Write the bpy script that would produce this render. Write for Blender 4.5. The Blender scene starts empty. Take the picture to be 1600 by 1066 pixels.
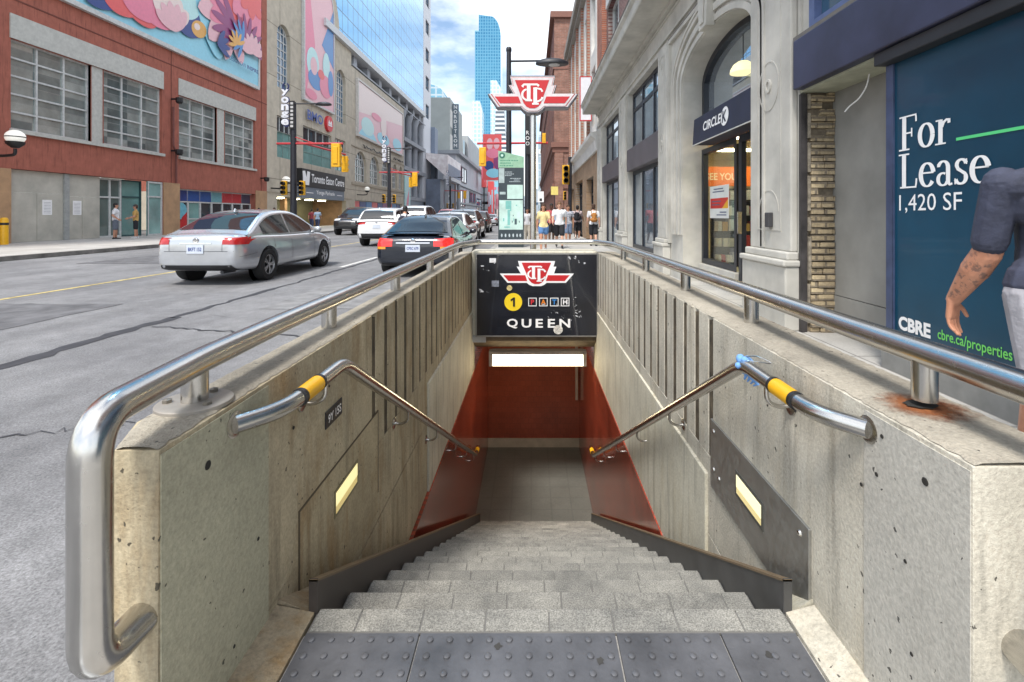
import bpy, bmesh, math, random
from mathutils import Vector, Matrix, Quaternion
from mathutils.bvhtree import BVHTree
R = math.radians
PI = math.pi
SC = bpy.context.scene
COL = SC.collection
random.seed(7)

# ---------------------------------------------------------------- camera
cam = bpy.data.cameras.new('camera')
cam_ob = bpy.data.objects.new('camera', cam); COL.objects.link(cam_ob)
CAMZ = 1.30
cam_ob.location = (0, 0, CAMZ)
cam_ob.rotation_euler = (R(90), 0, 0)
cam.sensor_width = 36; cam.sensor_fit = 'HORIZONTAL'
FPX = 764.0
cam.lens = FPX/1600*36
cam.shift_x = -30/1600
cam.shift_y = -197/1600
cam.clip_start = 0.05; cam.clip_end = 4000
SC.camera = cam_ob

# ---------------------------------------------------------------- world, sun, exposure
SUN_EL, SUN_AZ = R(58), R(200)       # azimuth clockwise from +Y: behind the camera, a little to the left
w = bpy.data.worlds.new('World'); SC.world = w; w.use_nodes = True
nt = w.node_tree; nt.nodes.clear()
def wn(t): return nt.nodes.new(t)
wo = wn('ShaderNodeOutputWorld'); bg = wn('ShaderNodeBackground')
sky = wn('ShaderNodeTexSky'); sky.sky_type = 'NISHITA'; sky.sun_disc = False
sky.sun_elevation = SUN_EL; sky.sun_rotation = SUN_AZ
sky.air_density = 1.0; sky.dust_density = 1.2; sky.ozone_density = 1.5
tc = wn('ShaderNodeTexCoord'); mp = wn('ShaderNodeMapping'); mp.inputs['Scale'].default_value = (1.0, 1.0, 2.4)
mp.inputs['Location'].default_value = (0.35, 0.1, 0.12)
nz = wn('ShaderNodeTexNoise'); nz.inputs['Scale'].default_value = 2.6; nz.inputs['Detail'].default_value = 9; nz.inputs['Roughness'].default_value = 0.56
cr = wn('ShaderNodeValToRGB'); cr.color_ramp.elements[0].position = 0.37; cr.color_ramp.elements[1].position = 0.60
mx = wn('ShaderNodeMixRGB'); mx.inputs['Color2'].default_value = (11.5, 11.8, 12.2, 1)
sc_ = wn('ShaderNodeMixRGB'); sc_.blend_type = 'MULTIPLY'; sc_.inputs['Fac'].default_value = 1; sc_.inputs['Color2'].default_value = (1.55, 1.5, 1.4, 1)
L = nt.links.new
L(tc.outputs['Generated'], mp.inputs['Vector']); L(mp.outputs['Vector'], nz.inputs['Vector'])
L(nz.outputs['Fac'], cr.inputs['Fac']); L(cr.outputs['Color'], mx.inputs['Fac'])
L(sky.outputs['Color'], sc_.inputs['Color1']); L(sc_.outputs['Color'], mx.inputs['Color1'])
L(mx.outputs['Color'], bg.inputs['Color']); bg.inputs['Strength'].default_value = 0.085
L(bg.outputs['Background'], wo.inputs['Surface'])
sun = bpy.data.lights.new('sun', 'SUN'); sun.energy = 2.0; sun.angle = R(12); sun.color = (1.0, 0.95, 0.88)
sun_ob = bpy.data.objects.new('sun', sun); COL.objects.link(sun_ob)
sd = Vector((math.sin(SUN_AZ)*math.cos(SUN_EL), math.cos(SUN_AZ)*math.cos(SUN_EL), math.sin(SUN_EL)))
sun_ob.rotation_euler = (-sd).to_track_quat('-Z', 'Y').to_euler()
SC.view_settings.view_transform = 'Standard'; SC.view_settings.look = 'None'
SC.view_settings.gamma = 1; SC.view_settings.exposure = 1.0
SC.render.engine = 'CYCLES'
SC.cycles.max_bounces = 8; SC.cycles.diffuse_bounces = 4; SC.cycles.glossy_bounces = 4; SC.cycles.transmission_bounces = 4
SC.cycles.use_denoising = True
SC.cycles.sample_clamp_indirect = 6

# ---------------------------------------------------------------- materials
MATS = {}
def _mat(name):
    m = bpy.data.materials.new(name); m.use_nodes = True
    return m, m.node_tree, m.node_tree.nodes['Principled BSDF']
def c4(c): return (c[0], c[1], c[2], 1)
def _noise(t, vec, scale, detail=6, rough=.6, stretch=None):
    if stretch:
        mp = t.nodes.new('ShaderNodeMapping'); mp.inputs['Scale'].default_value = stretch
        t.links.new(vec, mp.inputs['Vector']); vec = mp.outputs['Vector']
    n = t.nodes.new('ShaderNodeTexNoise'); n.inputs['Scale'].default_value = scale
    n.inputs['Detail'].default_value = detail; n.inputs['Roughness'].default_value = rough
    t.links.new(vec, n.inputs['Vector']); return n.outputs['Fac']
def _ramp(t, fac, p0, p1, a=(0,0,0), b=(1,1,1)):
    r = t.nodes.new('ShaderNodeValToRGB'); e = r.color_ramp.elements
    e[0].position = p0; e[1].position = p1; e[0].color = c4(a); e[1].color = c4(b)
    t.links.new(fac, r.inputs['Fac']); return r.outputs['Color']
def _mix(t, fac, a, b, mode='MIX'):
    m = t.nodes.new('ShaderNodeMixRGB'); m.blend_type = mode
    for k, v in (('Fac', fac), ('Color1', a), ('Color2', b)):
        if isinstance(v, (int, float)): m.inputs[k].default_value = v
        elif isinstance(v, tuple): m.inputs[k].default_value = c4(v)
        else: t.links.new(v, m.inputs[k])
    return m.outputs['Color']
def _bump(t, b, h, strength, dist=.01):
    n = t.nodes.new('ShaderNodeBump'); n.inputs['Strength'].default_value = strength; n.inputs['Distance'].default_value = dist
    t.links.new(h, n.inputs['Height']); t.links.new(n.outputs['Normal'], b.inputs['Normal'])
def _co(t): return t.nodes.new('ShaderNodeTexCoord').outputs['Object']

def plain(name, col, rough=.6, metal=0, vary=.12, vscale=6, coat=0, emit=0, ecol=None, bump=0, bscale=60, spec=.5, stretch=None):
    if name in MATS: return MATS[name]
    m, t, b = _mat(name)
    co = _co(t)
    if vary:
        f = _noise(t, co, vscale, stretch=stretch)
        lo = tuple(c*(1-vary*1.6) for c in col); hi = tuple(min(1, c*(1+vary)) for c in col)
        t.links.new(_ramp(t, f, .3, .7, lo, hi), b.inputs['Base Color'])
        r = t.nodes.new('ShaderNodeMapRange'); r.inputs['To Min'].default_value = max(0, rough*.8); r.inputs['To Max'].default_value = min(1, rough*1.25)
        t.links.new(f, r.inputs['Value']); t.links.new(r.outputs['Result'], b.inputs['Roughness'])
    else:
        b.inputs['Base Color'].default_value = c4(col); b.inputs['Roughness'].default_value = rough
    b.inputs['Metallic'].default_value = metal
    b.inputs['Specular IOR Level'].default_value = spec
    if coat: b.inputs['Coat Weight'].default_value = coat; b.inputs['Coat Roughness'].default_value = .04
    if emit:
        b.inputs['Emission Color'].default_value = c4(ecol or col); b.inputs['Emission Strength'].default_value = emit
    if bump: _bump(t, b, _noise(t, co, bscale, 4), bump)
    MATS[name] = m; return m

def concrete(name, col, dark=.62, pores=True, stain=(.30, .22, .12), stain_amt=.5, streak=True, rough=.85, bump=.5):
    if name in MATS: return MATS[name]
    m, t, b = _mat(name); co = _co(t)
    big = _noise(t, co, 2.2, 8, .62)
    c = _ramp(t, big, .28, .72, tuple(x*dark for x in col), tuple(min(1, x*1.16) for x in col))
    if streak:
        s = _noise(t, co, 3.0, 5, .6, stretch=(5, 5, .45))
        c = _mix(t, _ramp(t, s, .52, .72), c, tuple(x*.55 for x in col))
        s2 = _noise(t, co, 2.4, 5, .65, stretch=(3, 3, .8))
        k = t.nodes.new('ShaderNodeMath'); k.operation = 'MULTIPLY'; k.inputs[1].default_value = stain_amt
        t.links.new(_ramp(t, s2, .5, .7), k.inputs[0])
        c = _mix(t, k.outputs[0], c, stain)
    fine = _noise(t, co, 90, 3, .7)
    c = _mix(t, .35, c, _ramp(t, fine, .3, .7, (.25,.25,.25), (.8,.8,.8)), 'OVERLAY')
    h = fine
    if pores:
        v = t.nodes.new('ShaderNodeTexVoronoi'); v.inputs['Scale'].default_value = 30
        mpn = t.nodes.new('ShaderNodeMapping'); mpn.inputs['Scale'].default_value = (1, 1, .8)
        dn = t.nodes.new('ShaderNodeTexNoise'); dn.inputs['Scale'].default_value = 60; dn.inputs['Detail'].default_value = 3; t.links.new(co, dn.inputs['Vector'])
        dm = t.nodes.new('ShaderNodeMixRGB'); dm.inputs['Fac'].default_value = .025; t.links.new(co, dm.inputs['Color1']); t.links.new(dn.outputs['Color'], dm.inputs['Color2'])
        t.links.new(dm.outputs['Color'], mpn.inputs['Vector']); t.links.new(mpn.outputs['Vector'], v.inputs['Vector'])
        gate = _noise(t, co, 9, 3)
        lt = t.nodes.new('ShaderNodeMath'); lt.operation = 'MULTIPLY_ADD'
        lt.inputs[1].default_value = .62; lt.inputs[2].default_value = -.235
        t.links.new(gate, lt.inputs[0])
        cmp = t.nodes.new('ShaderNodeMath'); cmp.operation = 'LESS_THAN'
        t.links.new(v.outputs['Distance'], cmp.inputs[0]); t.links.new(lt.outputs[0], cmp.inputs[1])
        c = _mix(t, cmp.outputs[0], c, tuple(x*.2 for x in col))
        sb = t.nodes.new('ShaderNodeMath'); sb.operation = 'MULTIPLY_ADD'; sb.inputs[1].default_value = -2.0
        t.links.new(cmp.outputs[0], sb.inputs[0]); t.links.new(fine, sb.inputs[2]); h = sb.outputs[0]
    t.links.new(c, b.inputs['Base Color']); b.inputs['Roughness'].default_value = rough
    _bump(t, b, h, bump, .006)
    MATS[name] = m; return m

def bricks(name, c1, c2, mortar, scale=1.0, bw=.22, rh=.075, axis='x', rough=.85, msize=.012, vary=.35, bump=.6, offset=.5, coat=0):
    """axis: the horizontal world axis that runs along the wall ('x', 'y'); 'xy' for floors."""
    if name in MATS: return MATS[name]
    m, t, b = _mat(name); co = _co(t)
    sx = t.nodes.new('ShaderNodeSeparateXYZ'); cx = t.nodes.new('ShaderNodeCombineXYZ')
    t.links.new(co, sx.inputs[0])
    t.links.new(sx.outputs['X' if axis in ('x', 'xy') else 'Y'], cx.inputs[0])
    t.links.new(sx.outputs['Y' if axis == 'xy' else 'Z'], cx.inputs[1])
    k = t.nodes.new('ShaderNodeTexBrick'); k.offset = offset
    for n_, v in (('Scale', scale), ('Mortar Size', msize), ('Brick Width', bw), ('Row Height', rh), ('Bias', 0.0), ('Mortar Smooth', .1)):
        k.inputs[n_].default_value = v
    k.inputs['Color1'].default_value = c4(c1); k.inputs['Color2'].default_value = c4(c2); k.inputs['Mortar'].default_value = c4(mortar)
    t.links.new(cx.outputs[0], k.inputs['Vector'])
    n = _noise(t, co, 1.3, 7); n2 = _noise(t, co, 40, 3)
    c = _mix(t, vary, k.outputs['Color'], _ramp(t, n, .3, .7, (.2,.2,.2), (.85,.85,.85)), 'OVERLAY')
    c = _mix(t, vary*.6, c, _ramp(t, n2, .3, .7, (.25,.25,.25), (.8,.8,.8)), 'OVERLAY')
    t.links.new(c, b.inputs['Base Color']); b.inputs['Roughness'].default_value = rough
    if coat: b.inputs['Coat Weight'].default_value = coat
    inv = t.nodes.new('ShaderNodeMath'); inv.operation = 'SUBTRACT'; inv.inputs[0].default_value = 1
    t.links.new(k.outputs['Fac'], inv.inputs[1]); _bump(t, b, inv.outputs[0], bump, .008)
    MATS[name] = m; return m

def glass(name, col, rough=.04, metal=.0, vary=.3, spec=1.0):
    return plain(name, col, rough, metal, vary, .35, spec=spec)

def metal(name, col, rough, scratch=True):
    if name in MATS: return MATS[name]
    m, t, b = _mat(name); co = _co(t)
    b.inputs['Metallic'].default_value = 1
    f = _noise(t, co, 9, 6, .65)
    t.links.new(_ramp(t, f, .3, .72, tuple(x*.88 for x in col), col), b.inputs['Base Color'])
    r = t.nodes.new('ShaderNodeMapRange'); r.inputs['To Min'].default_value = rough*.7; r.inputs['To Max'].default_value = rough*1.5
    g = _noise(t, co, 40, 4, .6)
    t.links.new(g, r.inputs['Value']); t.links.new(r.outputs['Result'], b.inputs['Roughness'])
    if scratch: _bump(t, b, _noise(t, co, 160, 2, .5), .04, .002)
    MATS[name] = m; return m

# ---------------------------------------------------------------- mesh builder
class MB:
    def __init__(s, T=None):
        s.v = []; s.f = []; s.T = T
    def add(s, verts, faces):
        n = len(s.v)
        if s.T: verts = [s.T(*p) for p in verts]
        s.v += [tuple(p) for p in verts]; s.f += [tuple(i+n for i in f) for f in faces]
        return s
    def box(s, x0, x1, y0, y1, z0, z1):
        v = [(x, y, z) for z in (z0, z1) for y in (y0, y1) for x in (x0, x1)]
        return s.add(v, [(0,2,3,1), (4,5,7,6), (0,1,5,4), (2,6,7,3), (0,4,6,2), (1,3,7,5)])
    def quad(s, a, b, c, d): return s.add([a, b, c, d], [(0,1,2,3)])
    def poly(s, pts): return s.add(pts, [tuple(range(len(pts)))])
    def prism(s, pts, axis, a, b):
        """pts: 2-D outline in the two other axes (in x,y,z order); extruded along axis from a to b."""
        def P(p, k):
            return {'x': (k, p[0], p[1]), 'y': (p[0], k, p[1]), 'z': (p[0], p[1], k)}[axis]
        n = len(pts); v = [P(p, a) for p in pts] + [P(p, b) for p in pts]
        f = [tuple(range(n))[::-1], tuple(range(n, 2*n))] + [(i, (i+1) % n, n+(i+1) % n, n+i) for i in range(n)]
        return s.add(v, f)
    def cyl(s, p0, p1, r0, r1=None, n=16, caps=True):
        r1 = r0 if r1 is None else r1
        p0 = Vector(p0); p1 = Vector(p1); d = (p1-p0).normalized()
        a = d.orthogonal().normalized(); b = d.cross(a); v = []; f = []
        for p, r in ((p0, r0), (p1, r1)):
            v += [p+(a*math.cos(2*PI*i/n)+b*math.sin(2*PI*i/n))*r for i in range(n)]
        f = [(i, (i+1) % n, n+(i+1) % n, n+i) for i in range(n)]
        if caps: f += [tuple(range(n))[::-1], tuple(range(n, 2*n))]
        return s.add(v, f)
    def tube(s, pts, r, n=14, bend=0, seg=6, caps=True):
        P = [Vector(p) for p in pts]
        if bend:
            Q = [P[0]]
            for i in range(1, len(P)-1):
                a, b, c = P[i-1], P[i], P[i+1]
                d = min(bend, (a-b).length*.49, (c-b).length*.49)
                s0 = b+(a-b).normalized()*d; s1 = b+(c-b).normalized()*d
                for k in range(seg+1):
                    u = k/seg; Q.append(s0*(1-u)**2+b*2*u*(1-u)+s1*u*u)
            Q.append(P[-1]); P = Q
        rr = r if isinstance(r, (list, tuple)) else [r]*len(P)
        v = []; f = []; m = len(P)
        t0 = (P[1]-P[0]).normalized(); a = t0.orthogonal().normalized()
        for i, p in enumerate(P):
            if i == 0: t = P[1]-P[0]
            elif i == m-1: t = P[-1]-P[-2]
            else: t = (P[i+1]-P[i]).normalized()+(P[i]-P[i-1]).normalized()
            t = t.normalized() if t.length > 1e-9 else t0
            q = t0.rotation_difference(t); a = (q @ a); a = (a-t*a.dot(t)).normalized(); t0 = t
            b = t.cross(a)
            v += [p+(a*math.cos(2*PI*k/n)+b*math.sin(2*PI*k/n))*rr[i] for k in range(n)]
        for i in range(m-1):
            f += [(i*n+k, i*n+(k+1) % n, (i+1)*n+(k+1) % n, (i+1)*n+k) for k in range(n)]
        if caps: f += [tuple(range(n))[::-1], tuple(range((m-1)*n, m*n))]
        return s.add(v, f)
    def lathe(s, prof, c=(0,0,0), n=20, axis='z'):
        v = []; f = []; m = len(prof)
        for r, z in prof:
            for k in range(n):
                a = 2*PI*k/n; x, y = r*math.cos(a), r*math.sin(a)
                p = {'z': (x, y, z), 'x': (z, x, y), 'y': (x, z, y)}[axis]
                v.append((c[0]+p[0], c[1]+p[1], c[2]+p[2]))
        for i in range(m-1):
            f += [(i*n+k, i*n+(k+1) % n, (i+1)*n+(k+1) % n, (i+1)*n+k) for k in range(n)]
        if prof[0] == prof[-1]: return s.add(v, f)          # a closed ring needs no end caps
        if prof[0][0] > 1e-6: f.append(tuple(range(n))[::-1])
        if prof[-1][0] > 1e-6: f.append(tuple(range((m-1)*n, m*n)))
        return s.add(v, f)
    def ball(s, c, r, n=14, m=9):
        rx, ry, rz = r if isinstance(r, (tuple, list)) else (r, r, r)
        v = [(c[0], c[1], c[2]-rz)]; f = []
        for i in range(1, m):
            a = -PI/2+PI*i/m
            v += [(c[0]+rx*math.cos(a)*math.cos(2*PI*k/n), c[1]+ry*math.cos(a)*math.sin(2*PI*k/n), c[2]+rz*math.sin(a)) for k in range(n)]
        v.append((c[0], c[1], c[2]+rz)); top = len(v)-1
        for k in range(n): f.append((0, 1+(k+1) % n, 1+k))
        for i in range(m-2):
            f += [(1+i*n+k, 1+i*n+(k+1) % n, 1+(i+1)*n+(k+1) % n, 1+(i+1)*n+k) for k in range(n)]
        for k in range(n): f.append((1+(m-2)*n+k, 1+(m-2)*n+(k+1) % n, top))
        return s.add(v, f)
    def capsule(s, p0, p1, r0, r1, n=10):
        s.cyl(p0, p1, r0, r1, n); s.ball(p0, r0, n, 6); s.ball(p1, r1, n, 6); return s
    NSTK = 0
    def stroke(s, pts, thick, thin, M, closed=False):
        """calligraphic ribbon in a plane: upright strokes thick, level strokes thin; M maps (a,b) to a point."""
        MB.NSTK = (MB.NSTK+1) % 9                           # every stroke a hair in front of the last: no shared planes
        O_ = Vector(M(0, 0)); nn = (Vector(M(1, 0))-O_).cross(Vector(M(0, 1))-O_).normalized()
        if nn.dot(Vector((0, 0, CAMZ))-O_) < 0: nn = -nn
        M0 = M; e_ = nn*MB.NSTK*.0004; M = lambda x, y: tuple(Vector(M0(x, y))+e_)
        n = len(pts); a = []; b = []
        for i, p in enumerate(pts):
            q0 = pts[(i-1) % n] if closed or i else pts[i]; q1 = pts[(i+1) % n] if closed or i < n-1 else pts[i]
            dx, dy = q1[0]-q0[0], q1[1]-q0[1]; l = math.hypot(dx, dy) or 1; dx /= l; dy /= l
            hw = (thin+(thick-thin)*abs(dy)**1.6)/2
            a.append(M(p[0]-dy*hw, p[1]+dx*hw)); b.append(M(p[0]+dy*hw, p[1]-dx*hw))
        m = n if closed else n-1
        return s.add(a+b, [(i, (i+1) % n, n+(i+1) % n, n+i) for i in range(m)])
    def text(s, string, o, u, v, h, w=None, align='l', bold=0, depth=0.0):
        vs, fs, x0, x1, y0, y1 = glyphs(string, bold)
        o = Vector(o); u = Vector(u).normalized(); v = Vector(v).normalized()
        ky = h/(y1-y0); kx = ky if w is None else w/(x1-x0)
        off = {'l': 0, 'c': -.5*(x1-x0)*kx, 'r': -(x1-x0)*kx}[align]
        return s.add([o+u*((p[0]-x0)*kx+off)+v*((p[1]-y0)*ky) for p in vs], fs)
    def build(s, name, m, parent=None, local=False, smooth=None, bevel=0, bseg=2, weld=True):
        me = bpy.data.meshes.new(name)
        me.from_pydata(s.v, [], s.f)
        bm = bmesh.new(); bm.from_mesh(me)
        if weld: bmesh.ops.remove_doubles(bm, verts=bm.verts, dist=1e-5)
        bmesh.ops.recalc_face_normals(bm, faces=bm.faces)
        bm.to_mesh(me); bm.free(); me.update()
        if smooth is not None:
            for p in me.polygons: p.use_smooth = True
            me.set_sharp_from_angle(angle=R(smooth))
        return link(name, me, m, parent, local, bevel, bseg)
def link(name, me, m, parent=None, local=False, bevel=0, bseg=2):
    o = bpy.data.objects.new(name, me); COL.objects.link(o)
    if m is not None and not me.materials: me.materials.append(m)
    if parent is not None:
        o.parent = parent
        if not local: o.location = -wloc(parent)
    if bevel:
        b = o.modifiers.new('bevel', 'BEVEL'); b.width = bevel; b.segments = bseg; b.limit_method = 'ANGLE'; b.angle_limit = R(40)
    return o
def wloc(o):
    p = Vector(o.location)
    while o.parent: o = o.parent; p = p+Vector(o.location)
    return p
GL = {}
def glyphs(string, bold):
    k = (string, bold)
    if k not in GL:
        cu = bpy.data.curves.new('t', 'FONT'); cu.body = string; cu.size = 1; cu.offset = bold; cu.resolution_u = 3
        o = bpy.data.objects.new('t', cu); COL.objects.link(o)
        bpy.context.view_layer.update()
        me = bpy.data.meshes.new_from_object(o.evaluated_get(bpy.context.evaluated_depsgraph_get()))
        vs = [v.co.copy() for v in me.vertices]; fs = [tuple(p.vertices) for p in me.polygons]
        bpy.data.objects.remove(o); bpy.data.curves.remove(cu); bpy.data.meshes.remove(me)
        xs = [p[0] for p in vs]; ys = [p[1] for p in vs]
        GL[k] = (vs, fs, min(xs), max(xs), min(ys), max(ys))
    return GL[k]
def tag(o, label, cat, group=None):
    o['label'] = label; o['category'] = cat
    if group: o['group'] = group
    return o
def struct(o, label=None):
    o['kind'] = 'structure'
    if label: o['label'] = label
    return o
def thing(name, label, cat, loc=(0,0,0), rz=0, group=None):
    o = bpy.data.objects.new(name, None); COL.objects.link(o)
    o.location = loc; o.rotation_euler = (0, 0, rz); o.empty_display_size = .2
    return tag(o, label, cat, group)
def dup(root, loc, rz=0, label=None, group=None):
    r = root.copy(); COL.objects.link(r); r.location = loc; r.rotation_euler = (0, 0, rz)
    if label: r['label'] = label
    if group: r['group'] = group
    for ch in list(root.children):
        c = ch.copy(); COL.objects.link(c); c.parent = r
        for g in list(ch.children):
            d = g.copy(); COL.objects.link(d); d.parent = c
    return r
def evaluated(o):
    bpy.context.view_layer.update()
    return bpy.data.meshes.new_from_object(o.evaluated_get(bpy.context.evaluated_depsgraph_get()))
def arc(cx, cy, rx, ry, a0, a1, n):
    return [(cx+rx*math.cos(R(a0+(a1-a0)*i/n)), cy+ry*math.sin(R(a0+(a1-a0)*i/n))) for i in range(n+1)]

# shared materials
BLACK = plain('black metal', (.012,.012,.014), .45)
DARKTRIM = plain('dark trim', (.025,.027,.032), .5)
RUBBER = plain('rubber', (.015,.015,.016), .85)
WHITE = plain('white print', (.85,.85,.85), .5, vary=.03)
STEEL = metal('stainless steel', (.60,.585,.555), .22)
YELLOW = plain('yellow paint', (.80,.42,.01), .4, vary=.08)
RED = plain('red paint', (.52,.015,.02), .35, vary=.06)
SKIN = plain('skin', (.52,.27,.18), .55, vary=.12, vscale=14)
# ================================================================ STAIRWELL
XL, XR, ZT = -.83, .922, .775          # inner faces of the two parapet walls, top of the walls
SXL, SXR = -.70, .826                  # inner faces of the stair skirts
Y0, TREAD, RISE, NST = 1.60, .267, .152, 20
YS, ZF = 6.80, -3.04
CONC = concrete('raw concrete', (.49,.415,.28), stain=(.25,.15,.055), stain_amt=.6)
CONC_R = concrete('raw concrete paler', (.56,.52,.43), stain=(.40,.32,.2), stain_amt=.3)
CONC_TOP = concrete('weathered concrete', (.40,.36,.29), dark=.5, streak=False, bump=1.0)
PAINTED = concrete('painted concrete', (.56,.53,.43), dark=.8, pores=False, stain=(.36,.29,.15), stain_amt=.35, rough=.7, bump=.25)
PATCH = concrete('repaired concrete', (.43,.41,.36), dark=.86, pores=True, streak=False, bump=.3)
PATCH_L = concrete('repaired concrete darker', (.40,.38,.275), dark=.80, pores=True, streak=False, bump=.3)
TILE = bricks('red wall tile', (.38,.058,.030), (.29,.042,.022), (.20,.05,.03), bw=.06, rh=.60, axis='y', rough=.2, msize=.011, vary=.7, bump=.5, offset=0, coat=.4)
TILE_X = bricks('red back wall tile', (.29,.066,.034), (.25,.055,.028), (.20,.05,.028), bw=.10, rh=.10, axis='x', rough=.3, msize=.004, vary=.35, bump=.4)
def granite(name, col):
    m, t, b = _mat(name); co = _co(t)
    f = _noise(t, co, 210, 3, .7); g = _noise(t, co, 4, 8, .7)
    c = _ramp(t, f, .34, .66, tuple(x*.5 for x in col), tuple(min(1, x*1.5) for x in col))
    c = _mix(t, .75, c, _ramp(t, g, .3, .7, (.2,.2,.2), (.76,.74,.70)), 'OVERLAY')
    t.links.new(c, b.inputs['Base Color']); b.inputs['Roughness'].default_value = .8
    _bump(t, b, f, .5, .004); return m
GRAN = granite('grey granite', (.235,.232,.215))
def parapet(name, label, xi, xo, mat_, near, groove_from, pitch, top_mat, paint_from, tile=True):
    """one concrete side wall of the stair well: ribbed parapet, painted lower wall, red tile below"""
    s = 1 if xi > xo else -1                       # direction from outside to the stair
    t = thing(name, label, 'wall', ((xi+xo)/2, 3.9, 0))
    d = .014
    pts = [(xi, near), (xi, groove_from-.0)]
    y = groove_from
    while y < YS-.1:
        pts += [(xi, y), (xi-s*.040, y+.010), (xi-s*.040, y+.058), (xi-s*.004, y+.080)]
        y += pitch
    pts += [(xi, YS+.12), (xo, YS+.12), (xo, near+.15), (xo+s*.07, near)]
    up = MB(); up.prism(pts, 'z', .05, ZT)
    up.prism([(xi, near), (xi, YS+.12), (xo, YS+.12), (xo, near+.15), (xo+s*.07, near)], 'z', -.35, .05)
    body = up.build('parapet', mat_, t, bevel=.004)
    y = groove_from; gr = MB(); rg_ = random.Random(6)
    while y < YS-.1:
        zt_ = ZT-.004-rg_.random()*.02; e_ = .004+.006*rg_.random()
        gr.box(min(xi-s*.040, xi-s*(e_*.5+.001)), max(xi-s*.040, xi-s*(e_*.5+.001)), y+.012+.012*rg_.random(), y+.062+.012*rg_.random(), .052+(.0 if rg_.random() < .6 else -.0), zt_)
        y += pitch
    gr.build('rib_groove_fill', plain('groove shade and dirt', (.115,.09,.058), .95, vary=.5, vscale=9), t)  # dark fill near the face paints groove shade, with some dirt, as colour
    # worn coping skin a few millimetres over the top
    n = 260; tv = MB(); rnd = random.Random(3)
    rows = []
    for i in range(n+1):
        yy = near+(YS+.10-near)*i/n
        xo_ = xo+s*(.07*(1-min(1, (yy-near)/.15)))
        e = -s*(.001+.009*rnd.random()**2); e2 = s*(.001+.009*rnd.random()**2)
        z = ZT+.002
        rows.append([(xi-s*.002+e, yy, z), (xi-s*.02, yy, z+.004+.002*rnd.random()), ((xi+xo_)/2, yy, z+.004+.004*rnd.random()), (xo_+s*.02, yy, z+.004+.002*rnd.random()), (xo_+e2, yy, z)])
    v = [p for r in rows for p in r]
    f = [(i*5+k, i*5+k+1, (i+1)*5+k+1, (i+1)*5+k) for i in range(n) for k in range(4)]
    tv.add(v, f).build('coping', top_mat, t, smooth=50)
    lo = MB(); lo.box(min(xi-s*.2, xi+s*.016), max(xi-s*.2, xi+s*.016), paint_from, YS+.3, -.92, -.045)
    lo.build('painted_lower_wall', PAINTED, t, bevel=.006)
    lo = MB(); lo.box(min(xi-s*.2, xi), max(xi-s*.2, xi), near+.1, paint_from, -.92, -.36)
    lo.build('lower_wall', mat_, t)
    tl = MB(); tl.box(min(xi-s*.2, xi+s*.026), max(xi-s*.2, xi+s*.026), 1.7, 9.4, ZF-.2, -.905)
    tl.build('tile_facing', TILE, t)
    # smooth repaired patch over the near end, as a skim 3 mm proud
    pm = MB(); ye = near+.33 if s < 0 else near+.45
    pm.box(min(xi, xi+s*.003), max(xi, xi+s*.003), near+.004, ye, -.3, ZT-.012)
    pm.build('repair_patch', PATCH if s < 0 else PATCH_L, t)
    # form tie hole
    return t, body
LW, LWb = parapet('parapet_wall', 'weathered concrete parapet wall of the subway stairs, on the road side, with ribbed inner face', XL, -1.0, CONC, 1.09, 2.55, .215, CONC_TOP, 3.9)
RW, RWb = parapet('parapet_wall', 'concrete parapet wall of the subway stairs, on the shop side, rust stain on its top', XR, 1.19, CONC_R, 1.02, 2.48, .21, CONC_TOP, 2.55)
# tie holes, rust, chips
HOLE = plain('hole dark', (.02,.018,.015), .9)
RUST = plain('rust', (.24,.075,.02), .9, vary=.5, vscale=30)
for (par, x, pts) in ((LW, XL+.004, ((1.25,.66,.012),(1.48,.32,.006),(1.7,.56,.007),(2.0,.6,.006),(1.36,.1,.005),(1.9,.66,.005))),
                      (RW, XR-.004, ((1.14,.678,.010),(1.3,.61,.006),(1.36,.55,.006),(1.2,.45,.005),(1.18,.24,.005),(1.7,.62,.007),(1.9,.56,.005),(1.28,.72,.006)))):
    h = MB()
    for y, z, r in pts: h.lathe([(r, 0), (r*.8, .0015 if x < 0 else -.0015)], (x, y, z), 10, 'x')
    h.build('pit', HOLE, par)
cx, cy = 1.055, 1.315
def rust_mat():
    m, t, b = _mat('rust stain'); co = _co(t)
    mp = t.nodes.new('ShaderNodeMapping'); mp.inputs['Location'].default_value = (-cx, -cy, -ZT); t.links.new(co, mp.inputs['Vector'])
    ln = t.nodes.new('ShaderNodeVectorMath'); ln.operation = 'LENGTH'; t.links.new(mp.outputs['Vector'], ln.inputs[0])
    n = _noise(t, co, 34, 6, .7)
    ma = t.nodes.new('ShaderNodeMath'); ma.operation = 'MULTIPLY_ADD'; ma.inputs[1].default_value = .16; t.links.new(n, ma.inputs[0]); t.links.new(ln.outputs['Value'], ma.inputs[2])
    f = _ramp(t, ma.outputs[0], .12, .19, (1,1,1), (0,0,0))
    t.links.new(_ramp(t, n, .35, .65, (.12,.032,.008), (.40,.14,.04)), b.inputs['Base Color']); t.links.new(f, b.inputs['Alpha']); b.inputs['Roughness'].default_value = .95; return m
rnd = random.Random(5)
rs = MB(); rs.poly([(cx+(.118+.012*rnd.random())*math.cos(a), cy+(.125+.02*rnd.random())*math.sin(a), ZT+.0108) for a in [2*PI*i/40 for i in range(40)]])
rs.build('rust_stain', rust_mat(), RW)
rs = MB(); rs.poly([(cx-.005+(.035+.012*rnd.random())*math.cos(a), cy+.005+(.026+.01*rnd.random())*math.sin(a), ZT+.0145) for a in [2*PI*i/18 for i in range(18)]])
rs.build('corroded_hole', HOLE, RW)
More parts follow.
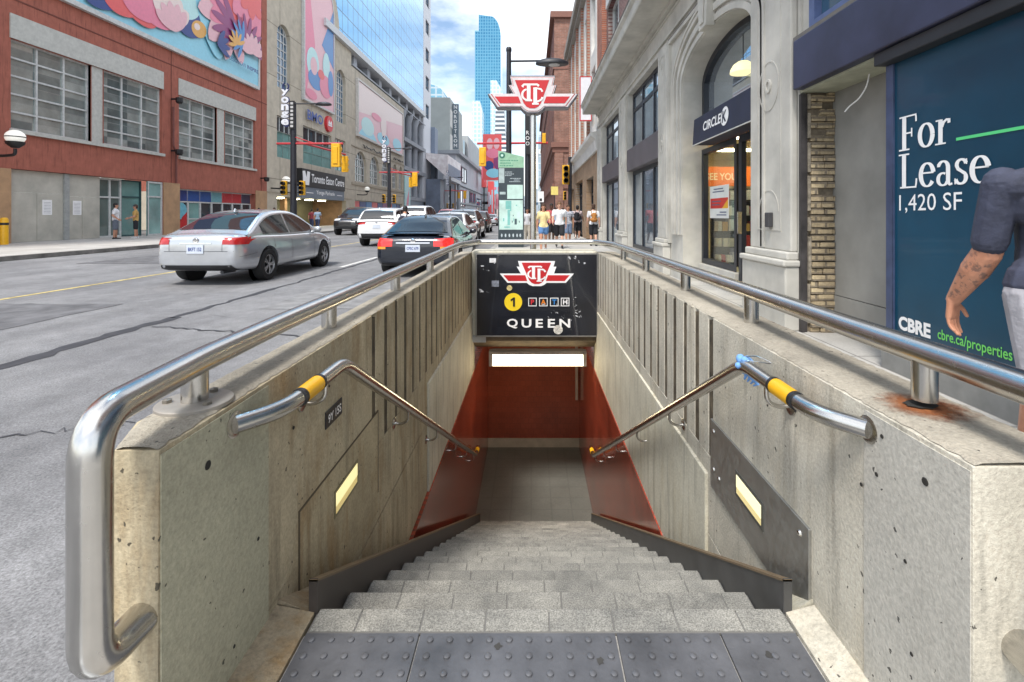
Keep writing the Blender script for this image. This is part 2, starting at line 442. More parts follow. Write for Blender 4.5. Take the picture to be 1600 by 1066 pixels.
# concrete plinths at the foot of the walls beside the landing
p = MB(); p.prism([(XL-.1, -.1), (XL-.1, .03), (XL+.003, .03), (SXL-.006, .006), (SXL-.006, -.1)], 'y', 1.11, 1.592); p.build('wall_foot', concrete('stained concrete foot', (.34,.28,.19), pores=False, stain=(.26,.15,.05), stain_amt=.7), LW)
p = MB(); p.prism([(XR+.1, -.1), (XR+.1, .03), (XR-.003, .03), (SXR+.003, .006), (SXR+.003, -.1)], 'y', 1.04, 1.592); p.build('wall_foot', CONC_R, RW)

# ---- stairs
st = thing('staircase', 'long grey granite stairs going down into the subway between the concrete walls', 'stairs', (.06, 1.6, 0))
body = MB()
prof = [(Y0-.08, -.4), (Y0-.08, 0), (Y0, 0)]
for i in range(NST):
    y = Y0+i*TREAD
    prof += [(y, -RISE*(i+1)+0), (y+TREAD, -RISE*(i+1))] if i < NST-1 else [(y, ZF)]
prof += [(Y0+(NST-1)*TREAD, -3.4), (Y0+1.0, -2.0)]
body.prism(prof, 'x', SXL+.002, SXR-.002)
body.build('stair_core', plain('stair core', (.16,.155,.145), .9), st)
rnd = random.Random(11)
for i in range(-1, NST-1):
    y = Y0+i*TREAD; z = -RISE*(i+1)
    blk = MB(); x = SXL+.004; k = 0
    n = 8; offs = (.5 if i % 2 else 0)
    edges = [SXL+.004]
    bw = (SXR-SXL)/(7.5)
    xx = SXL+bw*(1-offs*.55)
    while xx < SXR-.05: edges.append(xx); xx += bw
    edges.append(SXR-.004)
    y0_, y1_ = (y, y+TREAD+.012) if i >= 0 else (Y0-.078, Y0+.012)
    for a, b in zip(edges[:-1], edges[1:]):
        j = .0015*rnd.random()
        blk.box(a+.0022, b-.0022, y0_+.004, y1_-j, z-.05, z+.004-j)
    if i >= 0:                                              # riser stones under the tread nose
        pass
    blk.build('tread', GRAN, st, bevel=.003)
skirtm = plain('dark skirting metal', (.055,.047,.043), .45, .3, vary=.35, vscale=4)
skirtm2 = plain('grey skirting metal', (.075,.075,.075), .45, .3, vary=.3, vscale=4)
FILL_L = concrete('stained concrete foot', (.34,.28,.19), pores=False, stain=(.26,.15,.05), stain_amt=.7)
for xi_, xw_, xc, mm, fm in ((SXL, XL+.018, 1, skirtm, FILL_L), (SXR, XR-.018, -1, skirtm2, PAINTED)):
    sl = RISE/TREAD; ye = Y0+(NST-1)*TREAD+.05; zc_ = lambda y: .108-sl*(y-Y0)
    k = MB(); k.prism([(Y0-.004, -.02), (Y0-.004, .108), (ye, zc_(ye)), (ye, ZF), (ye-.4, ZF), (Y0+.3, -.5)], 'x', min(xi_, xi_-xc*.02), max(xi_, xi_-xc*.02))
    k.build('stair_skirt', mm, st)
    k = MB(); k.prism([(Y0-.008, .106), (Y0-.008, .114), (ye, zc_(ye)+.007), (ye, zc_(ye)-.001)], 'x', min(xi_+xc*.004, xi_-xc*.024), max(xi_+xc*.004, xi_-xc*.024))
    k.build('skirt_lip', plain('skirt lip', (.17,.12,.07), .6), st)
    k = MB(); k.prism([(Y0-.008, -.02), (Y0-.008, .112), (Y0-.001, .112), (Y0-.001, -.02)], 'x', min(xi_+xc*.004, xi_-xc*.024), max(xi_+xc*.004, xi_-xc*.024))
    k.build('skirt_end_lip', mm, st)
    yt = Y0+(.108+.90)/sl; H_ = .035
    for ya_, yb_c, m2, nm in ((Y0, yt, fm, 'wall_foot_slope'), (yt, ye, TILE, 'tile_foot_slope')):
        q = MB(); P_ = []
        for y in (ya_, yb_c):
            z = zc_(y); P_ += [(xi_-xc*.021, y, z-.35), (xi_-xc*.021, y, z-.11), (xw_-xc*.02, y, z-.10+H_), (xw_-xc*.08, y, z-.10+H_), (xw_-xc*.08, y, z-.35)]
        q.add(P_, [(0,1,2,3,4), (5,6,7,8,9), (0,1,6,5), (1,2,7,6), (2,3,8,7), (3,4,9,8), (4,0,5,9)]); q.build(nm, m2, st)
# ---- landing with tactile plates
SIDEW = concrete('sidewalk concrete', (.40,.385,.36), dark=.75, streak=False, pores=False, stain_amt=0, bump=.3)
TACT = plain('tactile metal', (.128,.130,.140), .5, .3, vary=.25, vscale=5, bump=.15)
ld = MB(); ld.box(SXL-.16, SXR+.16, -3, 1.518, -.3, -.008)
struct(ld.build('landing_floor', SIDEW))
tp0 = thing('tactile_plates', 'dark grey studded tactile plates at the top of the stairs', 'paving', (.06, 1.36, 0))
xs = [SXL, -.345, .262, .585, SXR-.004]
for a, b in zip(xs[:-1], xs[1:]):
    k = MB(); k.box(a+.003, b-.003, 1.13, 1.516, -.02, .003)
    for yy in (1.49, 1.435, 1.38, 1.325, 1.27, 1.215):
        x = SXL+.03
        while x < SXR-.02:
            if a+.014 < x < b-.014: k.lathe([(.0105, .0025), (.010, .0080), (.0065, .0098), (0, .0104)], (x, yy, 0), 12)
            x += .0603
    k.build('plate', TACT, tp0, smooth=30)
# ---- bottom passage
PASS_FLOOR = bricks('passage floor', (.125,.128,.115), (.13,.132,.118), (.11,.113,.102), bw=.3, rh=.3, axis='xy', rough=.35, vary=.3, bump=.1, offset=0)
fl = MB(); fl.box(XL-.2, XR+.2, Y0+(NST-1)*TREAD-.02, 9.4, ZF-.3, ZF); struct(fl.build('passage_floor', PASS_FLOOR))
bw_ = thing('passage_end_wall', 'dark red tiled wall at the foot of the stairs, pale strip along its base', 'wall', (.05, 9.2, ZF))
k = MB(); k.box(XL-.2, XR+.2, 9.15, 9.4, ZF+.165, -.3); k.build('tile_face', TILE_X, bw_)
k = MB(); k.box(XL-.2, XR+.2, 9.13, 9.4, ZF, ZF+.165); k.build('base_strip', plain('cove base', (.42,.38,.31), .5), bw_)
k = MB(); k.box(XR-.10, XR-.055, 9.08, 9.149, ZF+.9, -.9); k.build('door_edge', plain('door edge', (.42,.34,.30), .4), bw_)
pc = MB(); pc.box(XL-.2, XR+.2, YS+.42, 9.4, -.62, -.36); struct(pc.build('passage_ceiling', plain('ceiling', (.28,.2,.16), .8)))
# ---- lintel with the station sign
ln = thing('lintel_beam', 'concrete lintel over the stairs that carries the dark station sign', 'beam', (.05, YS+.2, -.5))
k = MB(); k.box(XL+.002, XR-.002, YS+.012, YS+.42, -.43, ZT+.02); k.build('beam', PAINTED, ln, bevel=.01)
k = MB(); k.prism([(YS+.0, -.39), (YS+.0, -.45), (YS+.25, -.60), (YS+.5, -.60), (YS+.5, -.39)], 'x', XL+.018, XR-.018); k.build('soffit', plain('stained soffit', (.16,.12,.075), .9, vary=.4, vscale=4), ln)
k = MB(); k.box(XL+.004, XL+.20, YS-.012, YS+.01, -.47, -.378); k.build('junction_box', plain('box grey', (.42,.43,.43), .5), ln)
sg = thing('station_sign', 'dark enamel subway sign with red winged emblem, PATH tiles and the word QUEEN', 'sign', (.06, YS, .2))
SX0, SX1, SZ0, SZ1 = -.755, .91, -.37, .757
ENAMEL = plain('dark enamel', (.012,.014,.021), .22, vary=.25, vscale=3, coat=.5)
k = MB(); k.box(SX0, SX1, YS-.045, YS+.01, SZ0, SZ1); k.build('panel', ENAMEL, sg, bevel=.004)
k = MB()
for a in ((SX0-.014, SX0+.004, SZ0-.014, SZ1+.012), (SX1-.004, SX1+.014, SZ0-.014, SZ1+.012), (SX0+.004, SX1-.004, SZ1-.004, SZ1+.012), (SX0+.004, SX1-.004, SZ0-.014, SZ0+.004)):
    k.box(a[0], a[1], YS-.052, YS+.01, a[2], a[3])
k.build('frame', plain('sign frame', (.35,.34,.32), .4, .8), sg)
YG = YS-.049
def S(px, py): return ((px-830)*(YS-.045)/FPX, CAMZ-(py-336)*(YS-.045)/FPX)
def emblem(T, cx, cz, W, parent, y, dy, tag_='emblem', white=None, redm=None, outline=None):
    """winged shield: white outline, red fields, interlocked letters; drawn on the plane y facing -y"""
    white = white or WHITE; redm = redm or RED; k = W/364.0
    def P(a, b, yy): return (cx+(a)*k, yy, cz-(b)*k)
    out = [(-94,0),(90,0),(82,28),(96,28),(84,62),(183,62),(143,108),(48,108),(36,118),(20,124),(-22,124),(-38,118),(-50,108),(-146,108),(-184,62),(-80,62),(-100,28),(-86,28)]
    if outline:
        MB().prism([(cx+a*k*1.035, cz-(b-62)*k*1.13-62*k) for a, b in out], 'y', y-dy*.2, y+dy*2).build(tag_+'_edge', outline, parent)
    MB().prism([(cx+a*k, cz-b*k) for a, b in out], 'y', y-dy*.8, y).build(tag_+'_back', white, parent)
    m = MB()
    sh = [(-76,8),(70,8),(34,96),(22,108),(10,114),(-12,114),(-26,108),(-38,96)]
    m.prism([(cx+a*k, cz-b*k) for a, b in sh], 'y', y-dy*1.6, y-dy*.8)
    for sx in (-1, 1):
        m.prism([(cx+(a*sx-2)*k, cz-b*k) for a, b in ((56,70),(164,70),(139,99),(46,99))], 'y', y-dy*1.6, y-dy*.8)
    m.build(tag_+'_red', redm, parent)
    l = MB()
    M = lambda a, b: (cx+a*k, y-dy*2.2, cz-b*k)
    th, tn = 13, 7
    l.stroke([(-42,34),(-36,27),(-10,27),(18,27),(24,32)], th, tn, M)
    l.stroke([(-17,27),(-17,84)], 15, 7, M); l.stroke([(-30,86),(-4,86)], 8, 6, M)
    l.stroke([(2,41),(12,40),(34,44),(40,54)], 9, 6, M); l.stroke([(10,40),(10,98)], 14, 7, M); l.stroke([(-2,99),(24,99)], 8, 6, M)
    l.stroke([(p[0], p[1]) for p in arc(16, 62, 28, 24, -70, -20, 6)], 9, 5, M)
    l.stroke([(p[0], p[1]) for p in arc(14, 74, 26, 17, 10, 100, 8)], 9, 5, M)
    l.stroke([(p[0], p[1]) for p in arc(-20, 66, 24, 20, 60, 250, 14)], 9, 5, M)
    l.build(tag_+'_letters', white, parent)
x, z = S(839, 408); emblem(None, x, z, 115*(YS-.05)/FPX, sg, YS-.046, .002)
k = MB(); x, z = S(802, 472); k.lathe([(.123, -.0), (.123, -.004), (0, -.004)], (x, YG+.003, z), 36, 'y'); k.build('line_disc', plain('line yellow', (.85,.62,.02), .4, vary=.04), sg)
k = MB(); k.prism([(x-.004,z-.062),(x+.024,z-.062),(x+.024,z+.064),(x+.002,z+.064),(x-.036,z+.036),(x-.036,z+.010),(x-.004,z+.030)], 'y', YG-.006, YG-.002); k.build('line_number', BLACK, sg)
for ch, px_, col in (('P', 832, (.6,.03,.04)), ('A', 849, (.75,.22,.02)), ('T', 866, (.04,.22,.55)), ('H', 883, (.55,.42,.10))):
    x, z = S(px_, 472)
    k = MB(); h = .058
    for a in ((-h, h, h-.009, h), (-h, h, -h, -h+.009), (-h, -h+.009, -h+.009, h-.009), (h-.009, h, -h+.009, h-.009)): k.box(x+a[0], x+a[1], YG-.001, YG+.003, z+a[2], z+a[3])
    k.build('letter_tile', WHITE, sg)
    k = MB(); k.text(ch, (x, YG-.003, z-.034), (1,0,0), (0,0,1), .07, align='c', bold=.03); k.build('path_letter', plain('path '+ch, col, .4, vary=0) if ch != 'H' else WHITE, sg)
x, z = S(792, 512); x2, _ = S(889, 512)
k = MB(); adv = [0, 23, 45, 64, 82]
for ch, a in zip('QUEEN', adv):
    w_ = .15 if ch in 'QN' else (.135 if ch == 'U' else .10)
    k.text(ch, (x+a*(YS-.05)/FPX, YG-.002, z+(-.012 if ch == 'Q' else 0)), (1,0,0), (0,0,1), .135 if ch == 'Q' else .12, w=w_, bold=.025)
k.build('station_name', WHITE, sg)
k = MB(); rnd = random.Random(21)
for px_, py_, n, sp in ((770,408,4,6),(772,442,3,6),(755,455,5,8),(905,405,8,14),(872,490,14,22),(905,490,10,16),(895,470,8,14),(750,395,3,4),(758,420,4,7)):
    for _ in range(n):
        x, z = S(px_+rnd.gauss(0, sp*.5), py_+rnd.gauss(0, sp*.35)); r = .004+.014*rnd.random()**2
        if not (SX0+.03 < x < SX1-.03 and SZ0+.03 < z < SZ1-.03): continue
        st_ = rnd.uniform(.6, 2.2); ph = rnd.random()*3
        k.poly([(x+r*st_*math.cos(a+ph)*rnd.uniform(.5, 1.2), YG-.0035, z+r/st_*1.4*math.sin(a)*rnd.uniform(.5, 1.2)+r*.5*math.cos(a)) for a in [2*PI*i/9 for i in range(9)]])
k.build('scuff_pattern', plain('scraped paint', (.55,.56,.58), .7, vary=.2), sg)
for px_, py_, r, nm in ((872, 515, .064, 'round_sticker'), (796, 450, .038, 'small_sticker')):
    k = MB(); x, z = S(px_, py_); k.lathe([(r, 0), (r, -.002), (0, -.002)], (x, YG-.004, z), 22, 'y'); k.build(nm, plain(nm+' print', (.62,.60,.55) if r > .05 else (.6,.5,.22), .6, vary=.35, vscale=40), sg)
k = MB(); x, z = S(770, 407); k.box(x-.045, x+.045, YG-.006, YG, z-.03, z+.03); k.build('torn_sticker', plain('torn paper', (.75,.75,.75), .7, vary=.2, vscale=30), sg)
k = MB(); x, z = S(774, 443); k.box(x-.05, x+.05, YG-.006, YG, z-.045, z+.04); k.build('torn_sticker', plain('torn paper grey', (.20,.22,.27), .7, vary=.4, vscale=30), sg)
# ---- light fixture under the lintel
lf = thing('strip_light', 'long lit fluorescent fixture under the lintel of the stairs', 'light', (.07, YS+.45, -.7))
FX0, FX1 = -.61, .80; FY = YS+.26
def FZ(py): return CAMZ-(py-336)*FY/FPX
k = MB()
z0, z1 = FZ(573), FZ(549)
for a in ((FX0, FX0+.05, z0, z1), (FX1-.05, FX1, z0, z1), (FX0+.05, FX1-.05, z1-.05, z1)): k.box(a[0], a[1], FY, FY+.12, a[2], a[3])
k.build('housing', plain('fixture housing', (.45,.40,.33), .5), lf, bevel=.004)
k = MB(); k.box(FX0+.05, FX1-.05, FY+.008, FY+.118, z0+.008, z1-.05); k.build('diffuser', plain('lit diffuser', (.9,.85,.7), .5, vary=0, emit=6, ecol=(1,.84,.52)), lf)
# ---- step lights in the walls
LITG = plain('lit step lens', (.9,.88,.7), .4, vary=.0, emit=.42, ecol=(1,.84,.33))
l = thing('step_light', 'lit amber step light in the road side wall beneath the number plaque', 'light', (XL, 2.2, .08))
k = MB(); k.box(XL-.002, XL+.006, 2.07, 2.32, .066, .122); k.build('lens', LITG, l)
LITL = plain('lit lens lower', (.8,.72,.4), .4, vary=.1, emit=.20, ecol=(1,.72,.22))
k = MB(); k.box(XL-.002, XL+.005, 2.07, 2.32, .034, .0655); k.build('lens_lower', LITL, l)
k = MB()
for a in ((2.055,2.07,.02,.136),(2.32,2.335,.02,.136),(2.07,2.32,.02,.034),(2.07,2.32,.122,.136)): k.box(XL-.002, XL+.004, a[0], a[1], a[2], a[3])
k.build('bezel', plain('worn bezel', (.22,.19,.10), .6), l)
# patched infill panel round it: thin joint lines cut round the panel
k = MB()
for a in ((1.742,1.752,-.3,.235),(2.64,2.65,-.2,.235),(1.742,2.65,.235,.243)): k.box(XL-.002, XL+.0025, a[0], a[1], a[2], a[3])
k.build('joint_line', plain('dark joint gap', (.10,.075,.045), .9), LW)
k = MB(); k.box(XL-.002, XL+.0018, 1.752, 2.64, -.3, .235); k.build('infill_panel', concrete('infill concrete', (.47,.39,.25), pores=True, stain=(.27,.15,.045), stain_amt=.75), LW)
pl = thing('steel_plate', 'grey steel cover plate bolted to the shop side wall round a step light', 'plate', (XR, 2.05, .1))
k = MB(); k.box(XR-.010, XR+.002, 1.608, 2.49, -.075, .265); k.build('plate', metal('grey zinc plate', (.46,.455,.43), .5, False), pl, bevel=.002)
for y, z in ((1.66,.22),(1.66,-.03),(2.44,.22),(2.44,.03),(2.37,.02)):
    k = MB(); k.lathe([(.0, -.007), (.008, -.006), (.011, 0)], (XR-.010, y, z), 10, 'x'); k.build('bolt', STEEL, pl)
l = thing('step_light', 'lit pale step light set in the grey steel plate', 'light', (XR, 2.05, .11))
k = MB(); k.box(XR-.015, XR-.009, 1.935, 2.165, .098, .15); k.build('lens', LITG, l)
k = MB(); k.box(XR-.014, XR-.009, 1.935, 2.165, .07, .0975); k.build('lens_lower', LITL, l)
k = MB()
for a in ((1.92,1.935,.055,.165),(2.165,2.18,.055,.165),(1.935,2.165,.055,.07),(1.935,2.165,.15,.165)): k.box(XR-.013, XR-.009, a[0], a[1], a[2], a[3])
k.build('bezel', plain('dark bezel', (.08,.08,.07), .5), l)
# ---- number plaque
pq = thing('number_plaque', 'small black plaque reading 9Y 15S on the road side wall', 'sign', (XL, 2.05, .47))
k = MB(); k.box(XL, XL+.006, 1.965, 2.135, .435, .505); k.build('plate', BLACK, pq, bevel=.006)
k = MB(); k.text('9Y 15S', (XL+.0075, 1.983, .452), (0,1,0), (0,0,1), .036, w=.134, bold=.02); k.build('lettering', WHITE, pq)
# ---- rails
def guard_rail():
    t = thing('guard_rail', 'polished steel guard rail on posts running round the top of the stairwell walls', 'railing', (0, 4, ZT))
    xl, xr, zr, yb, r = -.93, 1.058, .90, YS+.10, .036
    zl = lambda y: .896 if y < 1.4 else .896+.022*(y-1.4)/5.0
    zq = lambda y: .93 if y < 1.4 else .93-.008*(y-1.4)/5.0
    path = [(-.868, 1.10, .40), (-.868, .963, .40), (-.868, .963, zl(1)), (-.918, 1.34, zl(1)), (xl, 1.8, zl(1.8)), (xl, 6.2, zl(6.2)), (-.76, yb, .92), (.90, yb, .92), (xr, 6.2, zq(6.2)), (xr, .905, zq(1)), (1.0, .905, .40), (1.02, 1.04, .40)]
    k = MB(); k.tube(path, r, 20, bend=.085, seg=7); k.build('rail', STEEL, t, smooth=60)
    for y in (1.345, 2.25, 3.35, 4.5, 5.7):
        x = xl if y > 1.6 else -.925
        p = MB(); p.tube([(x, y, ZT+.004), (x, y, zl(y)-.02)], .033, 18); po = p.build('post', STEEL, t, smooth=60)
        if y < 1.5:
            f = MB(); f.lathe([(.092, ZT+.004), (.092, ZT+.014), (.088, ZT+.017), (.034, ZT+.017)], (x, y, 0), 32); f.build('flange', plain('dull flange', (.38,.35,.31), .55, .6), po, smooth=40)
            for a in (200, 330, 80):
                b = MB(); b.lathe([(.012, ZT+.017), (.012, ZT+.025), (.005, ZT+.028), (0, ZT+.028)], (x+.064*math.cos(R(a)), y+.064*math.sin(R(a)), 0), 6)
                b.build('flange_bolt', plain('bolt', (.22,.2,.17), .5, .7), po)
    for y in (1.315, 2.35, 3.35, 4.5, 5.6):
        z0_ = ZT+.004 if y > 1.5 else ZT+.028
        p = MB(); p.tube([(xr, y, z0_), (xr, y, zq(y)-.02)], .033 if y > 1.5 else .030, 18); p.build('post', STEEL, t, smooth=60)
    for x in (-.5, .1, .7):
        pass
    return t
guard_rail()
def hand_rail(label, xw, s, ybend, ystart):
    """s = +1: the stair lies toward +x of the wall"""
    t = thing('hand_rail', label, 'handrail', (xw, 3.9, 0))
    xr = xw+s*.088; r = .026; sl = RISE/TREAD; zh = .715
    yb = 6.55
    path = [(xw+s*.002, ystart, zh), (xr-s*.01, ystart+.10, zh), (xr, ystart+.22, zh), (xr, ybend, zh), (xr, yb, zh-sl*(yb-ybend)), (xr, yb+.28, zh-sl*(yb-ybend)-.02)]
    k = MB(); k.tube(path, r, 18, bend=.07, seg=6); k.build('rail', STEEL, t, smooth=60)
    zz = lambda y: zh if y < ybend else zh-sl*(y-ybend)
    ya = ystart+.205; yl = ya+.135
    k = MB(); k.tube([(xr, ya, zh), (xr, yl, zh)], r+.0022, 18); k.build('yellow_band', YELLOW, t, smooth=60)
    for q in (ya, yl):
        k = MB(); k.tube([(xr, q-.008, zh), (xr, q+.008, zh)], r+.003, 18); k.build('black_ring', BLACK, t, smooth=60)
    k = MB(); k.tube([(xr, yb+.1, zz(yb)-.007), (xr, yb+.2, zz(yb)-.014)], r+.003, 14); k.build('yellow_band', YELLOW, t, smooth=60)
    for y in (yl+.06, 2.95, 3.85, 4.8, 5.6, 6.3):
        z = zz(y)
        b = MB(); b.tube([(xr, y, z-.02), (xr, y, z-.075), (xr-s*.045, y, z-.098), (xw, y, z-.09)], .008, 10, bend=.03, seg=4)
        b.lathe([(.034, 0), (.034, s*.006), (.026, s*.009), (0, s*.009)], (xw, y, z-.09), 18, 'x')
        b.build('bracket', STEEL, t, smooth=50)
    k = MB(); k.lathe([(.037, 0), (.037, s*.005), (.028, s*.008)], (xw, ystart, zh), 20, 'x'); k.build('wall_flange', STEEL, t, smooth=50)
    return t
hand_rail('steel handrail with yellow band on the road side wall of the stairs', XL, 1, 1.93, 1.364)
hand_rail('steel handrail with yellow band on the shop side wall, blue rag tied at its bend', XR, -1, 1.915, 1.334)
# ---- blue rag and wire at the right handrail's bend
rg = thing('blue_rag', 'crumpled light blue rag and wire tied round the bend of the handrail', 'rag', (.834, 1.93, .71))
k = MB(); rnd = random.Random(4)
for i in range(9):
    a = rnd.random()*6.3
    k.ball((.834+.022*math.cos(a), 1.925+.02*rnd.uniform(-1, 1), .712+.022*math.sin(a)), (.012+.008*rnd.random(), .016, .012+.008*rnd.random()), 8, 6)
for i in range(4):
    k.tube([(.84, 1.93, .70), (.845+.01*i, 1.92-.01*i, .675-.01*i), (.835+.012*i, 1.915, .655-.008*i)], [.010, .007, .003], 6)
o = k.build('rag', plain('blue cloth', (.17,.36,.72), .9, vary=.2, vscale=40), rg, smooth=60)
k = MB(); k.tube([(.83, 1.92, .742), (.86, 1.86, .765), (.895, 1.80, .75), (.87, 1.85, .742), (.83, 1.9, .735)], .0022, 6, bend=.03); k.tube([(.845, 1.9, .69), (.885, 1.82, .665), (.89, 1.72, .67), (.85, 1.75, .69)], .0025, 6, bend=.04)
k.build('wire', STEEL, rg)

GUM = plain('gum spot', (.05,.048,.045), .9)
rnd = random.Random(44)
for i, (x, y) in enumerate(((-.45,1.30),(.2,1.42),(.52,1.25),(-.1,1.47),(.7,1.44))):
    k = MB(); k.poly([(x+.012*rnd.uniform(.6,1.3)*math.cos(a), y+.012*rnd.uniform(.6,1.3)*math.sin(a), .0042) for a in [2*PI*j/10 for j in range(10)]]); k.build('gum_spot', GUM, tp0)
lt = thing('paper_scrap', 'small white paper scrap lying on a lower stair tread', 'litter', (.55, 2.25, -RISE*3+.006))
k = MB(); k.add([(-.02,-.015,0),(.025,-.01,.002),(.02,.018,.008),(-.015,.02,.001)], [(0,1,2,3)]); k.build('paper', WHITE, lt, local=True)
# ================================================================ GROUND
ROADZ = -.05
def asphalt():
    m, t, b = _mat('asphalt'); co = _co(t)
    big = _noise(t, co, .45, 8, .6); f = _noise(t, co, 95, 4, .85); mid = _noise(t, co, 5, 6, .65)
    c = _ramp(t, big, .3, .7, (.145,.145,.152), (.25,.25,.255))
    c = _mix(t, .75, c, _ramp(t, f, .32, .68, (.12,.12,.12), (.88,.88,.88)), 'OVERLAY')
    c = _mix(t, .4, c, _ramp(t, mid, .35, .75, (.3,.3,.3), (.68,.68,.68)), 'OVERLAY')
    sep = t.nodes.new('ShaderNodeMapping'); sep.inputs['Scale'].default_value = (1.2, .06, 1); t.links.new(co, sep.inputs['Vector'])
    tr = _noise(t, sep.outputs['Vector'], 1.0, 3)
    c = _mix(t, .45, c, _ramp(t, tr, .35, .65, (.34,.34,.34), (.6,.6,.6)), 'OVERLAY')
    v = t.nodes.new('ShaderNodeTexVoronoi'); v.feature = 'DISTANCE_TO_EDGE'; v.inputs['Scale'].default_value = .32
    wv = t.nodes.new('ShaderNodeMixRGB'); wv.inputs['Fac'].default_value = .22
    nn = t.nodes.new('ShaderNodeTexNoise'); nn.inputs['Scale'].default_value = 1.6; nn.inputs['Detail'].default_value = 6
    t.links.new(co, nn.inputs['Vector']); t.links.new(co, wv.inputs['Color1']); t.links.new(nn.outputs['Color'], wv.inputs['Color2'])
    t.links.new(wv.outputs['Color'], v.inputs['Vector'])
    crk = _ramp(t, v.outputs['Distance'], .0015, .005, (1,1,1), (0,0,0))
    gt = _ramp(t, _noise(t, co, .8, 3), .5, .56)
    k = _mix(t, 1.0, crk, gt, 'MULTIPLY')
    c = _mix(t, _mix(t, 1.0, k, (.45,.45,.45), 'MULTIPLY'), c, (.05,.05,.055))
    t.links.new(c, b.inputs['Base Color']); b.inputs['Roughness'].default_value = .85
    _bump(t, b, f, .6, .006); return m
ASPH = asphalt()
g = MB()
hx0, hx1, hy0, hy1 = -1.0, 1.10, -3.0, 9.4
for x0, x1, y0, y1 in ((-1500, hx0, -1500, 1500), (hx1, 1500, -1500, 1500), (hx0, hx1, -1500, hy0), (hx0, hx1, hy1, 1500)):
    g.quad((x0, y0, -.09), (x1, y0, -.09), (x1, y1, -.09), (x0, y1, -.09))
struct(g.build('ground', plain('ground', (.2,.2,.2), .9, vary=.2, vscale=.5)))
g = MB(); ny = 60
g.quad((-15.3, -40, ROADZ), (-1.08, -40, ROADZ), (-1.08, 700, ROADZ), (-15.3, 700, ROADZ))
struct(g.build('road', ASPH))
PAVE = bricks('sidewalk slabs', (.43,.42,.395), (.40,.385,.36), (.24,.23,.215), bw=1.5, rh=1.5, axis='xy', rough=.9, msize=.012, vary=.3, bump=.2, offset=0)
g = MB()
g.box(1.14, 3.6, -40, 700, -.3, 0)
g.box(-.98, 1.14, YS+.42, 700, -.35, .0)
g.box(-1.4, -.98, 9.5, 700, -.3, -.001)
g.box(-.98, 1.14, -40, -3, -.3, 0)
struct(g.build('sidewalk_near', PAVE))
g = MB(); g.box(-1.58, -1.40, 9.5, 700, -.3, .004); g.box(-1.08,-.985, 1.3, 9.4, -.3, -.02)
struct(g.build('curb_near', concrete('curb stone', (.36,.35,.33), streak=False, pores=False)))
g = MB(); g.box(-23.5, -15.5, -40, 700, -.3, .085); struct(g.build('sidewalk_far', PAVE))
g = MB(); g.box(-15.5, -15.3, -40, 700, -.3, .09); struct(g.build('curb_far', concrete('curb stone dark', (.22,.21,.195), dark=.45, streak=False, pores=False)))
# markings and sealed cracks, each a sheet 4 mm over the road
def strip(pts, w, z, rnd=None):
    k = MB(); n = len(pts); a = []; b = []
    for i, p in enumerate(pts):
        q0 = Vector(pts[max(0, i-1)]); q1 = Vector(pts[min(n-1, i+1)]); d = (q1-q0).normalized()
        ww = w/2*(1 if not rnd else rnd.uniform(.55, 1.4))
        a.append((p[0]-d.y*ww, p[1]+d.x*ww, z)); b.append((p[0]+d.y*ww, p[1]-d.x*ww, z))
    k.add(a+b, [(i, i+1, n+i+1, n+i) for i in range(n-1)]); return k
WORNW = plain('worn white road paint', (.62,.62,.60), .8, vary=.3, vscale=9)
WORNY = plain('worn yellow road paint', (.50,.40,.16), .8, vary=.35, vscale=7)
k = strip([(-8.45, -10), (-8.45, 260)], .11, ROADZ+.004); struct(k.build('yellow_centre_line', WORNY))
k = MB(); y = 12.6
while y < 220:
    k.quad((-4.98, y, ROADZ+.004), (-4.85, y, ROADZ+.004), (-4.85, y+3.0, ROADZ+.004), (-4.98, y+3.0, ROADZ+.004)); y += 9
struct(k.build('white_lane_dashes', WORNW))
k = MB(); k.quad((-8.2, 34, ROADZ+.004), (-1.9, 34, ROADZ+.004), (-1.9, 34.5, ROADZ+.004), (-8.2, 34.5, ROADZ+.004)); struct(k.build('white_stop_line', WORNW))
TAR = plain('tar seal', (.045,.045,.052), .75, vary=.25, vscale=8)
rnd = random.Random(9)
def wig(x0, y0, x1, y1, n, a): return [(x0+(x1-x0)*i/n+rnd.gauss(0, a), y0+(y1-y0)*i/n+rnd.gauss(0, a)) for i in range(n+1)]
k = strip(wig(-4.72, -4, -4.72, 6.4, 60, .022), .17, ROADZ+.004, rnd); struct(k.build('tar_seam', TAR))
k = strip(wig(-4.70, 6.4, -4.80, 40, 150, .022), .09, ROADZ+.004, rnd); struct(k.build('tar_seam', TAR))
k = strip(wig(-4.55, 5.9, -2.2, 5.35, 30, .03), .035, ROADZ+.006, rnd); struct(k.build('road_crack', TAR))
k = strip(wig(-3.6, 2.8, -2.6, 3.2, 22, .03), .015, ROADZ+.006, rnd); struct(k.build('road_crack', TAR))

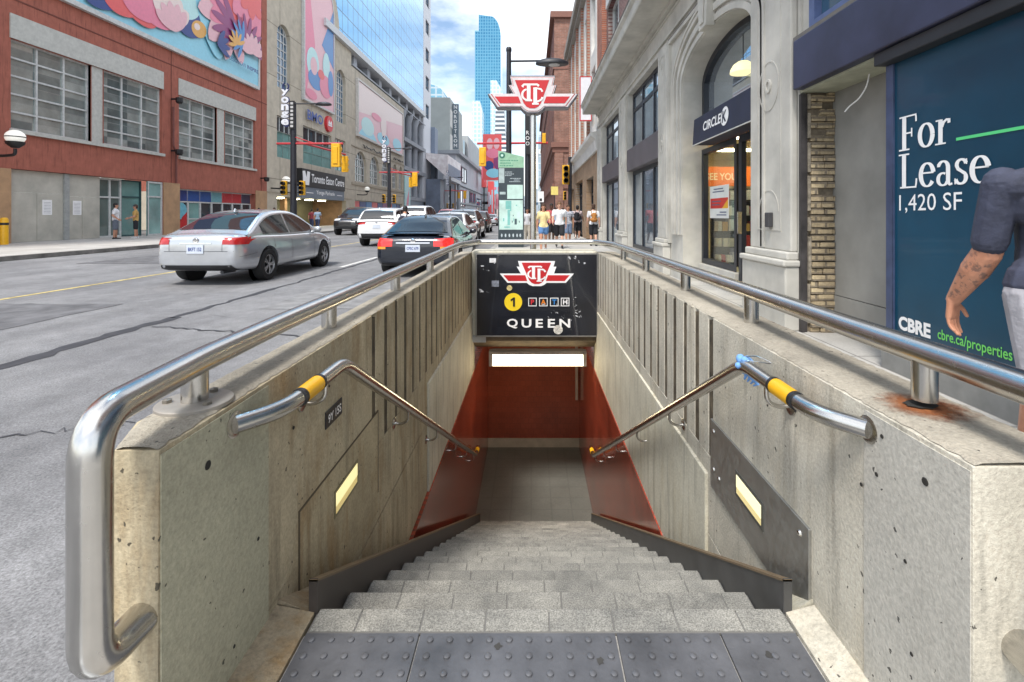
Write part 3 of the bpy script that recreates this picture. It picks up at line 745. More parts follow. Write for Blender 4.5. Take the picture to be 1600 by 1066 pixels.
def worn_patch(name, x0, x1, y0, y1, col, z):
    r_ = random.Random(int(x0*100)); pts = []
    for (a, b) in (((x0,y0),(x1,y0)), ((x1,y0),(x1,y1)), ((x1,y1),(x0,y1)), ((x0,y1),(x0,y0))):
        for i in range(10): t_ = i/10; pts.append((a[0]+(b[0]-a[0])*t_+r_.gauss(0,.015), a[1]+(b[1]-a[1])*t_+r_.gauss(0,.02), z))
    k = MB(); k.poly(pts); struct(k.build(name, col))
PATCHM = plain('old asphalt patch', (.135,.135,.142), .9, vary=.3, vscale=3, bump=.5, bscale=110)
PATCHL = plain('pale asphalt patch', (.235,.235,.238), .9, vary=.25, vscale=3, bump=.5, bscale=110)
worn_patch('asphalt_patch', -3.9, -2.2, 7.0, 9.6, PATCHL, ROADZ+.005)
worn_patch('asphalt_patch', -8.2, -6.2, 4.5, 7.4, PATCHM, ROADZ+.005)
worn_patch('asphalt_patch', -12.6, -10.2, 13.5, 16.2, PATCHM, ROADZ+.005)
mh = thing('manhole_cover', 'round iron manhole cover in the far lane of the road', 'manhole cover', (-11.2, 17.5, ROADZ))
k = MB(); k.lathe([(.36, 0), (.36, .008), (0, .008)], (0,0,0), 28); k.build('rim', plain('cast iron', (.07,.068,.065), .6, .5, vary=.3, vscale=20), mh, local=True)
k = MB()
for i in range(-3, 4):
    for j in range(-3, 4):
        if i*i+j*j < 10: k.box(i*.085-.025, i*.085+.025, j*.085-.025, j*.085+.025, .008, .013)
k.build('tread_pattern', MATS['cast iron'], mh, local=True)
# ================================================================ FACADE HELPERS
def TL(XF): return lambda u, d, z: (XF+d, u, z)          # wall facing +x
def TR(XF): return lambda u, d, z: (XF-d, u, z)          # wall facing -x
def TC(YF): return lambda u, d, z: (u, YF-d, z)          # wall facing the camera
def wall_open(mb, u0, u1, z0, z1, ops, depth, back=None):
    us = sorted({u0, u1, *[max(u0, min(u1, q)) for o in ops for q in o[:2]]}); zs = sorted({z0, z1, *[max(z0, min(z1, q)) for o in ops for q in o[2:4]]})
    for i in range(len(us)-1):
        for j in range(len(zs)-1):
            cu, cz = (us[i]+us[i+1])/2, (zs[j]+zs[j+1])/2
            if any(o[0] < cu < o[1] and o[2] < cz < o[3] for o in ops): continue
            mb.quad((us[i], 0, zs[j]), (us[i+1], 0, zs[j]), (us[i+1], 0, zs[j+1]), (us[i], 0, zs[j+1]))
    for a, b, c, d in [o[:4] for o in ops]:
        for p, q in (((a, c), (b, c)), ((b, c), (b, d)), ((b, d), (a, d)), ((a, d), (a, c))):
            mb.quad((p[0], 0, p[1]), (q[0], 0, q[1]), (q[0], -depth, q[1]), (p[0], -depth, p[1]))
    if back:                                              # a body behind the face so that it has depth
        mb.quad((u0, 0, z1), (u1, 0, z1), (u1, -back, z1), (u0, -back, z1))
        mb.quad((u0, 0, z0), (u0, 0, z1), (u0, -back, z1), (u0, -back, z0)); mb.quad((u1, 0, z0), (u1, 0, z1), (u1, -back, z1), (u1, -back, z0))
    return mb
def frange(a, b, n): return [a+(b-a)*i/n for i in range(n+1)]
def window(parent, T, u0, u1, z0, z1, gd, cols, rows, gm, fm, bar=.06, fd=.07, arch=0, name='window', label=None):
    """glass pane at depth gd with a frame of bars in front of it; arch = rise of an arched head (z1 is its crown)"""
    um = (u0+u1)/2; hw = (u1-u0)/2; zs = z1-arch
    top = lambda u: zs+arch*math.sqrt(max(0, 1-((u-um)/hw)**2)) if arch else z1
    outl = [(u0, z0), (u1, z0)]+([(um+hw*math.cos(R(a)), zs+arch*math.sin(R(a))) for a in range(0, 181, 12)] if arch else [(u1, z1), (u0, z1)])
    g = MB(T); g.prism([(p[0], p[1]) for p in outl], 'y', -gd-.02, -gd)
    go = g.build(name, gm, parent)
    f = MB(T); d0, d1 = -gd+.001, -gd+fd
    n = len(outl); c = (um, (z0+zs)/2)
    ring = lambda k: [(p[0]+(k if p[0] < um-1e-6 else -k if p[0] > um+1e-6 else 0), p[1]+(k if p[1] <= z0+1e-6 else -k if (not arch or p[1] > zs+1e-6) else 0)) for p in outl]
    inn = ring(bar)
    for i in range(n):
        j = (i+1) % n
        a, b, p, q = outl[i], outl[j], inn[j], inn[i]
        f.add([(a[0], d1, a[1]), (b[0], d1, b[1]), (p[0], d1, p[1]), (q[0], d1, q[1])], [(0,1,2,3)])
        f.add([(q[0], d1, q[1]), (p[0], d1, p[1]), (p[0], d0, p[1]), (q[0], d0, q[1])], [(0,1,2,3)])
    cs = cols if isinstance(cols, (list, tuple)) else frange(0, 1, cols)[1:-1]
    rs_ = rows if isinstance(rows, (list, tuple)) else frange(0, 1, rows)[1:-1]
    for k in cs:
        u = u0+(u1-u0)*k; f.box(u-bar/2, u+bar/2, d0, d1-.004, z0+bar*.5, top(u)-bar*.4)
    for k in rs_:
        z = z0+(z1-z0)*k; h = hw if z < zs or not arch else hw*math.sqrt(max(0, 1-((z-zs)/arch)**2))
        f.box(um-h+bar*.5, um+h-bar*.5, d0, d1-.008, z-bar/2, z+bar/2)
    fo = f.build('frame', fm, go, local=True)
    if label: go['label'] = label
    return go
def outline_strip(mb, pts, w, d0, d1, closed=True):
    """a thin moulding of width w following a polyline on the wall"""
    n = len(pts); P = [Vector(p) for p in pts]; A = []; B = []
    for i, p in enumerate(P):
        q0 = P[(i-1) % n] if closed or i else None; q1 = P[(i+1) % n] if closed or i < n-1 else None
        t0 = (p-q0).normalized() if q0 else (q1-p).normalized(); t1 = (q1-p).normalized() if q1 else t0
        n0 = Vector((-t0.y, t0.x)); n1 = Vector((-t1.y, t1.x)); m = (n0+n1).normalized(); k = 1/max(.35, m.dot(n0))
        A.append(p+m*k*w/2); B.append(p-m*k*w/2)
    v = [(q.x, d, q.y) for L_, d in ((A, d1), (B, d1), (A, d0), (B, d0)) for q in L_]
    f = []
    for i in range(n if closed else n-1):
        j = (i+1) % n
        f += [(i, j, n+j, n+i), (i, j, 2*n+j, 2*n+i), (n+i, n+j, 3*n+j, 3*n+i)]
    if not closed: f += [(0, n, 3*n, 2*n), (n-1, 2*n-1, 4*n-1, 3*n-1)]
    mb.add(v, f)
# glass kinds
G_DARK = glass('dark window glass', (.035,.05,.06), .03)
G_GREEN = glass('greenish window glass', (.12,.17,.16), .05)
G_TEAL = glass('teal spandrel glass', (.17,.33,.31), .08)
G_BLUE = glass('blue window glass', (.05,.13,.22), .03)
def clear_glass():
    m, t, b = _mat('shop window glass')
    b.inputs['Base Color'].default_value = (.9,.95,.95,1); b.inputs['Roughness'].default_value = .0
    tr = t.nodes.new('ShaderNodeBsdfTransparent'); gl = t.nodes.new('ShaderNodeBsdfGlossy'); gl.inputs['Roughness'].default_value = .02
    fr = t.nodes.new('ShaderNodeLayerWeight'); fr.inputs['Blend'].default_value = .5
    pw = t.nodes.new('ShaderNodeMath'); pw.operation = 'POWER'; pw.inputs[1].default_value = 3.0; t.links.new(fr.outputs['Facing'], pw.inputs[0])
    mr = t.nodes.new('ShaderNodeMath'); mr.operation = 'MULTIPLY_ADD'; mr.inputs[1].default_value = .5; mr.inputs[2].default_value = .04
    t.links.new(pw.outputs[0], mr.inputs[0])
    mx = t.nodes.new('ShaderNodeMixShader'); t.links.new(mr.outputs[0], mx.inputs[0]); t.links.new(tr.outputs[0], mx.inputs[1]); t.links.new(gl.outputs[0], mx.inputs[2])
    tr.inputs['Color'].default_value = (.82,.88,.87,1)
    t.links.new(mx.outputs[0], t.nodes['Material Output'].inputs['Surface']); return m
G_CLEAR = clear_glass()
G_REFL = plain('reflective shop glass', (.30,.36,.42), .03, .55, vary=.25, vscale=.6)
F_DARK = plain('navy window frame', (.014,.017,.026), .4)
F_WHITE = plain('pale window frame', (.55,.56,.55), .5)
STONE = plain('grey painted stone', (.50,.485,.44), .8, vary=.16, vscale=1.6, bump=.12, bscale=35)
STONE_D = plain('dark stone edge', (.16,.15,.14), .8)

# ================================================================ RIGHT SIDE: grey arcade building
XF = 3.0
ab = thing('arcade_building', 'grey stone shop building with an arched convenience store entrance and dark shop windows', 'building', (XF, 13, 0))
T = TR(XF)
AY0, AY1, ASP, ARISE = 6.60, 9.67, 3.86, .58
wl = MB(T)
ops = [(AY0, AY1, -.02, ASP+ARISE), (11.35, 15.2, .30, 5.03), (16.4, 20.5, .12, 5.0)]
wall_open(wl, 5.45, 21.8, -.1, 6.15, ops, .5, back=2.0)
am = (AY0+AY1)/2; ah = (AY1-AY0)/2
for sgn in (-1, 1):                                       # spandrels that turn the opening into an arch
    e = [(am+sgn*ah*math.cos(R(a)), ASP+ARISE*math.sin(R(a))) for a in range(0, 91, 6)]
    wl.prism(e+[(am+sgn*ah, ASP+ARISE)], 'y', -.5, .0)
wl.build('wall', STONE, ab)
# arch mouldings
m = MB(T)
for k, (off, w_, d) in enumerate(((.07, .10, .03), (.24, .12, .05), (.40, .08, .08), (.47, .05, .10))):
    pts = [(am+(ah+off)*math.cos(R(a)), ASP+(ARISE+off)*math.sin(R(a))) for a in range(0, 181, 5)]
    pts = [(am+ah+off, .9)]+pts+[(am-ah-off, .9)]
    outline_strip(m, pts, w_, 0, d, closed=False)
m.build('arch_moulding', STONE, ab)
m = MB(T); m.prism([(am-.16, ASP+ARISE-.04), (am+.16, ASP+ARISE-.04), (am+.24, ASP+ARISE+.62), (am-.24, ASP+ARISE+.62)], 'y', .0, .16)
m.prism([(am-.08, ASP+ARISE+.03), (am+.08, ASP+ARISE+.03), (am+.14, ASP+ARISE+.54), (am-.14, ASP+ARISE+.54)], 'y', .16, .185)
m.build('keystone', STONE, ab, bevel=.012)
m = MB(T)
outline_strip(m, [(10.48, .7), (10.48, 4.98), (5.62, 4.98)], .07, 0, .07, closed=False)
m.build('bay_frame', STONE, ab)
m = MB(T); m.box(5.45, 10.55, 0, .045, 5.045, 5.075); m.build('dark_strip', STONE_D, ab)  # thin dark strip along the top of the arch bay
# frieze mouldings and cornice
m = MB(T)
m.box(5.3, 21.85, 0, .05, 5.16, 5.22); m.box(5.3, 21.85, 0, .03, 5.62, 5.66); m.box(5.3, 21.9, 0, .10, 5.70, 5.80)
m.build('frieze_moulding', STONE, ab)
m = MB(T)
m.prism([(0, 5.8), (.68, 5.8), (.70, 5.86), (.70, 6.06), (.78, 6.12), (.78, 6.20), (-.3, 6.26), (-.3, 5.8)], 'x', 2.2, 21.95) if False else None
m.add([(u, d, z) for u in (1.0, 21.95) for d, z in ((0, 5.8), (.68, 5.8), (.70, 5.84), (.70, 6.04), (.77, 6.10), (.77, 6.17), (-.4, 6.25), (-.4, 5.8))],
      [tuple(range(8)), tuple(range(8, 16))]+[(i, (i+1) % 8, 8+(i+1) % 8, 8+i) for i in range(8)])
m.build('cornice', STONE, ab)
m = MB(T)
m.add([(u, d, z) for u in (1.0, 21.97) for d, z in ((-.4, 6.255), (.785, 6.175), (.785, 6.20), (-.4, 6.28))], [(0,1,2,3), (4,5,6,7), (0,1,5,4), (1,2,6,5), (2,3,7,6), (3,0,4,7)])
m.build('cornice_flashing', STONE_D, ab)
# pilasters
def pilaster(u0, u1, base_h, circles):
    p = MB(T)
    p.box(u0, u1, 0, .08, base_h+.16, 5.04)
    p.box(u0-.05, u1+.05, 0, .17, 0, base_h)
    p.box(u0-.07, u1+.07, 0, .20, base_h, base_h+.07); p.box(u0-.03, u1+.03, 0, .14, base_h+.07, base_h+.16)
    po = p.build('pilaster', STONE, ab, bevel=.018)
    q = MB(T); a, b = u0+(u1-u0)*.22, u1-(u1-u0)*.22; um = (u0+u1)/2; rr = (b-a)*.42
    outline_strip(q, [(a, base_h+.4), (b, base_h+.4), (b, 4.8), (a, 4.8)], .014, .08, .086)
    for z in circles:
        outline_strip(q, [(um+rr*math.cos(R(t_)), z+rr*1.25*math.sin(R(t_))) for t_ in range(0, 360, 15)], .016, .08, .087)
        outline_strip(q, [(um+rr*.22*math.cos(R(t_)), z+rr*.3*math.sin(R(t_))) for t_ in range(0, 360, 30)], .03, .08, .10)
    outline_strip(q, [(um+rr*math.cos(R(t_)), base_h+.62+rr*1.1*math.sin(R(t_))) for t_ in range(0, 181, 15)], .014, .08, .086, closed=False)
    q.build('pilaster_relief', STONE, po, local=True)
pilaster(5.50, 6.52, .72, (2.88,))
pilaster(10.56, 11.28, .62, (2.9, 4.62))
pilaster(15.28, 16.32, .62, (2.9, 4.62))
pilaster(20.58, 21.7, .62, (2.9, 4.62))
# the two window bays
BAND = plain('brown grey sign band', (.10,.088,.098), .5, vary=.2, vscale=2)
for (a, b, z0) in ((11.35, 15.2, .30), (16.4, 20.5, .12)):
    window(ab, T, a, b, 3.30, 5.02, .20, 3, [.7], G_REFL, F_DARK, bar=.10, fd=.04)
    window(ab, T, a, b, z0, 2.64, .20, 3, [], G_REFL, F_DARK, bar=.11, fd=.04)
    m = MB(T); m.box(a+.02, b-.02, -.2, .035, 2.64, 3.29); m.build('sign_band', BAND, ab, bevel=.01)
    if z0 > .2: m = MB(T); m.box(a-.02, b+.02, -.2, .06, .14, .298); m.build('window_sill', STONE, ab, bevel=.01)
# arched entrance: fanlight, awning, shop front
window(ab, T, AY0-.02, AY1+.02, 3.0, ASP+ARISE+.03, .48, [], [], plain('fanlight glass', (.55,.62,.68), .015, .8, vary=.1, vscale=.5), F_DARK, bar=.12, fd=.10, arch=ARISE, name='fanlight')
NAVY = plain('navy awning fabric', (.020,.024,.050), .6, vary=.25, vscale=3, bump=.1, bscale=8)
aw = thing('awning', 'navy awning over the arched shop entrance with white lettering and a K disc', 'awning', (XF, 8, 2.8))
m = MB(T); ay0, ay1 = AY0+.01, 9.16
m.add([(u, d, z) for u in (ay0, ay1) for d, z in ((-.46, 2.60), (-.02, 2.60), (-.05, 3.08), (-.46, 3.14))], [(0,1,2,3), (4,5,6,7), (0,1,5,4), (1,2,6,5), (2,3,7,6), (3,0,4,7)])
m.build('canopy', NAVY, aw, bevel=.01)
m = MB(T); m.box(ay0, ay1, -.03, -.012, 2.585, 2.60); m.build('piping', F_WHITE, aw)
AX = lambda u, z, e=.0: (XF+.02+(z-2.60)/.48*.03-e, u, z)
def aw_text(s_, u_, z_, h_, w_, nm, mt, e=.006):
    k = MB(); k.text(s_, (0,0,0), (1,0,0), (0,1,0), h_, w=w_, bold=.025)
    k.v = [AX(u_-p[0], z_+p[1], e) for p in k.v]; return k.build(nm, mt, aw)
aw_text('CIRCLE', 8.62, 2.77, .165, .80, 'lettering', WHITE)
k = MB(); k.v = [AX(7.66+.15*math.cos(2*PI*i/28), 2.85+.15*math.sin(2*PI*i/28), .006) for i in range(28)]; k.f = [tuple(range(28))]; k.build('letter_disc', WHITE, aw)
aw_text('K', 7.75, 2.755, .19, .17, 'disc_letter', NAVY, .010)
# shop front under the awning
sf = MB(T)
window(ab, T, 8.0, 9.64, .36, 2.58, .46, [], [], G_CLEAR, F_DARK, bar=.10, fd=.10, name='shop_window')
dr = window(ab, T, 6.70, 7.92, .06, 2.58, .44, [], [], G_CLEAR, F_DARK, bar=.11, fd=.08, name='shop_door')
m = MB(T); m.box(7.80, 7.84, -.36, -.30, 1.0, 1.35); m.build('door_handle', STEEL, dr, local=False)
m = MB(T); m.box(7.94, 9.66, -.48, -.30, -.02, .355); m.build('stall_riser', STONE, ab, bevel=.01)
m = MB(T); m.box(5.9, 6.0, .08, .14, 1.15, 1.33); m.build('intercom', plain('intercom box', (.05,.05,.055), .5), ab, bevel=.01)
# dome lamp in the fanlight
dl = thing('dome_lamp', 'yellowish glass dome lamp hanging in the fanlight over the shop entrance', 'lamp', (3.36, 7.75, 3.55))
m = MB(); m.lathe([(.20, 0), (.19, .06), (.15, .13), (.08, .18), (0, .20)], (0, 0, 0), 24); m.build('shade', plain('lamp shade glass', (.75,.68,.38), .4, emit=.5, ecol=(1,.9,.5), vary=.1), dl, local=True, smooth=60)
m = MB(); m.tube([(0,0,.2), (0,0,.62)], .008, 6); m.build('rod', BLACK, dl, local=True)
# inside of the shop
rm = thing('shop_interior', 'bright inside of the convenience store behind the glass, with a pale wall and ceiling', 'room', (4.6, 8, 0))
k = MB(); k.box(6.5, 6.6, 6.2, 14.5, -.1, 3.0); k.box(3.55, 6.6, 14.4, 14.5, -.1, 3.0); k.box(3.55, 6.6, 6.1, 6.2, -.1, 3.0); k.box(3.505, 3.55, 9.8, 14.4, -.1, 3.0); k.build('back_wall', plain('shop wall', (.66,.56,.38), .8), rm)
k = MB(); k.box(3.55, 6.6, 6.1, 14.4, -.1, .02); k.build('shop_floor', plain('shop floor', (.4,.38,.35), .4), rm)
k = MB(); k.box(3.55, 6.6, 6.1, 14.4, 2.9, 3.0); k.build('shop_ceiling', plain('shop ceiling', (.7,.62,.45), .8), rm)
for y in (8.0, 9.8, 11.8):
    k = MB(); k.box(3.9, 5.6, y, y+.25, 2.86, 2.895); k.build('ceiling_light', plain('shop light', (1,.95,.8), .5, vary=0, emit=16, ecol=(1,.82,.52)), rm)
bn = thing('hanging_banner', 'orange banner reading SEE YOU hanging inside the store window', 'banner', (4.4, 10.6, 2.1))
k = MB(); k.box(3.75, 5.6, 10.55, 10.57, 1.92, 2.34); k.build('cloth', plain('orange banner', (.75,.17,.012), .6, vary=.1), bn)
k = MB(); k.text('SEE YOU', (3.77, 10.545, 2.05), (1,0,0), (0,0,1), .155, w=.66, bold=.02); k.build('lettering', plain('banner letters', (.85,.75,.55), .6), bn)
sh = thing('shelf_rack', 'dark shelf rack of packaged goods behind the store window', 'shelf', (4.3, 10.2, 0))
k = MB()
for z in (.30, .62, .94, 1.26, 1.58): k.box(3.80, 5.0, 10.0, 10.35, z, z+.03)
for u in (3.80, 4.4, 4.97): k.box(u, u+.03, 10.32, 10.35, 0, 1.85)
k.build('rack', BLACK, sh)
k = MB(); k.box(3.8, 5.0, 10.36, 10.38, .2, 1.86); k.build('rack_back', DARKTRIM, sh)
rnd = random.Random(31)
pk = [plain('packet %d' % i, c, .5) for i, c in enumerate(((.6,.6,.58),(.45,.04,.04),(.5,.52,.55),(.12,.2,.3),(.55,.35,.1)))]
for z in (.33, .65, .97, 1.29, 1.61):
    u = 3.83
    while u < 4.85:
        w_ = rnd.uniform(.06, .13); h_ = rnd.uniform(.14, .24); y_ = rnd.uniform(9.98, 10.06)
        g = MB(); g.prism([(u, z), (u+w_, z), (u+w_*.92, z+h_), (u+w_*.08, z+h_)], 'y', y_, y_+.2)
        g.build('packet', pk[0 if z < .9 and rnd.random() < .7 else rnd.randrange(5)], sh); u += w_+.012
ps = thing('window_poster', 'white and red notice taped inside the store window', 'poster', (3.47, 9.0, 1.5))
k = MB(T); k.box(8.55, 9.45, -.497, -.490, 1.24, 1.84) if False else k.box(8.55, 9.45, -.458, -.455, 1.24, 1.84); k.build('paper', plain('poster paper', (.72,.74,.72), .6, vary=.05), ps)
k = MB(T); k.box(8.58, 9.42, -.4545, -.453, 1.42, 1.61); k.build('red_panel', plain('poster red', (.6,.03,.02), .5), ps)
k = MB(T); k.prism([(8.58, 1.42), (8.85, 1.42), (8.58, 1.58)], 'y', -.4525, -.451); k.build('yellow_panel', YELLOW, ps)
k = MB(T)
for z, a, b in ((1.77, 8.8, 9.25), (1.72, 8.75, 9.3), (1.34, 8.65, 8.95), (1.29, 8.65, 9.1), (1.54, 8.9, 9.35), (1.48, 8.95, 9.35)): k.box(a, b, -.4525, -.451, z, z+.02)
k.build('print_lines', plain('poster ink', (.1,.12,.2), .6), ps)
# upper brick storeys
UBR = bricks('purple brown brick', (.17,.075,.065), (.12,.055,.055), (.25,.20,.18), bw=.24, rh=.08, axis='y', vary=.5)
OBR = bricks('orange red brick', (.34,.10,.055), (.26,.075,.045), (.30,.22,.17), bw=.24, rh=.08, axis='y', vary=.5)
OBRX = bricks('orange red brick return', (.34,.10,.055), (.26,.075,.045), (.30,.22,.17), bw=.24, rh=.08, axis='x', vary=.5)
ub = thing('brick_upper_storey', 'purple brown brick upper storeys with white trimmed windows above the grey cornice', 'building', (3.3, 12, 6.2))
T2 = TR(3.22)
k = MB(T2); wins = [(17.9, 20.4, 7.5, 9.9), (12.4, 14.9, 7.5, 9.9), (6.9, 9.4, 7.5, 9.9)]
wall_open(k, -4, 21.2, 6.2, 14.5, wins, .3, back=8); k.build('wall', UBR, ub)
for a, b, z0, z1 in wins:
    window(ub, T2, a, b, z0, z1, .25, 2, 2, G_DARK, F_WHITE, bar=.12)
    k = MB(T2); k.box(a-.15, b+.15, 0, .09, z1, z1+.42); k.box(a-.1, b+.1, 0, .1, z0-.16, z0); k.build('stone_trim', F_WHITE, ub, bevel=.01)
k = MB(); k.box(3.02, 3.6, 20.9, 22.4, 6.28, 15); k.build('brick_pier', OBR, ub)

# ---- near end: vacant shop with the lease board
vs = thing('vacant_shop', 'empty shop front with navy fascia, exposed brick reveal and grey boarded recess', 'shop', (3.1, 3.4, 0))
YBR = bricks('exposed buff brick', (.50,.40,.25), (.38,.30,.19), (.22,.18,.13), bw=.21, rh=.072, axis='x', vary=.65, msize=.014, bump=1.5)
rnd = random.Random(77)
k = MB(); z = -.02
while z < 2.64:
    x = 3.10+(.0 if int(z/.075) % 2 else -.05)
    while x < 3.36:
        j = rnd.uniform(-.012, .014); b_ = min(x+rnd.uniform(.12,.20), 3.365)
        if rnd.random() > .06: k.box(max(x, 3.095), b_-.008, 5.40+j, 5.48, z+.004, z+.066+rnd.uniform(-.004,.004))
        x = b_
    z += .0735
k.build('exposed_brick', YBR, vs, bevel=.006)
k = MB(); k.box(3.06, 3.4, 5.447, 5.6, -.1, 2.7); k.build('brick_backing', plain('old mortar', (.2,.165,.12), .95, vary=.3, vscale=12), vs)
k = MB(); k.box(2.985, 3.03, 5.405, 5.452, -.02, 2.64); k.box(3.035, 3.06, 5.42, 5.452, -.02, 2.64); k.build('rusted_channel', plain('dark channel', (.05,.045,.045), .6, vary=.4), vs)
k = MB()
z = .1
while z < 2.5:
    h = rnd.uniform(.12, .5); k.box(3.062, 3.093, 5.39+rnd.uniform(0,.03), 5.449, z, z+h); z += h+rnd.uniform(.02, .1)
k.build('timber_batten', plain('old timber', (.30,.26,.20), .9, vary=.4, vscale=15), vs, bevel=.004)
GREYB = plain('grey painted board', (.26,.255,.235), .7, vary=.15, vscale=1.5)
k = MB(); k.box(3.36, 3.45, 3.9, 5.46, .42, 2.66); k.build('recess_board', GREYB, vs)
k = MB(); k.box(3.355, 3.45, 3.9, 5.46, -.1, .412); k.build('recess_base', GREYB, vs)
k = MB(); k.box(3.0, 3.45, 3.9, 5.46, 2.655, 2.75); k.build('recess_ceiling', plain('greenish ceiling', (.42,.43,.33), .8), vs)
FASC = plain('navy fascia panel', (.030,.034,.072), .42, vary=.3, vscale=1.8, spec=.6)
k = MB(); k.box(2.90, 3.3, -1.0, 5.42, 2.68, 3.22); k.build('fascia', FASC, vs, bevel=.012)
k = MB(); k.box(2.94, 3.25, -1.0, 4.2, 2.57, 2.677); k.build('shutter_box', DARKTRIM, vs, bevel=.008)
k = MB(); k.box(2.92, 3.02, -1.0, 5.45, 3.224, 3.27); k.build('fascia_flashing', STONE_D, vs)
window(vs, TR(3.03), -1.0, 5.3, 3.28, 5.5, .06, [.25,.5,.75], [], G_BLUE, plain('blue grey frame', (.10,.14,.28), .45), bar=.10, fd=.08)
k = MB(); k.box(3.06, 3.6, -1.0, 5.45, 5.5, 6.2); k.box(3.031, 3.6, 5.3, 5.449, 2.75, 5.5); k.build('upper_wall', STONE, vs)
k = MB(); k.box(3.0, 3.4, -3, 4.19, -.1, .255); k.build('plinth', plain('grey plinth', (.25,.25,.24), .8), vs)
hw = thing('hanging_wire', 'loose white cable hanging from the ceiling of the boarded recess', 'wire', (3.2, 4.75, 2.65))
k = MB(); k.tube([(3.25,4.7,2.66), (3.24,4.72,2.54), (3.22,4.80,2.44), (3.22,4.95,2.40), (3.22, 5.02,2.36)], .007, 6, bend=.05); k.build('cable', WHITE, hw)
lb = thing('lease_board', 'tall teal blue hoarding reading For Lease 1,420 SF on the empty shop', 'sign', (3.05, 2.6, .3))
TEALB = plain('teal blue board', (.0035,.052,.10), .35, vary=.22, vscale=.9, coat=.15)
k = MB(); k.box(3.05, 3.12, -1.0, 4.10, .28, 2.568); k.build('board', TEALB, lb)
k = MB(); k.box(3.03, 3.12, 4.10, 4.18, .257, 2.568); k.box(3.03, 3.12, -1, 4.10, .257, .278); k.build('board_frame', plain('navy board frame', (.05,.07,.14), .4, vary=.2), lb, bevel=.005)
LX = 3.047
def LP(px, py):
    Y = FPX*LX/(px-830); return Y, CAMZ-(py-336)*Y/FPX
# serif lettering drawn as pen strokes; a = along the board (towards the viewer), b = up, in cap heights
def serif(chars, y0, z0, cap, gap=.10):
    k = MB(); x = 0
    for ch in chars:
        M = lambda a, b: (LX, y0-(x+a)*cap, z0+b*cap)
        sb = lambda a, b, w_, h_=.045: k.stroke([(a-w_/2, b+h_/2), (a+w_/2, b+h_/2)], h_, h_, M)
        S_ = lambda pts, tk=.155, tn=.05: k.stroke(pts, tk, tn, M)
        ring = lambda cx_, cy_, rx_, ry_, a0, a1, tk=.15, tn=.045: k.stroke(arc(cx_, cy_, rx_, ry_, a0, a1, 26), tk, tn, M)
        if ch == 'F':
            S_([(.17, 0), (.17, 1)]); sb(.17, 0, .40); sb(.17, .955, .36); sb(.40, .955, .44, .045); sb(.33, .47, .28)
            S_([(.60, 1.0), (.615, .90), (.62, .78)], .06, .04); S_([(.46, .62), (.46, .37)], .05, .04); adv = .68
        elif ch == 'L':
            S_([(.17, 0), (.17, 1)]); sb(.17, .955, .40); sb(.32, 0, .60); S_([(.60, 0.0), (.625, .12), (.635, .26)], .06, .04); adv = .70
        elif ch == 'o': ring(.29, .33, .215, .315, 0, 360); adv = .60
        elif ch == 'r':
            S_([(.15, 0), (.15, .66)], .14); sb(.15, 0, .34, .04); sb(.09, .625, .18, .04)
            S_([(.20, .46), (.26, .58), (.34, .63), (.42, .62)], .09, .06); S_([(.42, .645), (.42, .53)], .09, .06); adv = .50
        elif ch == 'e':
            ring(.29, .33, .215, .315, 10, 325); sb(.30, .36, .42, .045); adv = .57
        elif ch == 'a':
            S_(arc(.25, .47, .15, .17, 150, 0, 14)+[(.40, .30), (.40, .10), (.45, .02), (.53, .04)], .13, .05)
            ring(.24, .17, .15, .16, 60, 330, .12, .045); S_([(.11, .50), (.11, .58)], .10, .08); adv = .56
        elif ch == 's':
            S_(arc(.24, .49, .135, .14, 15, 180, 12)+[(.14, .40), (.24, .335), (.34, .27)]+arc(.22, .17, .15, .15, 20, -165, 14), .12, .055)
            S_([(.385, .64), (.385, .50)], .04, .03); S_([(.06, .16), (.06, .01)], .04, .03); adv = .47
        x += adv
    return k, x
y_, z_ = LP(1406, 237); cap = (237-184)*y_/FPX
k, adv = serif('For', y_, z_, cap); k.build('serif_lettering', WHITE, lb)
y2, z2 = LP(1406, 295); cap2 = cap*1.0
k, adv2 = serif('Lease', y2, z2, cap2); k.build('serif_lettering', WHITE, lb)
ya, za = LP(1494, 219); yb_, zb_ = LP(1603, 203)
k = MB(); k.box(LX-.001, LX+.003, .2, ya, za-.005, za+.016); k.build('green_rule', plain('green rule', (.10,.62,.22), .5, vary=0), lb)
y_, z_ = LP(1405, 331); yb_, zb_ = LP(1503, 328)
k = MB(); k.text('1,420 SF', (LX, y_, z_-.012), (0,-1,0), (0,0,1), .150, w=y_-yb_); k.build('area_text', WHITE, lb)
y_, z_ = LP(1404, 521); yb_, zb_ = LP(1454, 526)
k = MB(); k.text('CBRE', (LX, y_, z_+.035), (0,-1,0), (0,0,1), .115, w=y_-yb_, bold=.045); k.build('company_name', WHITE, lb)
y_, z_ = LP(1465, 533); yb_, zb_ = LP(1582, 560)
k = MB(); k.text('cbre.ca/properties', (LX, y_, z_-.005), (0,-1,0), (0,0,1), .10, w=y_-yb_, bold=.012); k.build('web_text', plain('green letters', (.16,.60,.12), .5, vary=0), lb)

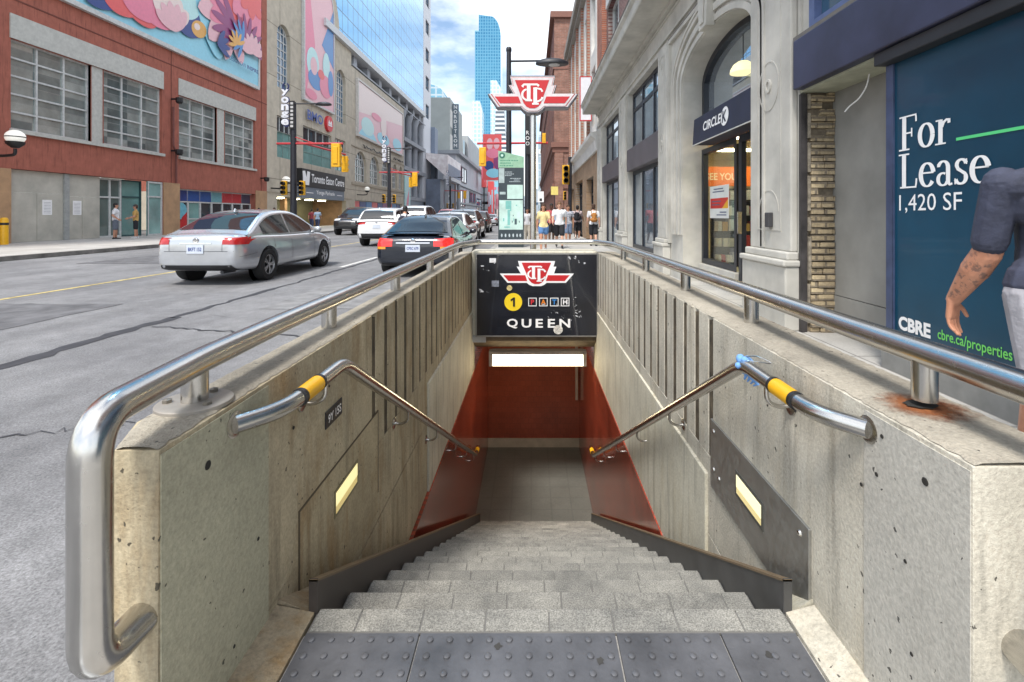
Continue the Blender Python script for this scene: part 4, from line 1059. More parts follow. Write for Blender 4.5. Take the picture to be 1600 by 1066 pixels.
# ================================================================ RIGHT SIDE further up the street
wb = thing('white_ornate_building', 'white ornate shop house with arched windows over a brick ground floor', 'building', (3, 30, 0))
T3 = TR(3.0); BB = bricks('buff brown brick', (.36,.22,.12), (.28,.17,.09), (.3,.25,.2), bw=.24, rh=.08, axis='y', vary=.45)
WHT = plain('white render', (.68,.67,.64), .8, vary=.1, vscale=2)
k = MB(T3); dops = [(23.6, 26.6, 0, 3.2), (28.6, 33.0, 0, 3.4), (34.5, 37, .4, 3.2)]
wall_open(k, 22.0, 38, -.1, 4.2, dops, .5, back=9); k.build('wall', BB, wb)
for a, b, c, d in dops: window(wb, T3, a, b, c+.02, d, .35, 2, [.75], G_DARK, F_DARK, bar=.12)
k = MB(T3); k.add([(u, d, z) for u in (21.85, 38.2) for d, z in ((-.3, 4.2), (.10, 4.2), (.14, 4.7), (.34, 4.85), (.36, 5.0), (-.3, 5.1))], [tuple(range(6)), tuple(range(6, 12))]+[(i, (i+1) % 6, 6+(i+1) % 6, 6+i) for i in range(6)])
k.build('cornice_band', WHT, wb)
k = MB(T3); wo_ = []
for i in range(5):
    a = 22.9+i*3.0; wo_ += [(a, a+1.5, 5.6, 8.4), (a, a+1.5, 9.2, 12.0)]
wall_open(k, 22.4, 38, 5.0, 13.6, wo_, .3, back=9); k.build('upper_wall', WHT, wb)
for a, b, c, d in wo_: window(wb, T3, a, b, c, d, .22, 2, [.5], G_DARK, WHT, bar=.11, arch=.6)
k = MB(T3)
for a, b, c, d in wo_[::2]: k.box(b+.55, b+.95, 0, .14, 5.0, 13.4)
k.build('pilaster_strip', OBR, wb)
k = MB(T3); k.box(22.2, 38.2, -.3, .45, 13.4, 13.9); k.box(22.2, 38.2, -.3, .25, 13.1, 13.4); k.build('roof_cornice', plain('dark weathered cornice', (.28,.26,.23), .8), wb)
bs = thing('blade_sign', 'tall blank white sign with thin red border projecting from the white building', 'sign', (2.7, 24, 6.9))
k = MB(); k.box(2.42, 2.92, 23.95, 24.1, 5.95, 8.05); k.build('panel', plain('blank sign', (.72,.72,.76), .5, vary=.04), bs)
k = MB()
for a in ((2.38,2.42,5.91,8.09),(2.92,2.96,5.91,8.09),(2.42,2.92,5.91,5.95),(2.42,2.92,8.05,8.09)): k.box(a[0], a[1], 23.94, 24.11, a[2], a[3])
k.build('border', RED, bs)
BRN = bricks('brown red brick', (.22,.085,.06), (.17,.065,.045), (.22,.15,.12), bw=.5, rh=.16, axis='y', vary=.45)
BRNX = bricks('brown red brick return', (.25,.12,.085), (.19,.09,.065), (.24,.18,.15), bw=.5, rh=.16, axis='x', vary=.5)
tb = thing('brown_brick_block', 'tall brown red brick block with corbelled cornice further up the right side', 'building', (3, 60, 0))
T4 = TR(2.35)
k = MB(T4); wo_ = [(52.5+i*4.4, 53.6+i*4.4, z, z+2.2) for i in range(14) for z in (4.9, 9.8, 13.4, 17.0)]
wall_open(k, 50, 118, -.1, 21.5, wo_, .15, back=14); k.build('wall', BRN, tb)
k = MB(); k.box(2.352, 16, 49.94, 49.99, -.1, 21.39); k.build('side_wall', BRNX, tb)
for i, (a, b, c, d) in enumerate(wo_):
    if True:
        k = MB(T4); k.box(a, b, -.14, -.12, c, d); k.build('window', G_REFL, tb)
k = MB()
for z, e, h in ((8.2, .35, .5), (7.7, .18, .5), (21.4, .4, .6), (16.2, .12, .35), (4.0, .22, .5)):
    k.box(2.35-e, 16, 50-e, 118, z, z+h)
k.build('cornice', plain('brown stone', (.21,.10,.075), .85), tb)
k = MB()
for x in (2.45, 5.2, 8.0): k.box(x-.0, x+.8, 49.7, 49.93, 0, 7.65)
k.build('corner_pier', BRNX, tb)
gb = thing('far_glass_block', 'distant pale glass office block at the end of the right side', 'building', (12, 240, 0))
k = MB(); k.box(3.5, 20, 230, 260, -.1, 39); k.build('wall', bricks('pale far glass', (.32,.40,.45), (.28,.37,.43), (.5,.52,.53), bw=3, rh=3.2, axis='x', rough=.2, msize=.25, vary=.2, bump=0, offset=0), gb)
k = MB(); k.box(3.4, 20, 229.8, 260, 30, 32); k.build('band', WHT, gb)
# ================================================================ LEFT SIDE: red building
XB = -22.3
TB = TL(XB)
REDB = concrete('painted red masonry', (.36,.115,.078), dark=.8, pores=False, stain=(.29,.09,.06), stain_amt=.3, streak=True, bump=.25)
TAN = plain('tan pier', (.44,.27,.15), .8, vary=.15, vscale=2)
GPAL = plain('pale grey lintel', (.50,.50,.46), .75, vary=.1)
rb = thing('red_mall_building', 'red painted mall building with gridded windows, pale lintels and boarded doorway', 'building', (XB, 28, 0))
k = MB(TB)
wins = [(20.95, 24.8, 5.0, 8.9), (25.5, 29.55, 5.0, 8.9), (30.95, 34.7, 5.0, 8.9), (35.6, 39.5, 5.0, 8.9)]
pan = [(24.8, 25.5, 5.0, 8.9), (34.7, 35.6, 5.0, 8.9)]
wall_open(k, 12, 41.25, 3.3, 25, wins+pan, .35, back=12)
wall_open(k, 12, 41.25, .0, 3.3, [(20.95, 29.6, .0, 3.299), (31.0, 39.5, 0, 2.98)], .6)
k.build('wall', REDB, rb)
GW = bricks('tinted window glass', (.44,.50,.47), (.14,.18,.18), (.3,.34,.33), bw=1.30, rh=.78, axis='y', rough=.06, msize=.02, vary=.45, bump=0, offset=0)
GW.node_tree.nodes['Principled BSDF'].inputs['Metallic'].default_value = .4
for a, b, c, d in wins: window(rb, TB, a, b, c, d, .25, 3, 5, GW, F_WHITE, bar=.075, fd=.08)
for a, b, c, d in pan: k = MB(TB); k.box(a, b, -.3, -.05, c, d); k.build('infill_panel', GPAL, rb)
for a, b in ((20.9, 29.62), (30.9, 39.55)):
    k = MB(TB); k.box(a, b, 0, .05, 8.9, 9.95); k.build('lintel', GPAL, rb)
    k = MB(TB); k.box(a, b, 0, .14, 4.84, 5.0); k.build('window_sill', GPAL, rb)
for a, b in ((12, 20.93), (29.62, 30.98), (39.52, 41.2)):
    k = MB(TB); k.box(a, b, 0, .06, .05, 3.28); k.build('ground_pier', TAN, rb, bevel=.02)
k = MB(TB)
for u in (30.28, 40.4, 20.4): k.box(u-.02, u+.02, 0, .02, 3.3, 25)
for z in (10.6,): k.box(12, 41.25, 0, .02, z-.03, z+.03)
k.build('panel_joint', plain('dark red joint', (.16,.05,.035), .9), rb)  # thin darker red lines at the panel joints
k = MB(TB); k.tube([(30.3, .12, 8.0), (30.3, .12, 5.6), (30.55, .12, 5.2), (30.55, .12, 3.3)], .06, 8, bend=.1); k.build('downpipe', plain('red brown pipe', (.16,.05,.04), .6), rb)
# boarded doorway
HB = plain('grey hoarding board', (.47,.45,.39), .8, vary=.14, vscale=1.2)
hb = thing('hoarding', 'pale grey plywood hoarding with two notices closing the mall doorway', 'hoarding', (XB, 23, 0))
for a, b, c, d in ((20.98, 22.25, .1, 2.3), (22.27, 23.5, .1, 2.3), (23.75, 25.0-.5, .1, 2.2), (24.52, 25.5, .1, 2.2), (20.98, 23.5, 2.305, 3.28), (23.75, 25.5, 2.205, 3.28)):
    k = MB(TB); k.box(a, b, -.3, -.2, c, d); k.build('board', HB, hb, bevel=.01)
k = MB(TB); k.box(23.5, 23.75, -.35, -.12, .1, 3.28); k.build('post', plain('hoarding post', (.34,.35,.34), .8), hb)
for u in (22.5, 24.0):
    k = MB(TB); k.box(u, u+.45, -.2, -.19, 1.3, 2.0); k.build('notice', WHITE, hb)
    k = MB(TB)
    for i in range(8): k.box(u+.06, u+.39, -.19, -.188, 1.38+i*.07, 1.40+i*.07)
    k.build('notice_print', plain('faint print', (.4,.4,.42), .7), hb)
window(rb, TB, 25.55, 27.0, .1, 3.26, .40, 2, [.68], G_GREEN, F_WHITE, bar=.09, name='glass_door')
window(rb, TB, 27.0, 28.45, .1, 3.26, .45, [], [.7], G_TEAL, plain('dark teal frame', (.03,.08,.085), .5), bar=.08, name='glass_door')
window(rb, TB, 28.45, 29.58, .1, 3.26, .08, [], [.72], glass('pale teal glass', (.26,.44,.42), .08), F_WHITE, bar=.09, name='glass_door')
# colourful shop front
shopc = [(.02,.05,.22), (.02,.08,.30), (.02,.08,.28), (.15,.35,.40), (.45,.03,.04), (.48,.03,.04), (.06,.06,.10)]
for i, c in enumerate(shopc):
    a = 31.05+i*1.2
    k = MB(TB); k.box(a+.06, a+1.14, -.42, -.35, 2.2, 2.9); k.build('shop_panel', plain('shop panel %d' % i, c, .35), rb)
    window(rb, TB, a, a+1.2, .1, 2.18, .4, [], [.45] if i % 2 else [], G_DARK if i not in (1,) else G_TEAL, F_WHITE, bar=.07, name='shop_window')
k = MB(TB); k.box(31.0, 39.5, -.45, -.30, 2.9, 2.98); k.build('shop_header', F_WHITE, rb)
k = MB(TB); k.prism([(31.12, .2), (32.15, .2), (32.15, 1.5), (31.7, 1.15)], 'y', -.39, -.335); k.build('shop_sticker', RED, rb)
k = MB(TB); k.prism([(p[0], p[1]) for p in arc(31.65, 1.55, .5, .55, 0, 360, 16)[:-1]], 'y', -.39, -.337); k.build('shop_sticker', plain('sky sticker', (.15,.45,.55), .5), rb)
# wall lamps of the mall
def wall_lamp(u, z, label, lit=True, XB_=XB):
    t = thing('wall_lamp', label, 'lamp', (XB_, u, z), 0, 'small lamps on the mall wall')
    k = MB(); k.box(0, .5, -.05, .05, .18, .28); k.lathe([(.13, -.05), (.2, .05), (.2, .3), (.0, .3)], (.5, 0, 0), 12); k.build('housing', BLACK, t, local=True)
    k = MB(); k.lathe([(.0, -.02), (.12, -.045)], (.5, 0, 0), 12); k.build('lamp_glass', plain('warm lamp lens', (1,.8,.4), .4, vary=0, emit=6, ecol=(1,.62,.2)), t, local=True)
wall_lamp(30.3, 5.05, 'small dark lamp on the red wall pier beside the downpipe')
wall_lamp(40.3, 4.1, 'small dark lamp at the far corner of the red wall')
wall_lamp(30.3, 8.25, 'small dark lamp high on the red pier between the pale lintels')
def globe_lamp(u, z, label, d=1.3):
    t = thing('globe_lamp', label, 'lamp', (XB, u, z), 0, 'white globe lamps on the mall wall')
    k = MB(); k.tube([(0,0,0), (d*.6,0,-.05), (d,0,.0), (d,0,.25)], .06, 8, bend=.2); k.lathe([(.12,.28),(.28,.42),(.31,.53),(.28,.53)], (d,0,0), 16); k.build('bracket', BLACK, t, local=True, smooth=50)
    k = MB(); k.ball((d,0,.72), (.32,.32,.29), 16, 10); k.build('globe', plain('opal globe', (.75,.74,.68), .35, emit=.3, vary=.05), t, local=True, smooth=60)
    k = MB(); k.lathe([(.322,.70),(.333,.72),(.322,.74)], (d,0,0), 18); k.build('globe_band', BLACK, t, local=True)
globe_lamp(19.9, 3.75, 'big white globe lamp on a black bracket at the left end of the red wall')
globe_lamp(41.9, 3.6, 'white globe lamp on a bracket at the corner next to the parkade entrance')
globe_lamp(62.6, 3.9, 'white globe lamp on a bracket below the arched mall windows')
# flowery billboard
def flower(k, cx, cz, r, n, w_, a0=0, sp=360, d=.0):
    for i in range(n):
        a = R(a0+sp*i/n); c, s = math.cos(a), math.sin(a); pts = []
        for j in range(17):
            t = j/16; x = r*t; y = w_*max(0, math.sin(PI*t**1.25))**.62; pts.append((x, y))
        for j in range(15, 0, -1): pts.append((pts[j][0], -pts[j][1]))
        k.add([(min(39.57, cx+p[0]*c-p[1]*s), d+i*.0012, max(11.72, cz+p[0]*s+p[1]*c)) for p in pts], [tuple(range(len(pts)))])
AC = {'sky': (.28,.62,.75), 'pink': (.72,.20,.30), 'rose': (.72,.42,.46), 'coral': (.70,.10,.10), 'navy': (.02,.05,.22), 'plum': (.25,.04,.16), 'cream': (.75,.62,.58), 'blue': (.06,.22,.50), 'gold': (.68,.36,.08), 'mint': (.45,.70,.70)}
ADM = {n: plain('poster '+n, c, .4, vary=.05) for n, c in AC.items()}
bb = thing('flower_billboard', 'huge billboard of pink and blue petals on the upper red wall', 'billboard', (XB, 30, 14))
k = MB(TB); k.box(12.5, 39.6, 0, .18, 11.7, 22.5); k.build('panel', ADM['sky'], bb)
k = MB(TB)
for a in ((12.5,39.75,11.45,11.7),(39.6,39.8,11.7,22.5)): k.box(a[0], a[1], 0, .24, a[2], a[3])
k.build('frame', F_WHITE, bb)
d = .19
def patch(col, pts):
    global d
    d += .004; k = MB(TB); k.add([(u, d, z) for u, z in pts], [tuple(range(len(pts)))]); k.build('petal_shape', ADM[col], bb)
def fl(col, *a, **kw):
    global d
    d += .004; k = MB(TB); flower(k, *a, d=d, **kw); d += .014; k.build('petal_shape', ADM[col], bb)
def blob(col, cx, cz, rx, rz, ang=0):
    pts = []
    for i in range(28):
        a = 2*PI*i/28; x, y = rx*math.cos(a), rz*math.sin(a); c, s = math.cos(R(ang)), math.sin(R(ang)); pts.append((cx+x*c-y*s, cz+x*s+y*c))
    patch(col, pts)
blob('navy', 24.5, 17.5, 3.2, 2.0, 0); blob('pink', 26, 15.5, 2.2, 2.6, 20); blob('coral', 23.7, 15.2, 1.8, 1.6, 0)
fl('pink', 27.2, 14.6, 4.2, 9, .62, a0=40, sp=200); fl('rose', 26.8, 14.2, 3.4, 7, .42, a0=60, sp=170)
fl('plum', 29.2, 13.2, 2.2, 6, .34, a0=60, sp=110)
blob('blue', 30.5, 16.3, 2.6, 2.7, -10); blob('rose', 29.6, 16.0, 2.0, 2.2, -20); fl('plum', 30.2, 13.6, 2.6, 5, .33, a0=50, sp=100)
blob('navy', 31.6, 14.2, 1.7, 1.4, 25); blob('mint', 31.1, 15.0, 1.5, 1.2, 15); blob('sky', 33.4, 15.5, 1.3, 3.4, 20)
blob('gold', 32.4, 13.6, .75, .55, 20); blob('cream', 32.2, 13.7, .3, .22, 20)
blob('navy', 25.2, 12.6, 1.3, .7, 20); fl('coral', 27.0, 12.2, 2.1, 6, .55, a0=20, sp=170); fl('pink', 28.3, 12.4, 2.4, 6, .6, a0=30, sp=150); fl('cream', 29.9, 13.0, 1.9, 5, .5, a0=40, sp=130); fl('rose', 30.2, 12.6, 1.8, 5, .36, a0=60, sp=120)
fl('rose', 35.6, 16.0, 3.6, 11, .75, a0=0); fl('pink', 35.4, 16.2, 2.5, 9, .6, a0=15); blob('coral', 36.0, 16.4, .8, .7)
fl('plum', 36.4, 15.0, 3.0, 5, .3, a0=130, sp=110); fl('pink', 38.1, 18.2, 3.0, 10, .8, a0=5); fl('coral', 38.2, 18.4, 1.9, 8, .5)
fl('navy', 34.0, 13.2, 1.5, 4, .2, a0=-20, sp=100); fl('plum', 37.6, 14.3, 2.4, 9, .22, a0=-10, sp=200); fl('rose', 38.3, 13.9, 1.6, 7, .3, a0=20, sp=180)
fl('blue', 37.0, 14.4, 1.6, 7, .16, a0=90, sp=180); fl('gold', 36.2, 13.9, 1.1, 6, .14, a0=30, sp=200); blob('plum', 34.6, 18.2, 1.2, .7, 30); blob('navy', 36.2, 19.4, 1.4, .7, -20)
d += .004
k = MB(TB); k.text('DESIGN CAN INSPIRE', (XB+d, 36.1, 12.55), (0,1,0), (0,0,1), .30, w=3.1, bold=.01); k.T = None; k2 = MB(); k2.v, k2.f = [( -0+p[0], p[1], p[2]) for p in k.v], k.f
kk = MB(); kk.text('DESIGN CAN', (XB+d, 35.2, 12.5), (0,1,0), (0,0,1), .30, w=2.0); kk.text('INSPIRE', (XB+d, 37.4, 12.5), (0,1,0), (0,0,1), .30, w=1.55, bold=.03); kk.build('lettering', ADM['navy'], bb)

# ================================================================ beige mall building
BEI = bricks('beige stone panels', (.50,.45,.36), (.47,.42,.335), (.27,.24,.19), bw=6.2, rh=4.45, axis='y', rough=.85, msize=.045, vary=.25, bump=.2, offset=0)
bg_ = thing('beige_mall_building', 'beige stone mall building with tall arched windows and parkade entrance', 'building', (XB, 60, 0))
k = MB(TB)
arcs = [(42.9, 45.3, 12.6, 18.4), (56.0, 58.8, 12.1, 18.3)]
strips = [(42.9, 46.4, 8.7, 10.1), (47.8, 54.6, 8.7, 10.1), (55.6, 58.8, 8.7, 10.1)]
teals = [(42.9, 46.4, 6.4, 8.7), (47.8, 54.6, 6.4, 8.7), (55.6, 58.8, 6.4, 8.7)]
wall_open(k, 41.26, 60.6, 0, 22.6, arcs+strips+teals+[(42.9, 58.9, .0, 3.0)], .5, back=14)
for a, b, c, d_ in arcs:
    um = (a+b)/2; hw = (b-a)/2
    for s_ in (-1, 1):
        e = [(um+s_*hw*math.cos(R(t_)), d_-hw+hw*math.sin(R(t_))) for t_ in range(0, 91, 10)]
        k.prism(e+[(um+s_*hw, d_)], 'y', -.5, 0)
row = [(61.9, 66.2), (67.6, 71.8), (73.0, 77.0), (78.6, 81.4), (82.4, 84.8)]
wall_open(k, 60.6, 85.6, 0, 19.8, [(a, b, 5.6, 9.6) for a, b in row]+[(61.9, 84.6, .05, 3.2)], .5, back=14)
for a, b in row:
    um = (a+b)/2; hw = (b-a)/2
    for s_ in (-1, 1):
        e = [(um+s_*hw*math.cos(R(t_)), 7.6+2.0*math.sin(R(t_))) for t_ in range(0, 91, 10)]
        k.prism(e+[(um+s_*hw, 9.6)], 'y', -.5, 0)
k.prism([(40.2, 22.4)]+[(p[0], p[1]) for p in arc(51.4, 22.4, 5.4, 5.5, 180, 0, 24)]+[(57.5, 22.4), (57.5, 22.0), (40.2, 22.0)], 'y', -4, .02)
k.build('wall', BEI, bg_)
for a, b, c, d_ in arcs: window(bg_, TB, a, b, c, d_, .4, 4, 8, G_BLUE, F_WHITE, bar=.10, arch=(b-a)/2)
for a, b in row: window(bg_, TB, a, b, 5.6, 9.6, .4, 5, 4, G_DARK, F_WHITE, bar=.13, arch=2.0)
for a, b, c, d_ in strips: window(bg_, TB, a, b, c, d_, .3, 4, 1, G_DARK, F_WHITE, bar=.09)
for a, b, c, d_ in teals: window(bg_, TB, a, b, c, d_, .15, 3, 2, G_TEAL, plain('teal frame', (.20,.30,.28), .5), bar=.06, name='spandrel_panel')
k = MB(TB); k.box(41.3, 60.6, 0, .05, 3.2, 3.3); k.box(60.65, 85.6, 0, .12, 5.1, 5.4); k.box(60.65, 85.6, 0, .1, 9.9, 10.05); k.build('string_course', plain('beige trim', (.40,.35,.27), .8), bg_)
# parkade entrance
k = MB(TB); k.box(42.9, 58.9, -4.2, -4.0, 0, 3.0); k.build('parkade_wall', plain('olive dark wall', (.30,.28,.17), .8), bg_)
k = MB(TB); k.box(42.9, 58.9, -4.2, -.5, 3.0, 3.1); k.build('parkade_ceiling', plain('parkade ceiling', (.13,.125,.10), .8), bg_)
for u in (44.0, 46.2, 49.3, 52.4, 55.5):
    k = MB(TB); k.lathe([(.45, 2.90), (.40, 2.86), (0, 2.86)], (u, -1.5, 0), 14); k.build('parkade_light', plain('parkade light', (1,.95,.8), .4, vary=0, emit=14, ecol=(1,.92,.66)), bg_)
k = MB(TB); k.box(49.2, 49.7, -3, -2.5, 0, 3.0); k.build('parkade_column', TAN, bg_)
for a in (42.7, 58.91):
    k = MB(TB); k.box(a, a+.19, -4.2, -.5, 0, 3.0); k.build('parkade_side', TAN, bg_)
es = thing('mall_sign', 'black sign reading Toronto Eaton Centre above a grey Yonge Parkade strip', 'sign', (XB, 50, 4.5))
k = MB(TB); k.box(46.3, 57.0, 0, .6, 4.05, 5.75); k.build('black_panel', BLACK, es)
k = MB(TB); k.box(46.3, 57.0, 0, .5, 2.95, 4.04); k.build('grey_panel', plain('grey sign strip', (.16,.19,.23), .5), es)
k = MB(); k.text('Toronto Eaton Centre', (XB+.615, 48.3, 4.52), (0,1,0), (0,0,1), .85, w=8.4, bold=.02)
k.text('Yonge Parkade', (XB+.515, 49.6, 3.28), (0,1,0), (0,0,1), .52, w=4.6, bold=.015)
k.box(XB+.5, XB+.52, 47.4, 48.9, 3.45, 3.52); k.box(XB+.5, XB+.52, 54.9, 56.4, 3.45, 3.52); k.build('lettering', WHITE, es)
k = MB(TB); k.prism([(46.55, 4.2), (47.75, 4.2), (47.95, 5.5), (47.4, 5.55), (47.2, 4.9), (46.9, 5.55), (46.4, 5.5)], 'y', .6, .62); k.build('shield_emblem', WHITE, es)
bm_ = thing('bank_sign', 'blue BMO letters beside a red roundel on the beige wall', 'sign', (XB, 51, 11))
k = MB(); k.text('BMO', (XB+.25, 48.2, 10.75), (0,1,0), (0,0,1), 1.0, w=3.6, bold=.03); k.build('lettering', plain('bank blue', (.02,.06,.30), .4), bm_)
k = MB(TB); k.lathe([(.85, 0), (.85, .3), (0, .3)], (53.5, 0, 11.25), 24, 'y'); k.build('roundel', plain('bank red', (.65,.03,.04), .4), bm_)
k = MB(TB); k.box(53.0, 54.0, .3, .33, 11.0, 11.15); k.prism([(53.0, 11.2), (53.2, 11.65), (53.5, 11.3), (53.8, 11.65), (54.0, 11.2)], 'y', .3, .33); k.build('roundel_mark', WHITE, bm_)
# posters on the beige building
ap = thing('arched_poster', 'tall arch topped poster in pink and blue on the beige wall', 'poster', (XB, 51, 18))
k = MB(TB); k.prism([(47.6, 12.7), (54.6, 12.7)]+arc(51.1, 22.6, 3.5, 4.2, 0, 180, 20), 'y', .02, .25); k.build('panel', ADM['rose'], ap)
k = MB(TB); outline_strip(k, [(47.5, 12.6), (54.7, 12.6)]+arc(51.1, 22.6, 3.6, 4.3, 0, 180, 20), .18, .02, .32); k.build('frame', F_WHITE, ap)
d = .255
def ppatch(par, cols):
    global d
    for col, pts in cols:
        d += .004; k = MB(TB); k.add([(u, d, z) for u, z in pts], [tuple(range(len(pts)))]); k.build('colour_shape', ADM[col], par)
el = lambda cx, cz, rx, rz: [(cx+rx*math.cos(2*PI*i/20), cz+rz*math.sin(2*PI*i/20)) for i in range(20)]
ppatch(ap, [('pink', [(47.7, 12.8), (49.9, 18.5), (48.6, 24), (47.7, 23)]), ('blue', [(51.5, 19.2), (54.5, 24.0), (54.5, 17.5)]), ('mint', el(49.4, 16.6, 1.4, 1.6)), ('blue', el(50.0, 15.1, 1.7, 1.0)), ('rose', el(49.6, 16.4, .8, .9)), ('mint', el(52.6, 17.2, .9, 1.5)), ('pink', el(52.4, 15.0, 1.5, 1.2)), ('coral', el(51.3, 16.0, .8, .5)), ('pink', el(49, 13.4, 1.3, .5)), ('blue', el(53.7, 15.7, .7, 1.4))])
fp = thing('framed_poster', 'wide pale pink and blue poster framed on the beige wall above the arched windows', 'poster', (XB, 73, 15))
k = MB(TB); k.box(62.3, 83.8, 0, .25, 11.6, 18.5); k.build('panel', ADM['rose'], fp)
k = MB(TB); outline_strip(k, [(62.2, 11.5), (83.9, 11.5), (83.9, 18.6), (62.2, 18.6)], .25, .0, .36); k.build('frame', plain('pale frame grey', (.6,.58,.55), .6), fp)
d = .255
ppatch(fp, [('cream', [(62.4, 14.5), (83.7, 16.5), (83.7, 18.4), (62.4, 18.4)]), ('sky', [(62.4, 11.7), (66, 14.2), (69, 12.2), (70, 11.7)]), ('mint', el(66, 13.2, 2.6, 1.2)), ('sky', el(73, 12.6, 3, .9)), ('rose', el(77.5, 14.2, 2.8, 1.6)), ('cream', el(73, 14.6, 1.4, 1.8)), ('sky', el(80.4, 12.8, 2.6, 1.0)), ('pink', el(69.7, 15.2, 2.2, .5))])
k = MB(TB); rnd = random.Random(2)
for u0, u1 in ((64.5, 73.0), (78.6, 84.5)):
    u = u0; p = []
    while u < u1: p.append((u, .15, 10.35+rnd.uniform(-.18, .22))); u += .28
    k.tube(p, .06, 5); 
k.build('script_sign', BLACK, bg_)
# shop fronts at the foot of the beige building
cols = ['coral', 'navy', 'blue', 'coral', 'navy', 'plum', 'coral', 'blue', 'navy']
for i in range(9):
    a = 61.95+i*2.5
    k = MB(TB); k.box(a+.1, a+2.4, -.4, -.3, 1.9, 3.1); k.build('shop_panel', ADM[cols[i]], bg_)
    window(bg_, TB, a, a+2.5, .08, 1.9, .45, 2, 1, G_DARK, F_DARK, bar=.1, name='shop_window')

# ---- open corner with columns under the tower
oc = thing('column_corner', 'open corner of grey columns and terraces beneath the glass tower', 'building', (XB, 95, 0))
CG = plain('cool grey stone', (.36,.38,.41), .8, vary=.12, vscale=.6)
k = MB(TB); k.box(85.7, 103, -8, -2.5, 0, 21); k.build('back_wall', plain('slate blue wall', (.16,.20,.26), .7, vary=.15, vscale=.5), oc)
for i in range(4):
    k = MB(TB); k.lathe([(.7, 4.8), (.62, 5.2), (.62, 18.6), (.9, 19.4), (.9, 20.0)], (87.0+i*4.8, -.8, 0), 16); k.build('column', CG, oc, smooth=50)
k = MB(TB)
for z in (4.0, 9.3, 14.4): k.box(85.7, 103, -3, .1, z, z+.7)
k.box(61, 103, -10, .05, 20.0, 20.2)
k.build('terrace_slab', CG, oc)
k = MB(TB); k.box(85.8, 89.5, .0, .2, .1, 9); k.build('poster_panel', ADM['mint'], oc)
k = MB(TB); k.prism([(86.2, .6), (87.6, .6), (88.6, 6), (86.9, 4)], 'y', .2, .22); k.build('poster_shape', ADM['pink'], oc)
k = MB(TB); k.box(89.7, 103, -.4, 0, 0, 4.0); k.build('base_wall', plain('blue grey base', (.25,.29,.34), .6), oc)
# ---- glass tower
def curtain(name, glassc, glassc2, mull, bw, rh, axis, ms, rough=.06, metal_=.75):
    m = bricks(name, glassc, glassc2, mull, bw=bw, rh=rh, axis=axis, rough=rough, msize=ms, vary=.12, bump=.0, offset=0)
    m.node_tree.nodes['Principled BSDF'].inputs['Metallic'].default_value = metal_; return m
CW = curtain('sky blue curtain wall', (.12,.40,.68), (.10,.36,.63), (.03,.11,.20), 1.75, 2.1, 'y', .075, .06, .55)
tw = thing('blue_glass_tower', 'blue glass curtain wall office tower rising behind the beige mall', 'tower', (XB, 80, 21))
k = MB(TB); k.box(54, 101, -30, .0, 22.3, 110); k.build('curtain_wall', CW, tw)
k = MB(TB); k.box(52, 101.2, -30, .5, 21.5, 22.29); k.build('eaves_band', plain('pale eaves', (.60,.62,.63), .6), tw)
k = MB(TB); k.box(60.7, 101, -5, -2.0, 19.9, 21.5); k.build('dark_recess', plain('recess grey', (.06,.065,.075), .8), tw)
k = MB(TB)
for i in range(8): k.box(62+i*5.2, 63.2+i*5.2, -1.9, -.2, 19.8, 21.5)
k.build('stub_pier', CG, tw)
cs = thing('white_stair_tower', 'narrow white concrete strip with stacked blue windows at the far edge of the glass tower', 'tower', (XB, 105, 0))
k = MB(TB); wo_ = [(103.4, 107.0, 22+i*6.0, 24.9+i*6.0) for i in range(15)]
wall_open(k, 101.21, 108.5, 0, 112, wo_, .4, back=20); k.build('wall', plain('white concrete', (.66,.68,.71), .7, vary=.06), cs)
for a, b, c, d_ in wo_: window(cs, TB, a, b, c, d_, .3, 2, [.3], G_BLUE, F_DARK, bar=.14)
# ---- blocks beyond
sb = thing('slate_slab', 'plain slate blue wall slab before the department store', 'building', (-22, 109, 0))
k = MB(); k.box(-26, XB+.9, 108.6, 112, 0, 20.8); k.build('wall', plain('slate slab', (.20,.245,.32), .6, vary=.1), sb)
CONG = plain('green grey precast', (.36,.385,.37), .8, vary=.08, vscale=.3)
CONGD = plain('grey precast side', (.40,.43,.44), .8, vary=.08, vscale=.3)
nb = thing('department_store', 'windowless grey department store block with a tall vertical name sign', 'building', (-26, 140, 0))
k = MB(); k.box(-36, XB, 134, 158, 0, 33.5); k.build('wall', CONG, nb)
k = MB()
for z in (12, 18.8, 25.6): k.box(XB, XB+.12, 134.5, 139.5, z, z+4.8)
k.build('white_panel', WHT, nb)
k = MB(); k.box(XB-.02, XB+.02, 160, 168, 0, 26); k.build('dark_glass_strip', G_DARK, nb)
k = MB(); k.box(-36, XB+.6, 168, 210, 0, 28.5); k.build('rear_block', CONGD, nb)
vsn = thing('vertical_sign', 'tall grey vertical sign spelling NORDSTROM in white letters', 'sign', (-21.4, 138, 20))
k = MB(); k.box(-22.25, -20.5, 138, 138.6, 19.9, 32.6); k.build('panel', plain('sign slate', (.13,.17,.20), .5), vsn)
k = MB()
for i, ch in enumerate('NORDSTROM'): k.text(ch, (-21.37, 137.97, 31.25-i*1.36), (1,0,0), (0,0,1), .98, align='c', bold=.02)
k.build('lettering', WHITE, vsn)
pd = thing('store_podium', 'light grey podium of the department store with sloping roof edge and shop windows', 'building', (-19, 150, 0))
k = MB(); k.box(-34, -19.0, 123, 190, 0, 16.6); k.build('wall', plain('podium cladding', (.42,.44,.48), .5, vary=.1, vscale=.2), pd)
k = MB(); k.box(-34.5, -17.9, 121.8, 191, 16.6, 17.5); k.build('roof_edge', plain('podium roof edge', (.27,.29,.31), .5), pd)
TP = TL(-19.0)
